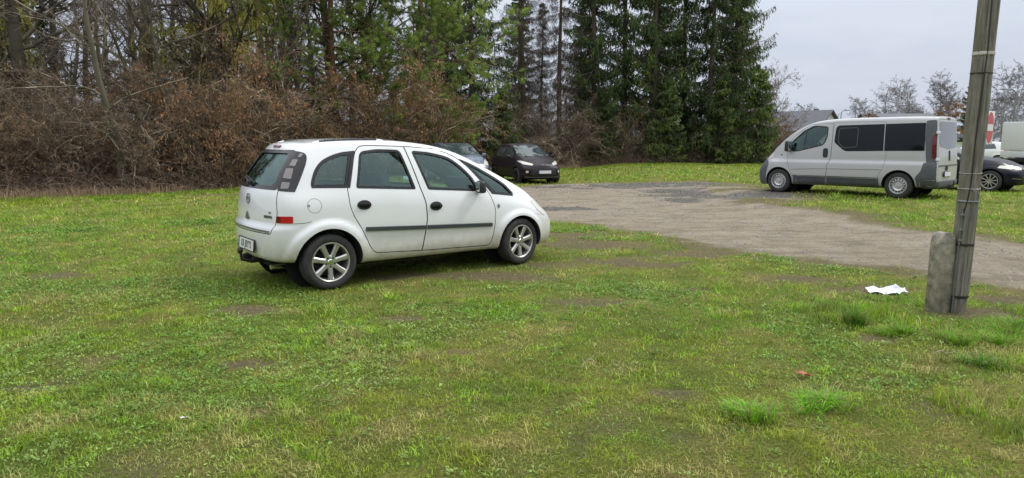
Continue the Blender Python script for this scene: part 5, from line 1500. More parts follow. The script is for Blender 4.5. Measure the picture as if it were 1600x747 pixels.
def finish_tree(name, segs, colfun, leaf=None, thick=.03, leaf_mat_='foliage', parts=('trunk', 'crown')):
    """thing > trunk (thick wood), crown (twigs and leaves)"""
    big = [s for s in segs if s[6] >= thick]; small = [s for s in segs if s[6] < thick]
    root = empty(name)
    if big:
        v, f, s, c = tubes(big, 7, colfun); me = mesh_from_arrays(parts[0], v, f, s, True); vcol(me, 'Col', c.astype(np.float32)); link_mesh(parts[0], me, M['bark'], root)
    me = None
    if small:
        v, f, s, c = tubes(small, 3, colfun); nbf = len(s)
        if leaf is not None:
            lv, lf, ls, lc = leaf
            v, f, s, c = merge([(v, f, s, c), (lv, lf, ls, lc)])
        me = mesh_from_arrays(parts[1], v, f, s); vcol(me, 'Col', c.astype(np.float32))
        o = link_mesh(parts[1], me, [M['bark'], M[leaf_mat_]], root)
        if leaf is not None:
            mi = np.zeros(len(s), dtype=np.int32); mi[nbf:] = 1; me.polygons.foreach_set('material_index', mi)
    elif leaf is not None:
        me = mesh_from_arrays(parts[1], *leaf[:3]); vcol(me, 'Col', leaf[3].astype(np.float32)); link_mesh(parts[1], me, M[leaf_mat_], root)
    return root

def rhombs(P, D, L, W, col, rng, jit=.35):
    """leaf quads: base P (n,3), direction D, length L, width W, colour"""
    n = len(P); D = D + rng.normal(0, jit, (n, 3)); D /= np.linalg.norm(D, axis=1, keepdims=True) + 1e-9
    s = np.cross(D, rng.normal(0, 1, (n, 3))); s /= np.linalg.norm(s, axis=1, keepdims=True) + 1e-9
    L = np.asarray(L)[:, None]; W = np.asarray(W)[:, None]
    V = np.empty((n, 4, 3)); V[:, 0] = P; V[:, 1] = P + D * L * .45 + s * W * .5; V[:, 2] = P + D * L; V[:, 3] = P + D * L * .45 - s * W * .5
    return V.reshape(-1, 3), np.arange(n * 4), np.full(n, 4), np.repeat(col, 4, 0)

def wood_col(thick, thin, rseed=0, moss=0.0):
    thick, thin = np.array(thick), np.array(thin)
    def fn(S):
        g = np.random.default_rng(rseed); k = np.clip((S[:, 6] - .004) / .03, 0, 1)[:, None]
        c = thin * (1 - k) + thick * k
        if moss: c = c * (1 - moss * k) + np.array([.06, .075, .02]) * moss * k
        k2 = np.where(g.random(len(S)) < .16, g.uniform(1.5, 2.4, len(S)), g.uniform(.45, 1.0, len(S)))       # mostly dark wood, some pale lichened twigs
        k2 = np.where(S[:, 8] <= 0, g.uniform(.9, 1.4, len(S)), k2); k2 = np.where((S[:, 8] == 1) & (S[:, 6] > .009), 1.0 + 1.1 * (vnoise(S[:, 0] * 3 + S[:, 2], S[:, 1] * 3, .5, rseed) > .6), k2)
        return c * k2[:, None]
    return fn

def proto_bare_shrub(seed, h=4.2, stems=10, thin=(.27, .205, .14), thick=(.28, .235, .175), leaf=None, density=1.0, arch=-.35, leaf_n=4, leaf_col=(.42, .20, .09), name='bare_shrub'):
    rng = random.Random(seed); segs, tips = [], []
    spec = [dict(n=9, jit=.12, trop=arch, kids=10 * density, ang=.75, kl=.50, start=.12, kr=.68, taper=.38, lift=.1),
            dict(n=7, jit=.18, trop=-.16, kids=8 * density, ang=.8, kl=.50, start=.1, kr=.55, rmin=.007, taper=.5),
            dict(n=4, jit=.20, trop=-.05, kids=5, ang=.8, kl=.55, start=.1, kr=.6, rmin=.0035, taper=.5, tip=True),
            dict(n=2, jit=.2, trop=.0, kids=0, ang=.6, kl=.5, taper=.6)]
    for i in range(stems):
        a = rng.uniform(0, 6.283); o = rng.uniform(0, .10); t = rng.uniform(.05, .55)
        grow(rng, (math.cos(a) * o, math.sin(a) * o, -.05), (math.cos(a) * t, math.sin(a) * t, 1), h * rng.uniform(.7, 1.25), rng.uniform(.018, .038), 0, spec, segs, tips)
    lf = None
    if leaf:
        g = np.random.default_rng(seed); T = np.array(tips); m = g.random(len(T)) < leaf
        T = T[m]; T = np.repeat(T, leaf_n, 0); P = T[:, :3] + g.normal(0, .05, (len(T), 3)); D = T[:, 3:] * .3 + np.array([0, 0, -1.0])
        cl = fbm(P[:, 0] * 1.0 + 9, P[:, 2] * 1.0, .8, seed, 2)[:, None]
        col = (np.array(leaf_col)[None] * (1 - cl * .35) + np.array([.20, .14, .045])[None] * cl * .35) * g.uniform(.45, 1.35, len(P))[:, None]
        lf = rhombs(P, D, g.uniform(.06, .13, len(P)), g.uniform(.028, .05, len(P)), col, g, .4)
    return finish_tree(name, segs, wood_col(thick, thin, seed), lf, thick=.016, leaf_mat_='dead_leaf', parts=('stems', 'crown'))

def proto_bare_tree(seed, h=10, r=.17, thin=(.19, .15, .12), thick=(.16, .135, .11), moss=.3, limb=.34, lean=.05, trop=.0, name='bare_tree', start=.16, kids=26, leaf=0, rmul=1.0, leaf_col=(.26, .13, .06)):
    rng = random.Random(seed); segs, tips = [], []
    spec = [dict(n=16, jit=.045, trop=.0, kids=kids, ang=1.0, kl=limb, start=start, kr=.42, taper=.25),
            dict(n=9, jit=.13, trop=trop, kids=9, ang=.7, kl=.50, start=.15, kr=.5, rmin=.007 * rmul, taper=.3),
            dict(n=6, jit=.17, trop=trop, kids=6, ang=.7, kl=.50, start=.1, kr=.55, rmin=.0048 * rmul, taper=.4),
            dict(n=3, jit=.2, trop=trop, kids=3, ang=.7, kl=.55, start=.1, kr=.6, rmin=.0038 * rmul, taper=.5, tip=True),
            dict(n=2, jit=.2, trop=trop, kids=0, ang=.6, kl=.5, taper=.6)]
    grow(rng, (0, 0, -.1), (rng.uniform(-lean, lean), rng.uniform(-lean, lean), 1), h, r, 0, spec, segs, tips)
    lf = None
    if leaf:
        g = np.random.default_rng(seed); T = np.array(tips); T = T[g.random(len(T)) < leaf]; T = np.repeat(T, 3, 0); P = T[:, :3] + g.normal(0, .05, (len(T), 3))
        col = np.array(leaf_col)[None] * g.uniform(.5, 1.3, len(P))[:, None]
        lf = rhombs(P, T[:, 3:] * .3 + np.array([0, 0, -1.]), g.uniform(.07, .14, len(P)), g.uniform(.03, .06, len(P)), col, g, .5)
    return finish_tree(name, segs, wood_col(thick, thin, seed, moss), lf, thick=.03, leaf_mat_='dead_leaf')

def proto_willow(seed, h=9):
    rng = random.Random(seed); segs, tips = [], []
    spec = [dict(n=12, jit=.06, kids=16, ang=.9, kl=.42, start=.35, kr=.45, taper=.35),
            dict(n=8, jit=.12, trop=.03, kids=9, ang=.7, kl=.5, start=.25, kr=.45, rmin=.008, taper=.3),
            dict(n=5, jit=.15, trop=-.2, kids=9, ang=.8, kl=1.25, start=.2, kr=.5, rmin=.0045, taper=.4, tip=True),
            dict(n=7, jit=.05, trop=-.9, kids=0, ang=.6, kl=.5, taper=.6)]
    grow(rng, (0, 0, -.1), (.06, 0, 1), h, .24, 0, spec, segs, tips)
    g = np.random.default_rng(seed); S = np.array([s for s in segs if s[8] == 3]); S = np.repeat(S, 6, 0)
    t = g.random(len(S))[:, None]; P = S[:, :3] * (1 - t) + S[:, 3:6] * t; D = (S[:, 3:6] - S[:, :3])
    D /= np.linalg.norm(D, axis=1, keepdims=True) + 1e-9
    col = np.array([.46, .45, .09])[None] * g.uniform(.55, 1.3, len(P))[:, None]
    lf = rhombs(P, D, g.uniform(.05, .11, len(P)), g.uniform(.018, .034, len(P)), col, g, .35)
    return finish_tree('willow_tree', segs, wood_col((.10, .085, .06), (.24, .22, .07), seed, .2), lf, thick=.03)

def proto_spruce(seed, H=15, Lmax=2.7, dead=0.0, light=0.0, gaps=.25, zmin=.25, name='spruce_tree', step=.34, size=1.0, twig_col=(.12, .095, .075)):
    rng = random.Random(seed); g = np.random.default_rng(seed)
    segs = []; N = 26
    pts = [(math.sin(i * .31 + seed) * .05, math.cos(i * .27) * .05, H * i / N) for i in range(N + 1)]
    r0 = .017 * H * .75
    for i in range(N): segs.append((*pts[i], *pts[i + 1], r0 * (1 - i / N) + .012, r0 * (1 - (i + 1) / N) + .012, 0))
    LP, LD, LL, LW, LC = [], [], [], [], []
    z = zmin
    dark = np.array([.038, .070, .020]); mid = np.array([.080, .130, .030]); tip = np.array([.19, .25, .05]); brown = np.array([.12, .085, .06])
    while z < H - .3:
        nb = rng.randint(4, 6); a0 = rng.uniform(0, 6.28)
        for b in range(nb):
            if rng.random() < gaps * .5: continue
            a = a0 + b * 6.283 / nb + rng.uniform(-.35, .35)
            rel = z / H; L = Lmax * (1 - rel) ** .62 * rng.uniform(.6, 1.15) * (1 - .25 * (rel < .06))
            zz = z + rng.uniform(-.25, .25); ca, sa = math.cos(a), math.sin(a)
            n = 8; sag = rng.uniform(.25, .55) * L * .5; up = .10 * L
            prev = (0, 0, zz); bd = dead > 0 and rng.random() < dead
            rb = .010 + .007 * L
            for i in range(1, n + 1):
                t = i / n; rr = L * t; z2 = zz - sag * math.sin(t * 2.2) + up * t * t * 1.5
                wob = .05 * math.sin(t * 7 + a * 3)
                p = (ca * rr - sa * wob, sa * rr + ca * wob, max(z2, .08)); segs.append((*prev, *p, rb * (1 - t * .75) + .003, rb * (1 - (t + .12) * .75) + .003, 1))
                if t > .18:
                    k = 6 if not bd else 4
                    for q in range(k):
                        f = rng.random(); bx, by, bz = (prev[j] + (p[j] - prev[j]) * f for j in range(3))
                        sd = 1 if q % 2 else -1; tl = (.22 + .50 * L / Lmax) * (1 - t * .55) * rng.uniform(.5, 1.25)
                        fx, fy = ca * .5 - sa * sd * .8, sa * .5 + ca * sd * .8; dz = -rng.uniform(.3, 2.4)
                        m = math.sqrt(fx * fx + fy * fy + dz * dz); dx, dy, dz = fx / m, fy / m, dz / m
                        ex, ey, ez = bx + dx * tl, by + dy * tl, bz + dz * tl
                        segs.append((bx, by, bz, ex, ey, ez, .005, .003, 2))
                        if bd:
                            for _ in range(3):
                                h = rng.random(); cx, cy, cz = bx + dx * tl * h, by + dy * tl * h, bz + dz * tl * h; w = .16
                                segs.append((cx, cy, cz, cx + rng.uniform(-w, w), cy + rng.uniform(-w, w), cz - rng.uniform(.05, .28), .0035, .0025, 2))
                            continue
                        nl = int(5 + tl * 14)
                        for _ in range(nl):
                            h = rng.random(); LP.append((bx + dx * tl * h, by + dy * tl * h, bz + dz * tl * h)); s2 = rng.choice((-1, 1))
                            LD.append((dx * .8 - dy * s2 * .5, dy * .8 + dx * s2 * .5, dz * .8 - .15)); LL.append(rng.uniform(.09, .17) * size); LW.append(rng.uniform(.030, .055) * size)
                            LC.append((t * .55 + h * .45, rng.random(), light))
                prev = p
        z += step * rng.uniform(.8, 1.2)
    lf = None
    if LP:
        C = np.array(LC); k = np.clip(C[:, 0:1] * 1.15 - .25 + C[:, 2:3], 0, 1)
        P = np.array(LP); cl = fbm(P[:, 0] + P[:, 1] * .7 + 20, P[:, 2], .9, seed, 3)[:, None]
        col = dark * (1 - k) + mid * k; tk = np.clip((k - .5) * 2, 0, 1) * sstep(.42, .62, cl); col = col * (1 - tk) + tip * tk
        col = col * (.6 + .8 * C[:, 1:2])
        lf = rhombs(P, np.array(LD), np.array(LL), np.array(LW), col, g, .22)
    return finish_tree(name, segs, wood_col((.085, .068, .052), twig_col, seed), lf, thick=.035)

def proto_pine(seed, H=10.5, Lmax=3.4, zmin=2.2, r=.15, name='pine_tree', nb=30, bright=1.0):
    rng = random.Random(seed); g = np.random.default_rng(seed); segs, tips = [], []
    spec = [dict(n=14, jit=.03, kids=0, ang=1, kl=.3, taper=.4), dict(n=8, jit=.12, trop=-.10, kids=11, ang=.75, kl=.48, start=.25, kr=.5, rmin=.010, taper=.4, lift=.05),
            dict(n=5, jit=.15, trop=.10, kids=6, ang=.7, kl=.5, start=.2, kr=.5, rmin=.006, taper=.5, tip=True), dict(n=2, jit=.15, trop=.2, kids=0, ang=.6, kl=.5, taper=.6)]
    tr = []; grow(rng, (0, 0, -.1), (.02, .02, 1), H, r, 0, spec[:1], tr, [])
    segs += tr
    for i in range(nb):
        t = zmin / H + (1 - zmin / H) * (i + rng.random()) / nb; s = tr[min(13, int(t * 14))]; a = i * 2.4 + rng.uniform(-.4, .4)
        L = Lmax * (1 - max(0, t - .6) * 1.5) * rng.uniform(.65, 1.15)
        grow(rng, (s[0], s[1], t * H), (math.cos(a), math.sin(a), rng.uniform(-.15, .3)), L, .035, 1, spec, segs, tips)
    T = np.array(tips); nn = 46; T2 = np.repeat(T, nn, 0); u = g.normal(0, 1, (len(T2), 3)); u /= np.linalg.norm(u, axis=1, keepdims=True)
    D = u * .8 + T2[:, 3:] * .9 + np.array([0, 0, .15]); P = T2[:, :3] - T2[:, 3:] * g.uniform(0, .20, len(T2))[:, None]
    shade = np.repeat(g.uniform(0, 1, len(T)), nn)[:, None]
    col = (np.array([.095, .165, .040]) * (1 - shade) + np.array([.32, .40, .095]) * shade) * g.uniform(.65, 1.3, len(P))[:, None] * bright
    lf = rhombs(P, D, g.uniform(.11, .19, len(P)), g.uniform(.012, .022, len(P)), col, g, .1)
    return finish_tree(name, segs, wood_col((.13, .075, .045), (.13, .10, .07), seed), lf, thick=.035)

def place(proto, px, Z, label, cat, group=None, s=1.0, rz=None, sz=None, first={}):
    """stand a tree (or a copy of it) at a distance Z straight ahead, px sideways measured on the photo"""
    x = (px - 800) / 1090.0 * Z
    return place_xy(proto, x, Z, label, cat, group, s, rz, sz)
_used = {}
_prng = random.Random(77)
def place_xy(proto, x, y, label, cat, group=None, s=1.0, rz=None, sz=None):
    if proto.name not in _used:
        r = proto; _used[proto.name] = True
    else:
        r = proto.copy(); COL.objects.link(r)
        for ch in proto.children:
            c = ch.copy(); COL.objects.link(c); c.parent = r
    r.location = (x, y, tz(x, y) - .02); r.rotation_euler = (0, 0, _prng.uniform(0, 6.28) if rz is None else rz); r.scale = (s, s, sz or s)
    for k in ('label', 'category', 'group'):
        if k in r: del r[k]
    tag(r, label, cat, group)
    return r
# ================================================================ the wood
def build_wood():
    SH = [proto_bare_shrub(1, 4.2, 11, density=1.25), proto_bare_shrub(2, 3.6, 13, arch=-.5, thin=(.30, .23, .16), density=1.2), proto_bare_shrub(3, 4.8, 9, arch=-.22, thin=(.24, .18, .13), density=1.3)]
    RU = [proto_bare_shrub(11, 5.4, 9, leaf=.52, density=1.05, arch=-.2, leaf_col=(.44, .235, .115), name='rusty_shrub'), proto_bare_shrub(12, 4.6, 10, leaf=.30, density=1.0, arch=-.3, name='rusty_shrub', leaf_col=(.33, .20, .10))]
    BT = [proto_bare_tree(21, 11, .20), proto_bare_tree(22, 9.5, .14, thick=(.17, .145, .12)), proto_bare_tree(23, 12, .26, moss=.15, thick=(.07, .06, .05), thin=(.08, .065, .055))]
    WI = proto_willow(31, 9.5)
    SP = [proto_spruce(41, 16.5, 3.5, step=.31, gaps=.32, zmin=.15), proto_spruce(42, 15.5, 3.2, gaps=.40, step=.30, zmin=.15), proto_spruce(43, 17.5, 3.5, gaps=.38, light=.10, step=.32, zmin=.15)]
    DS = [proto_spruce(51, 15, 2.3, dead=1.0, gaps=.15, zmin=.6, name='dead_spruce', step=.30), proto_spruce(52, 14, 2.1, dead=.97, gaps=.2, zmin=.5, name='dead_spruce', step=.30)]
    PI = proto_pine(61, 11.5, 4.2, nb=46, zmin=3.7, r=.18)
    PB = proto_pine(62, 5.0, 2.3, zmin=.5, r=.07, nb=26, bright=1.15, name='young_pine')
    YS = proto_spruce(44, 5.5, 1.6, light=.35, gaps=.1, name='young_spruce', size=.9)
    # --- front row on the left, each one its own shrub
    g1 = "bare shrubs along the wood's edge"
    rows = [(SH[1], -45, 23.6, 'tangled bare shrub cut by the left edge of the photo'), (SH[0], 30, 24.0, 'arching bare brown shrub near the left edge, above dead straw'),
            (SH[2], 112, 24.2, 'bare shrub with drooping twigs left of the grey forked tree'), (SH[1], 168, 24.8, 'low tangled shrub at the foot of the grey forked tree'),
            (SH[0], 236, 25.0, 'bare shrub right of the grey forked tree under the yellow willow'), (SH[1], 300, 26.0, 'low bare shrub beneath the rust leaved shrubs'),
            (SH[2], 525, 31.0, 'bare brown shrub behind the white hatchback roof, under the pine'), (SH[0], 590, 32.5, 'tangled bare shrub behind the white hatchback, right of the pine trunk'),
            (SH[1], 470, 29.5, 'bare shrub between the rusty leaves and the pine trunk'), (SH[2], 640, 33.0, 'brown bare shrub between the pine and the dark spruce')]
    for i, (p, px, Z, lab) in enumerate(rows): place(p, px, Z, lab, 'shrub', g1, s=.80 if i % 2 else .9, sz=.72 if i % 2 else .84)
    g2 = 'shrubs holding rust coloured dead leaves'
    for p, px, Z, s, lab in ((RU[0], 330, 26.4, 1.0, 'tall shrub full of rust brown leaves left of the hatchback'), (RU[1], 385, 27.2, 1.05, 'shrub with hanging rusty leaves just behind the hatchback tail'),
                             (RU[0], 440, 28.5, 1.0, 'orange brown leafy shrub above the hatchback roof rear'), (RU[1], 285, 27.5, 1.0, 'thin rusty shrub below the yellow willow twigs'),
                             (RU[0], 600, 31.5, 1.0, 'tall tan shrub under the pine boughs, over the white roof'), (RU[1], 668, 34.5, 1.15, 'dull reddish shrub in the gap left of the dark spruce'), (RU[1], 5, 26.5, 1.0, 'ochre leaved shrub at the far left of the wood')):
        place(p, px, Z, lab, 'shrub', g2, s=s)
    # --- trees standing in and above them on the left
    g3 = 'bare trees of the left wood'
    for p, px, Z, s, lab in ((BT[1], 193, 23.6, .92, 'grey forked bare tree standing alone on the grass edge'), (BT[2], 48, 31, 1.3, 'thickest dark trunk near the upper left corner'),
                             (BT[2], 106, 33, .95, 'dark upright trunk second from the left'), (BT[0], 150, 35, 1.0, 'slim mossy tree behind the forked tree'),
                             (BT[0], 228, 34, 1.05, 'mossy bare tree behind the willow twigs'), (BT[2], 300, 36, .9, 'dark bare tree deep behind the rusty shrubs'),
                             (BT[1], 405, 34, 1.15, 'bare tree rising above the hatchback tail'), (BT[0], 460, 37, 1.0, 'greyish bare tree left of the pine'),
                             (BT[1], -20, 30, 1.1, 'mossy bare tree leaning in at the left edge')):
        place(p, px, Z, lab, 'tree', g3, s=s)
    for p, px, Z, s_, lab in ((BT[1], 82, 25.2, .8, 'thin pale bare tree growing out of the shrubs at far left'), (BT[0], 262, 25.8, .75, 'slim mossy tree at the grass edge under the willow'), (BT[1], 352, 26.8, .85, 'thin grey tree among the rust leaved shrubs'),
                              (BT[0], 498, 31.5, .8, 'slim bare tree directly left of the pine trunk'), (BT[1], 612, 34.0, .8, 'thin bare tree under the pine boughs')):
        place(p, px, Z, lab, 'tree', g3, s=s_)
    place(WI, 290, 27.4, 'willow with hanging yellow green twigs above the shrubs', 'tree', 'yellow willows', rz=.5, s=.92)
    place(WI, 15, 30.0, 'yellow willow twigs over the upper left corner', 'tree', 'yellow willows', rz=4.0, s=1.25)
    place(SP[1], 20, 36, 'dark spruce lower boughs at the left edge', 'tree', 'dark spruces of the left wood', s=.62)
    place(SP[0], 88, 40, 'dark spruce hidden behind the two left trunks', 'tree', 'dark spruces of the left wood', s=.60)
    for p, px, Z, s, lab in ((BT[0], 20, 40, 1.0, 'mossy bare tree deep behind the left edge trunks'), (BT[1], 130, 41, 1.2, 'pale bare tree deep between the left trunks'), (BT[0], 185, 43, 1.1, 'bare tree deep behind the grey forked tree'),
                             (BT[2], 260, 42, .9, 'dark bare tree deep behind the willow'), (BT[1], 335, 41, 1.2, 'pale bare crown deep behind the rusty leaves'), (BT[0], 378, 39, 1.05, 'mossy bare crown above the rusty leaves'),
                             (BT[0], 432, 41, 1.1, 'bare crown deep above the hatchback roof'), (BT[1], 500, 40, 1.2, 'pale bare tree just left of the pine trunk'), (BT[0], 575, 44, 1.1, 'bare tree deep behind the pine boughs')):
        place(p, px, Z, lab, 'tree', g3, s=s)
    # --- pine and the spruces
    place(PI, 533, 31.5, 'scots pine with bright green needles over the hatchback', 'tree', 'pines', rz=.4, s=1.05)
    place(PI, 652, 35.0, 'second pine whose boughs reach towards the dark spruce', 'tree', 'pines', rz=2.2, s=1.1)
    place(PB, 690, 36.0, 'light green low pine bough behind the blue grey car', 'tree', 'young conifers', s=.85)
    place(YS, 785, 40.5, 'young yellow green spruce behind the plum hatchback', 'tree', 'young conifers', s=.9)
    place(SP[0], 738, 43.0, 'very dark tall spruce left of the bare spruces', 'tree', 'green spruces', s=1.05, sz=1.3)
    place(SP[0], 700, 46.5, 'dark spruce behind the low pine bough', 'tree', 'green spruces', s=.95)
    g5 = 'dead brown spruces'
    for p, px, Z, s, lab in ((DS[0], 817, 45.5, 1.12, 'left bare spruce with brown hanging twigs'), (DS[1], 873, 46.5, 1.15, 'right bare spruce, slimmer, with brown twigs'), (DS[1], 846, 49.0, .8, 'short dead spruce between the two bare spruce trunks'), (DS[0], 905, 49.5, .75, 'dead brown spruce at the foot of the first green spruce')):
        place(p, px, Z, lab, 'tree', g5, s=s)
    for p, px, Z, s, lab in ((SH[0], 800, 43.0, 1.0, 'brown twiggy shrub behind the plum hatchback roof'), (SH[2], 850, 44.5, 1.1, 'brown twiggy shrub right of the plum hatchback'), (SH[1], 893, 45.0, 1.05, 'low brown shrub at the foot of the green spruces'), (SH[0], 975, 46.0, .75, 'small grey shrub on the grass under the green spruces')):
        place(p, px, Z, lab, 'shrub', 'brown shrubs under the spruces', s=s)
    g6 = 'green spruces'
    for p, px, Z, s, lab in ((SP[1], 925, 47.0, 1.0, 'first green spruce right of the bare ones'), (SP[0], 972, 48.5, 1.02, 'second green spruce of the right row'), (SP[2], 1018, 47.5, 1.0, 'third green spruce, in the middle of the right row'),
                             (SP[1], 1062, 49.5, 1.08, 'fourth green spruce of the right row'), (SP[0], 1105, 48.0, 1.0, 'fifth green spruce of the right row, one before the last'), (SP[2], 1140, 49.0, .92, 'last green spruce on the right, against the sky'),
                             (YS, 945, 45.6, .85, 'small young spruce in front of the first green spruce'), (YS, 1040, 46.2, 1.0, 'small young spruce under the middle spruces'), (YS, 1120, 46.5, 1.05, 'small young spruce under the fifth spruce'), (YS, 1178, 47.5, 1.25, 'bushy young spruce at the right end of the row')):
        place(p, px, Z, lab, 'tree', g6, s=s, sz=s * (1.45 if p is not YS else 1))
    place(proto_bare_tree(24, 9.0, .12, thin=(.20, .155, .13), thick=(.17, .14, .12), moss=0, limb=.42, start=.06, kids=44, leaf=.18, rmul=1.6, trop=.03), 1190, 51.0, 'bare reddish tree with few dead leaves right of the spruces', 'tree', None, s=1.0)
    place(SH[1], 1215, 52.0, 'brown bush left of the minibus nose', 'shrub', None, s=.62)
    place(SH[2], 1195, 51.5, 'low twiggy bush at the end of the spruce row', 'shrub', None, s=.55)
    # --- deeper wood, rows behind that close the view
    r = random.Random(5)
    lab_s = 'bare brown shrub deep in the tangled wood'; lab_t = 'thin bare tree deep in the tangled wood'
    where = ['past the left edge of the photo', 'behind the left edge trunks', 'behind the thickest left trunk', 'behind the dark second trunk', 'behind the grey forked tree', 'behind the willow', 'behind the thin rusty shrub',
             'behind the tall rusty shrub', 'behind the hatchback tail', 'left of the pine trunk', 'behind the pine trunk', 'under the middle pine', 'under the second pine']
    for ci, px in enumerate(range(-90, 700, 62)):
        z0 = np.interp((px - 800) / 1090 * 30, [p[0] for p in EDGE], [p[1] for p in EDGE])
        for k, row in ((5.5, 'second'), (9.5, 'third'), (15.0, 'rearmost')):
            lab_s = 'bare shrub, %s row of the wood, %s' % (row, where[ci])
            place(r.choice(SH + RU[1:]), px + r.uniform(-25, 25), z0 + k + r.uniform(-1, 1), lab_s, 'shrub', 'shrubs deep in the wood', s=r.uniform(.8, 1.05), sz=r.uniform(.65, .95))
        place(r.choice(BT[:2]), px + r.uniform(-30, 30), z0 + 12 + r.uniform(-2, 5), 'thin bare tree deep in the wood, ' + where[ci], 'tree', 'trees deep in the wood', s=r.uniform(.8, 1.1))
    nth = 'first second third fourth fifth sixth seventh eighth ninth tenth eleventh twelfth thirteenth fourteenth'.split()
    for i, px in enumerate(range(-70, 680, 54)):
        if i in (3, 4, 5): continue
        z0 = np.interp((px - 800) / 1090 * 30, [p[0] for p in EDGE], [p[1] for p in EDGE])
        place(BT[i % 3], px + r.uniform(-12, 12), z0 + 7 + r.uniform(-1, 2), 'tall bare crown filling the wood, %s from the left edge' % nth[i], 'tree', 'tall crowns of the wood', s=r.uniform(1.0, 1.25))
    wh2 = ['behind the low pine bough', 'behind the very dark spruce', 'behind the left bare spruce', 'behind the short dead spruce', 'behind the first green spruce', 'behind the second green spruce',
           'behind the third green spruce', 'behind the fourth green spruce', 'behind the fifth green spruce']
    for ci, px in enumerate(range(690, 1170, 55)):
        if px % 2 == 0: place(r.choice(SP), px + r.uniform(-15, 15), 55 + r.uniform(-1, 3), 'second row green spruce standing ' + wh2[ci], 'tree', 'second row spruces', s=r.uniform(.85, 1.05))
        place(r.choice(SH), px + r.uniform(-15, 15), 51 + r.uniform(-1, 2), 'dark twiggy shrub in the shade ' + wh2[ci], 'shrub', 'shrubs behind the spruces', s=r.uniform(.8, 1.0))
    # --- floor tangle of the wood: nobody could count it
    rng = random.Random(9); segs = []
    for i in range(9500):
        x = rng.uniform(-27, 19); ye = float(np.interp(x, [p[0] for p in EDGE], [p[1] for p in EDGE])); y = ye + .2 + rng.random() ** 1.6 * 9
        px_, py_, pz_ = x, y, tz(x, y); a = rng.uniform(0, 6.28); d = [math.cos(a) * .5, math.sin(a) * .5, rng.uniform(.4, 1.2)]; L = rng.uniform(.4, 1.9) / 6; rr = rng.uniform(.004, .010)
        for q in range(6):
            d[0] += rng.gauss(0, .15); d[1] += rng.gauss(0, .15); d[2] -= rng.uniform(.05, .38); m = math.sqrt(sum(v * v for v in d)); d = [v / m for v in d]
            nx_, ny_, nz_ = px_ + d[0] * L, py_ + d[1] * L, max(pz_ + d[2] * L, tz(px_, py_) + .02 if q == 0 else .03)
            segs.append((px_, py_, pz_, nx_, ny_, nz_, rr, rr * .85, 2)); px_, py_, pz_ = nx_, ny_, nz_; rr *= .85
    v, f, s, c = tubes(segs, 3, wood_col((.15, .11, .08), (.17, .12, .085), 4)); me = mesh_from_arrays('undergrowth', v, f, s); vcol(me, 'Col', c.astype(np.float32))
    o = link_mesh('undergrowth', me, M['bark']); tag(o, 'tangled bramble and dead twigs on the floor of the wood', 'undergrowth', kind='stuff')
# ================================================================ pole, sign, post, litter, tufts
def pole_mat():
    m, n, l, b = new_mat('pole_wood'); b.inputs['Roughness'].default_value = .9; b.inputs['Specular IOR Level'].default_value = .2
    tc = n.new('ShaderNodeTexCoord'); mp = n.new('ShaderNodeMapping'); mp.inputs['Scale'].default_value = (22, 22, 1.3); l.new(tc.outputs['Object'], mp.inputs['Vector'])
    t = n.new('ShaderNodeTexNoise'); t.inputs['Scale'].default_value = 2.2; t.inputs['Detail'].default_value = 9; t.inputs['Roughness'].default_value = .75; l.new(mp.outputs['Vector'], t.inputs['Vector'])
    r = n.new('ShaderNodeValToRGB'); e = r.color_ramp.elements; e[0].position = .33; e[0].color = (.085, .078, .068, 1); e[1].position = .70; e[1].color = (.35, .33, .29, 1); q = e.new(.5); q.color = (.205, .188, .160, 1)
    l.new(t.outputs['Fac'], r.inputs['Fac'])
    t2 = n.new('ShaderNodeTexNoise'); t2.inputs['Scale'].default_value = 3.2; t2.inputs['Detail'].default_value = 7; l.new(tc.outputs['Object'], t2.inputs['Vector'])
    sp = n.new('ShaderNodeSeparateXYZ'); l.new(tc.outputs['Object'], sp.inputs['Vector'])
    mr = n.new('ShaderNodeMapRange'); mr.inputs['From Min'].default_value = .03; mr.inputs['From Max'].default_value = -.10; l.new(sp.outputs['X'], mr.inputs['Value'])   # algae on the weather side
    mr2 = n.new('ShaderNodeMapRange'); mr2.inputs['From Min'].default_value = .42; mr2.inputs['From Max'].default_value = .62; mr2.inputs['To Max'].default_value = .75; l.new(t2.outputs['Fac'], mr2.inputs['Value'])
    mu = n.new('ShaderNodeMath'); mu.operation = 'MULTIPLY'; l.new(mr.outputs[0], mu.inputs[0]); l.new(mr2.outputs[0], mu.inputs[1])
    mx = n.new('ShaderNodeMix'); mx.data_type = 'RGBA'; mx.inputs['B'].default_value = (.135, .13, .075, 1); l.new(mu.outputs[0], mx.inputs['Factor']); l.new(r.outputs['Color'], mx.inputs['A']); l.new(mx.outputs['Result'], b.inputs['Base Color'])
    bp = n.new('ShaderNodeBump'); bp.inputs['Strength'].default_value = .9; bp.inputs['Distance'].default_value = .012; l.new(t.outputs['Fac'], bp.inputs['Height']); l.new(bp.outputs['Normal'], b.inputs['Normal'])
    return m
M['pole_wood'] = pole_mat()
M['concrete'] = pmat('concrete', (.28, .25, .20), .95, noise=.5, nscale=11, bump=1.0, bscale=60)
M['galvanised'] = pmat('galvanised', (.23, .235, .24), .45, .6, noise=.2, nscale=14)
M['band_steel'] = pmat('band_steel', (.045, .042, .04), .55, .5, noise=.3)
M['wire'] = pmat('wire', (.42, .40, .36), .5, .3)
M['tape'] = pmat('tape', (.50, .47, .42), .6, noise=.15)
M['sign_white'] = pmat('sign_white', (.72, .71, .70), .4, noise=.05)
M['sign_red'] = pmat('sign_red', (.50, .035, .045), .4, noise=.1)
M['paper'] = pmat('paper', (.70, .71, .75), .7)
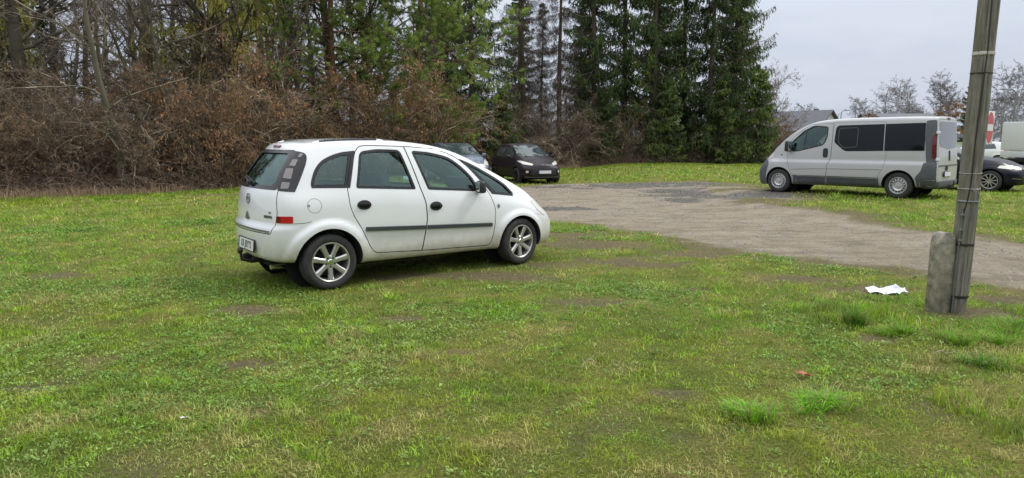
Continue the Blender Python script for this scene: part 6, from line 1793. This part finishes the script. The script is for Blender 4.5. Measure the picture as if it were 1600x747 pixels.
M['brown_leaf'] = pmat('brown_leaf', (.42, .16, .07), .7, noise=.2)

def build_pole():
    px, py = 4.262, 6.54; r = .087
    root = empty('utility_pole', (px, py, tz(px, py)))
    root.rotation_euler = (0, R(1.0), 0)
    tag(root, 'weathered wooden pole with a no entry plate beside the dirt track', 'pole')
    bm = bmesh.new(); N = 72; rings = []
    zs = list(np.linspace(-.15, 7.0, 90)); rg = random.Random(4)
    for z in zs:
        ring = []
        for k in range(N):
            a = 2 * math.pi * k / N
            rr = r * (1 - .012 * z) + .0035 * math.sin(a * 7 + z * .6) + .0025 * math.sin(a * 13 - z * 1.1) + .0018 * math.sin(z * 5 + a * 2)
            ca = (a - (4.25 + .25 * math.sin(z * 1.3) - .06 * z)) % (2 * math.pi)
            for (ca0, z0c, z1c, dpt) in ((3.6, .3, 1.3, .005), (4.9, .9, 2.6, .006), (5.3, 0, .8, .005), (5.0, 2.7, 4.6, .006), (3.9, 1.7, 3.4, .005), (5.7, 1.2, 2.3, .004)):
                if z0c < z < z1c and (a - ca0 - .08 * math.sin(z * 2.3)) % (2 * math.pi) < .13: rr -= dpt
            if ca < .14: rr -= .010                                  # the long drying crack
            if z < .12: rr -= .012 * rg.random() + .006
            ring.append(bm.verts.new((math.cos(a) * rr, math.sin(a) * rr, z)))
        rings.append(ring)
    for a, b in zip(rings, rings[1:]):
        for k in range(N): bm.faces.new((a[k], a[(k + 1) % N], b[(k + 1) % N], b[k])).smooth = True
    bm.faces.new(rings[-1])
    me = bpy.data.meshes.new('shaft'); bm.to_mesh(me); bm.free(); link_mesh('shaft', me, M['pole_wood'], root)
    def ring(name, z, rad, mat, thick=.004, tilt=0.0, hgt=None):
        b = MB(); pts = []
        if hgt: b.lathe([(r + thick, z - hgt / 2), (r + thick + .003, z), (r + thick, z + hgt / 2), (r - .01, z + hgt / 2), (r - .01, z - hgt / 2)], n=40, axis='z', close=True)
        else:
            pts = [(math.cos(a) * (r + rad), math.sin(a) * (r + rad), z + tilt * math.sin(a + .8)) for a in np.linspace(0, 2 * math.pi, 37)]
            b.tube(pts, rad, 6, cap=False)
        b.build(name, M[mat], root)
    for z in (.658, .158): ring('steel_band', z, .005, 'band_steel', hgt=.022)
    ring('steel_band', 2.237, .004, 'band_steel', hgt=.010)
    ring('steel_band', 1.064, .004, 'galvanised', hgt=.016)
    ring('marking_tape', 2.41, .003, 'tape', thick=.002, hgt=.030)
    ring('binding_wire', 1.329, .0032, 'wire', tilt=.008); ring('binding_wire', 1.176, .0032, 'wire', tilt=-.006); ring('binding_wire', 1.190, .0028, 'wire', tilt=.012)
    b = MB(); b.tube([(-.03, -r - .006, 1.19), (.0, -r - .012, 1.15), (.012, -r - .014, 1.18), (.05, -.10, 1.10), (.085, -.075, 1.0)], .0028, 6); b.build('wire_end', M['wire'], root)
    # earthing cable running down to its clamp and flat iron
    pts = []
    for z, off in ((7.0, -.034), (2.86, -.030), (2.45, -.022), (2.1, -.030), (1.8, -.038), (1.5, -.040), (1.25, -.038), (1.08, -.050), (.92, -.070)):
        rr = r * (1 - .012 * z) + .004; pts.append((off, -math.sqrt(max(rr * rr - off * off, 1e-4)), z))
    b = MB(); b.tube(pts, .0055, 6); b.build('earth_cable', M['band_steel'], root)
    b = MB(); b.box((-.074, -.063, .50), (.030, .006, 1.0), Matrix.Rotation(R(38), 3, 'Z')); fi = b.build('flat_iron', M['galvanised'], root)
    for z in (.94, .80, .70):
        b = MB(); b.lathe([(0, -.018), (.011, -.018), (.013, 0)], n=6, c=(-.078, -.066, z)); b.box((-.072, -.066, z), (.05, .02, .018), Matrix.Rotation(R(38), 3, 'Z'), bevel=.003); b.build('clamp', M['galvanised'], fi)
    # concrete stub the pole is strapped to
    bm = bmesh.new(); out = [(-.086, 0), (-.080, .66), (-.070, .725), (-.040, .760), (0, .768), (.045, .762), (.066, .740), (.074, .60), (.080, 0)]
    out = [(x, max(z, -.1) if z > 0 else -.12) for x, z in out]
    b = MB(); b.prism(out, (0, -.07, 0), (1, 0, 0), (0, 0, 1), (0, 1, 0), .14)
    bmesh.ops.bevel(b.bm, geom=[e for e in b.bm.edges], offset=.0045, segments=1, affect='EDGES')
    me = b.mesh('concrete_post', angle=50)
    o = link_mesh('concrete_post', me, M['concrete']); o.location = (4.10, 6.56, tz(4.1, 6.56)); o.rotation_euler = (0, 0, R(8))
    tag(o, 'short weathered concrete post strapped to the left side of the pole', 'post')
    # no entry plate
    s = .155; sg = empty('road_sign', (4.368 + .705 * s, 6.51 + .709 * s, 1.742), math.atan2(.709, .705))
    tag(sg, 'square white plate with red no entry disc fixed to the pole', 'sign')
    b = MB(); b.box((0, 0, 0), (.31, .004, .31), bevel=.0012); b.build('plate', M['sign_white'], sg)
    b = MB(); b.lathe([(0, -.0035), (.143, -.0035), (.143, -.001)], n=48); d = b.build('disc', M['sign_red'], sg)
    b = MB(); b.box((0, -.0045, 0), (.225, .003, .062)); b.build('bar', M['sign_white'], sg)
    for z in (.11, -.11):
        b = MB(); b.box((-.10, .02, z), (.12, .03, .02), bevel=.003); b.build('bracket', M['galvanised'], sg)

def tuft(x, y, n, rad, h, label, seed, col=(.13, .30, .045), spread=.55):
    rng = np.random.default_rng(seed)
    cc_ = rng.normal(0, rad * spread, (6, 2)); hs = rng.uniform(.45, 1.1, 6); q = rng.choice(6, n, p=np.array([.34, .22, .16, .12, .09, .07]))
    a = rng.uniform(0, 6.28, n); r = np.abs(rng.normal(0, rad * .28, n))
    bx, by = x + cc_[q, 0] + np.cos(a) * r, y + cc_[q, 1] * .7 + np.sin(a) * r
    c = np.array(col)[None] * np.array([1.15, 1.22, .5]) * rng.uniform(.55, 1.4, n)[:, None]; st = rng.random(n) < .24; c[st] = np.array([.42, .36, .16]) * rng.uniform(.6, 1.1, st.sum())[:, None]
    v, f, s, cc = blades(bx, by, h * hs[q] * rng.uniform(.35, 1.2, n), rng.uniform(.003, .007, n), c, rng, rad / h * .85, dirs=a + rng.normal(0, .5, n))
    o0 = np.array([x, y, tz(x, y)]); me = mesh_from_arrays('grass_tuft', v - o0, f, s); vcol(me, 'Col', cc.astype(np.float32))
    o = link_mesh('grass_tuft', me, M['blade']); o.location = o0; tag(o, label, 'grass tuft', 'long grass tufts in the right foreground')

def build_small():
    for i, (x, y, n, rad, h, lab, c) in enumerate((
        (3.00, 5.95, 900, .15, .20, 'dark green upright grass tuft left of the concrete post', (.09, .21, .04)), (3.20, 5.68, 700, .16, .15, 'bright tuft just right of the dark upright tuft', (.16, .33, .04)),
        (3.72, 5.45, 800, .22, .16, 'wide spreading tuft in front of the pole foot', (.15, .30, .04)), (4.15, 5.75, 500, .16, .12, 'grass tuft right of the pole foot near the edge', (.16, .30, .04)),
        (2.75, 6.55, 420, .15, .10, 'low pale tuft behind the dark upright tuft', (.22, .34, .07)), (1.36, 3.86, 700, .15, .12, 'yellow green tuft in the bottom foreground, left of another', (.19, .38, .05)),
        (1.86, 4.10, 700, .19, .11, 'broad yellow green tuft below the brown leaf', (.17, .37, .05)), (4.35, 6.0, 420, .15, .14, 'thin tuft at the right frame edge', (.12, .29, .045)),
        (3.45, 4.9, 420, .17, .11, 'dark low tuft right of centre in the long grass', (.085, .22, .04)))):
        tuft(x, y, n, rad, h, lab, 200 + i, c, (.16, .28)[i] if i < 2 else .5)
    # crumpled white paper
    rng = np.random.default_rng(5); nx, ny = 26, 16; U, V = np.meshgrid(np.linspace(-.19, .19, nx), np.linspace(-.10, .10, ny))
    Z = .018 + .022 * np.abs(fbm(U + 3, V + 5, .10, 3, 4) - .5) * 2 * (1 + 2 * sstep(.0, .1, U)) + .045 * sstep(.02, .10, U) * sstep(.0, .06, V + .02) * (1 - sstep(.10, .19, U)) + .01 * np.sin(U * 40)
    U2 = U + (fbm(U, V, .05, 6, 2) - .5) * .02 * (V / .1); V2 = V * (1 - .45 * sstep(.02, .19, U)) + (fbm(U + 8, V, .06, 7, 2) - .5) * .03 * sstep(-.02, .1, U)
    idx = np.arange(nx * ny).reshape(ny, nx); f = np.stack([idx[:-1, :-1], idx[:-1, 1:], idx[1:, 1:], idx[1:, :-1]], -1).reshape(-1, 4)
    me = mesh_from_arrays('paper_litter', np.stack([U2.ravel(), V2.ravel(), Z.ravel()], -1), f, np.full(len(f), 4), True)
    o = link_mesh('paper_litter', me, M['paper']); o.location = (4.03, 7.35, tz(4.03, 7.35) + .01); o.rotation_euler = (R(6), 0, R(-12)); tag(o, 'crumpled white paper bag on the grass left of the concrete post', 'litter')
    def leaf(x, y, s, mat, lab, seed, nm, cat, grp=None):
        g = np.random.default_rng(seed); ring = [(math.cos(a) * s * (.75 + .35 * math.sin(a * 5 + seed)), math.sin(a) * s * .62 * (.8 + .3 * math.cos(a * 3 + seed))) for a in np.linspace(0, 6.283, 19)[:-1]]
        bm = bmesh.new(); c = bm.verts.new((0, 0, .012)); vs = [bm.verts.new((p[0], p[1], .012 + g.uniform(0, s * .45))) for p in ring]; md = [bm.verts.new((p[0] * .5, p[1] * .5, .014 + g.uniform(0, s * .25))) for p in ring]
        for k in range(len(vs)):
            q = (k + 1) % len(vs); bm.faces.new((c, md[k], md[q])); bm.faces.new((md[k], vs[k], vs[q], md[q]))
        me = bpy.data.meshes.new(nm); bm.to_mesh(me); bm.free(); o = link_mesh(nm, me, M[mat]); o.location = (x, y, tz(x, y) + .012); o.rotation_euler = (R(12), R(-8), seed * .9); tag(o, lab, cat, grp)
    leaf(2.0, 4.60, .062, 'brown_leaf', 'curled orange brown leaf lying on the grass', 3, 'dead_leaf', 'leaf')
    leaf(-1.90, 3.84, .022, 'paper', 'tiny white scrap on the grass at lower left', 4, 'paper_scrap', 'litter')
    leaf(-1.72, 3.78, .018, 'brown_leaf', 'tiny tan leaf right of the white scrap at lower left', 6, 'dead_leaf', 'leaf')
    leaf(.50, 3.70, .030, 'paper', 'small pale scrap in the bare spot at bottom centre right', 8, 'paper_scrap', 'litter') if 0 else None
    for x, y, a, L, lab in ((-1.25, 4.35, 1.2, .16, 'forked pale twig lying in the left foreground grass'), (.55, 4.9, 2.2, .15, 'bent dry stalk lying in front of the hatchback'), (3.25, 5.1, .5, .26, 'thin dry twig among the tufts at right')):
        b = MB(); p = [(math.cos(a + .2 * math.sin(t * 5)) * L * (t - .5), math.sin(a + .2 * math.sin(t * 5)) * L * (t - .5), .03 + .02 * math.sin(t * 6)) for t in np.linspace(0, 1, 7)]
        b.tube(p, .0035, 5); b.tube([p[3], (p[3][0] + .05, p[3][1] + .04, .06)], [.003, .0015], 5)
        o = b.build('twig', M['twig']); o.location = (x, y, tz(x, y)); tag(o, lab, 'twig')
M['twig'] = pmat('twig', (.36, .28, .18), .8)

# ================================================================ what stands far off on the right
M['roof_dark'] = pmat('roof_dark', (.115, .118, .13), .7, noise=.12, nscale=3)
M['render_white'] = pmat('render_white', (.60, .60, .60), .85, noise=.06, nscale=2)
M['timber'] = pmat('timber', (.19, .135, .09), .85, noise=.25, nscale=6)
M['lamp_grey'] = pmat('lamp_grey', (.22, .23, .25), .5, .3)
M['far_window'] = pmat('far_window', (.05, .06, .07), .15)

def gable_house(name, label, x, y, z, rz, w, d, hw, hr, mat='render_white', win=()):
    root = empty(name, (x, y, z), rz); tag(root, label, 'house')
    b = MB(); b.prism([(-w / 2, -.3), (w / 2, -.3), (w / 2, hw), (-w / 2, hw)], (0, -d / 2, 0), (1, 0, 0), (0, 0, 1), (0, 1, 0), d)
    b.prism([(-d / 2, hw), (d / 2, hw), (0, hr - .12)], (w / 2 - .02, 0, 0), (0, 1, 0), (0, 0, 1), (-1, 0, 0), w - .04)
    wl_ = b.build('wall', M[mat], root)
    b = MB(); k = .35
    for sg in (-1, 1):
        sl = (hr - hw) / (d / 2)
        b.prism([(sg * (d / 2 + k), hw - k * sl), (0, hr), (0, hr + .14), (sg * (d / 2 + k), hw - k * sl + .14)], (w / 2 + k, 0, 0), (0, 1, 0), (0, 0, 1), (-1, 0, 0), w + 2 * k)
    rf = b.build('roof', M['roof_dark'], root, smooth=False)
    b = MB(); b.box((w * .22, .4, hr + .02), (.4, .4, .6)); b.build('chimney', M['roof_dark'], rf)
    for (a, wx, wz, ww, wh) in win:
        fr = MB()
        if a == 'f': fr.box((wx, -d / 2 - .02, wz), (ww, .06, wh), bevel=.01)
        else: fr.box((w / 2 + .02, wx, wz), (.06, ww, wh), bevel=.01)
        f = fr.build('window', M['render_white'], root); g = MB()
        if a == 'f': g.box((wx, -d / 2 - .05, wz), (ww * .86, .03, wh * .86))
        else: g.box((w / 2 + .05, wx, wz), (.03, ww * .86, wh * .86))
        g.build('pane', M['far_window'], f)
    return root

def street_lamp(x, y, z, h, arm, label, two=False, rz=0):
    root = empty('street_lamp', (x, y, z), rz); tag(root, label, 'lamp', 'street lamps beyond the lot')
    b = MB(); b.tube([(0, 0, 0), (0, 0, h)], [.10, .055], 8); b.lathe([(.16, 0), (.16, .5), (.1, .6)], n=10, axis='z'); b.build('post', M['lamp_grey'], root)
    for s in ((1, -1) if two else (1,)):
        b = MB(); b.tube([(0, 0, h - .05), (s * arm * .5, 0, h + .22), (s * arm, 0, h + .28)], .045, 6); am = b.build('arm', M['lamp_grey'], root)
        b = MB(); b.box((s * (arm + .35), 0, h + .27), (.85, .30, .13), Matrix.Rotation(R(-6 * s), 3, 'Y'), taper=.7, bevel=.03); b.build('lamp_head', M['lamp_grey'], am)

def build_far():
    # unseen tree line added behind the camera to darken reflections in paint and glass
    rng = np.random.default_rng(17); n = 60000
    x = rng.uniform(-70, 90, n); y = -34 - rng.random(n) * 5 - (x / 40) ** 2 * -3; top = 6 + 4.5 * fbm(x, y, 7, 19, 3)
    z = rng.random(n) ** .8 * top; P = np.stack([x, y, z], -1)
    c = np.where(rng.random(n)[:, None] < .5, np.array([[.05, .07, .03]]), np.array([[.12, .09, .06]])) * rng.uniform(.5, 1.4, n)[:, None]
    v = rhombs(P, rng.normal(0, 1, (n, 3)), rng.uniform(.5, 1.0, n), rng.uniform(.15, .35, n), c, rng, .3)
    me = mesh_from_arrays('unseen_tree_line', *v[:3]); vcol(me, 'Col', v[3].astype(np.float32)); o = link_mesh('unseen_tree_line', me, M['foliage']); tag(o, 'unseen dense tree line added behind the viewer for dark reflections', 'tree line', kind='stuff')
    # low bank with the through road and its guard rail
    xs = np.linspace(24, 170, 60); prof = [(-7, 0), (-4, .25), (-1.2, 1.35), (0, 1.5), (9, 1.5), (12, .6), (16, 0)]
    V, F = [], []
    for i, x in enumerate(xs):
        k = float(sstep(24, 38, x)); y0 = 66 + (x - 40) * .10
        for (dy, z) in prof: V.append((x, y0 + dy, z * k - .02 + (0.08 * math.sin(x * .7 + dy) if 0 < z < 1.4 else 0)))
    n = len(prof)
    for i in range(len(xs) - 1):
        for j in range(n - 1): F.append((i * n + j, (i + 1) * n + j, (i + 1) * n + j + 1, i * n + j + 1))
    me = bpy.data.meshes.new('embankment'); me.from_pydata(V, [], F); me.update(); me.polygons.foreach_set('use_smooth', [True] * len(F))
    o = link_mesh('embankment', me, pmat('bank_grass', (.13, .14, .055), .95, noise=.35, nscale=1.2)); tag(o, kind='structure')
    root = empty('guard_rail', (0, 0, 0)); tag(root, 'grey steel guard rail along the road bank on the right', 'guard rail')
    b = MB(); pts = [(x, 66 + (x - 40) * .10 + .1, 1.45 * float(sstep(24, 38, x)) + .62) for x in np.linspace(30, 150, 40)]
    for p, q in zip(pts, pts[1:]):
        p, q = Vector(p), Vector(q); d = (q - p); rot = d.to_track_quat('X', 'Z').to_matrix(); b.box((p + q) / 2, (d.length * 1.005, .08, .31), rot)
    b.build('rail', M['lamp_grey'], root)
    for x in np.arange(32, 110, 4.0):
        b = MB(); k = 1.45 * float(sstep(24, 38, x)); b.box((x, 66 + (x - 40) * .10 + .2, k + .35), (.12, .12, .8), bevel=.01); b.build('post', M['lamp_grey'], root)
    # houses
    gable_house('house', 'white gabled house with dark roof seen above the minibus bonnet', 31.9, 78, 0, R(-54), 6.6, 5.0, 2.8, 4.75, win=(('f', -1.2, 1.5, .9, 1.1), ('f', 1.2, 1.5, .9, 1.1), ('s', 0, 1.6, 1.2, 1.1)))
    gable_house('house', 'long low house with a dark grey roof over the minibus roof', 56.6, 104, 0, R(4), 10.5, 8.0, 3.0, 5.45, win=(('f', -4, 1.7, 1.2, 1.2), ('f', 0, 1.7, 1.2, 1.2), ('f', 4, 1.7, 1.2, 1.2)))
    gable_house('house', 'pale flat building left of the white gabled house, behind bare twigs', 29.5, 92, 0, R(3), 11, 8.0, 2.7, 4.3, win=(('f', -2, 1.5, 1.4, 1.1), ('f', 2, 1.5, 1.4, 1.1)))
    b = MB(); b.box((0, 0, 2.6), (5.0, 5, 5.6), bevel=.03); b.box((0, 0, 5.5), (5.4, 5.4, .25)); o = b.build('far_building', M['render_white']); o.location = (63.5, 110, 0); tag(o, 'pale block with flat dark edge over the minibus rear roof', 'building')
    # timber fence in front of the gabled house
    root = empty('timber_fence', (24.9, 60.5, tz(24.9, 60.5)), R(2)); tag(root, 'brown timber board fence between the spruces and the minibus', 'fence')
    b = MB()
    for i in range(13): b.box((0, 0, .14 + i * .15), (4.2, .04, .14))
    b.build('boards', M['timber'], root, smooth=False)
    for x in (-2.1, -.7, .7, 2.1):
        b = MB(); b.box((x, .05, 1.02), (.10, .10, 2.1), bevel=.008); b.build('post', M['timber'], root)
    # street lamps
    street_lamp(44.6, 92, 0, 6.3, .6, 'tall street lamp left of the far birches', rz=0); street_lamp(40.9, 88, 0, 5.1, .5, 'small street lamp beside the gabled house', rz=0)
    street_lamp(39.0, 55, .2, 5.1, .55, 'double armed street lamp above the white truck', two=True)
    # orange board glimpsed between the minibus and the pole
    root = empty('advert_board', (27.95, 43.0, tz(27.95, 43)), R(-30)); tag(root, 'small orange red board on a post between the minibus and the pole', 'sign')
    b = MB(); b.box((0, 0, 2.42), (.50, .05, 1.0), bevel=.01); b.build('panel', pmat('orange_paint', (.50, .13, .07), .5), root)
    b = MB(); b.tube([(0, .05, 0), (0, .05, 2.9)], .035, 8); b.build('post', M['lamp_grey'], root)
    # distant trees
    FB = [proto_bare_tree(71, 11, .16, thin=(.26, .25, .26), thick=(.32, .31, .31), moss=0, limb=.34, start=.12, kids=56, rmul=3.3, trop=-.10, name='bare_birch'),
          proto_bare_tree(72, 9, .15, thin=(.26, .24, .235), thick=(.27, .25, .24), moss=0, limb=.40, start=.12, kids=50, rmul=3.3, trop=.03, name='bare_birch')]
    FP = proto_bare_tree(73, 6.5, .2, thin=(.25, .17, .10), thick=(.2, .16, .13), moss=0, limb=.5, start=.15, kids=24, leaf=.8, rmul=2.5, leaf_col=(.30, .17, .08), name='rusty_tree')
    FS = proto_spruce(74, 11, 2.4, size=1.3, gaps=.2, name='far_spruce')
    g = 'distant bare birches'
    for p, px, Z, s, lab in ((FB[1], 1346, 112, .85, 'distant low bare tree with tan crown right of the lamps'), (FB[0], 1372, 118, .9, 'first tall distant birch over the minibus'), (FB[0], 1392, 116, 1.0, 'tallest distant birch over the minibus'), (FB[0], 1409, 119, .95, 'distant birch right of the tallest one'), (FB[1], 1424, 118, .85, 'distant bare tree at the right of the birch group'),
                             (FB[0], 1460, 118, 1.1, 'pale birch behind the rusty tree over the minibus tail'), (FB[1], 1481, 116, 1.15, 'bare birch between the rusty tree and the far spruce'), (FB[0], 1556, 108, 1.1, 'bare birch just right of the pole'), (FB[0], 1575, 100, 1.05, 'bare birch behind the double street lamp'), (FB[1], 1597, 104, 1.1, 'bare birch at the right edge of the photo'), (FB[1], 1622, 104, 1.1, 'bare birch outside the right edge'),
                             (FB[1], 1258, 120, .8, 'faint bare tree behind the white gabled house'), (FB[1], 1540, 118, .9, 'bare tree partly behind the pole')):
        place(p, px, Z, lab, 'tree', g, s=s)
    place(FP, 1464, 100, 'rust brown bushy tree above the minibus tail', 'tree'); place(FS, 1506, 104, 'distant dark spruce just left of the pole', 'tree', s=1.02)
    place(FP, 1352, 100, 'ochre bush at the left foot of the far birches', 'tree', s=.8); place(FP, 1216, 70, 'reddish bush in front of the pale flat building', 'tree', s=.55)
    for i, px in enumerate(range(1300, 1680, 26)):
        lab = 'grey brown bush on the far horizon, %s from the gabled house' % ('first second third fourth fifth sixth seventh eighth ninth tenth eleventh twelfth thirteenth fourteenth fifteenth'.split()[i])
        place(FB[1], px, 124 + (i % 3) * 4, lab, 'bush', 'far hedge', s=.42 + .05 * (i % 3))
    # two whitish cars in front of the pale building
    # low scrub between the bank and the lot
# ================================================================ build everything
build_ground()
build_wood()
build_far()
build_meriva()
build_van()
build_far_cars()
build_truck()
build_pole()
build_grass()
build_weeds()
build_small()
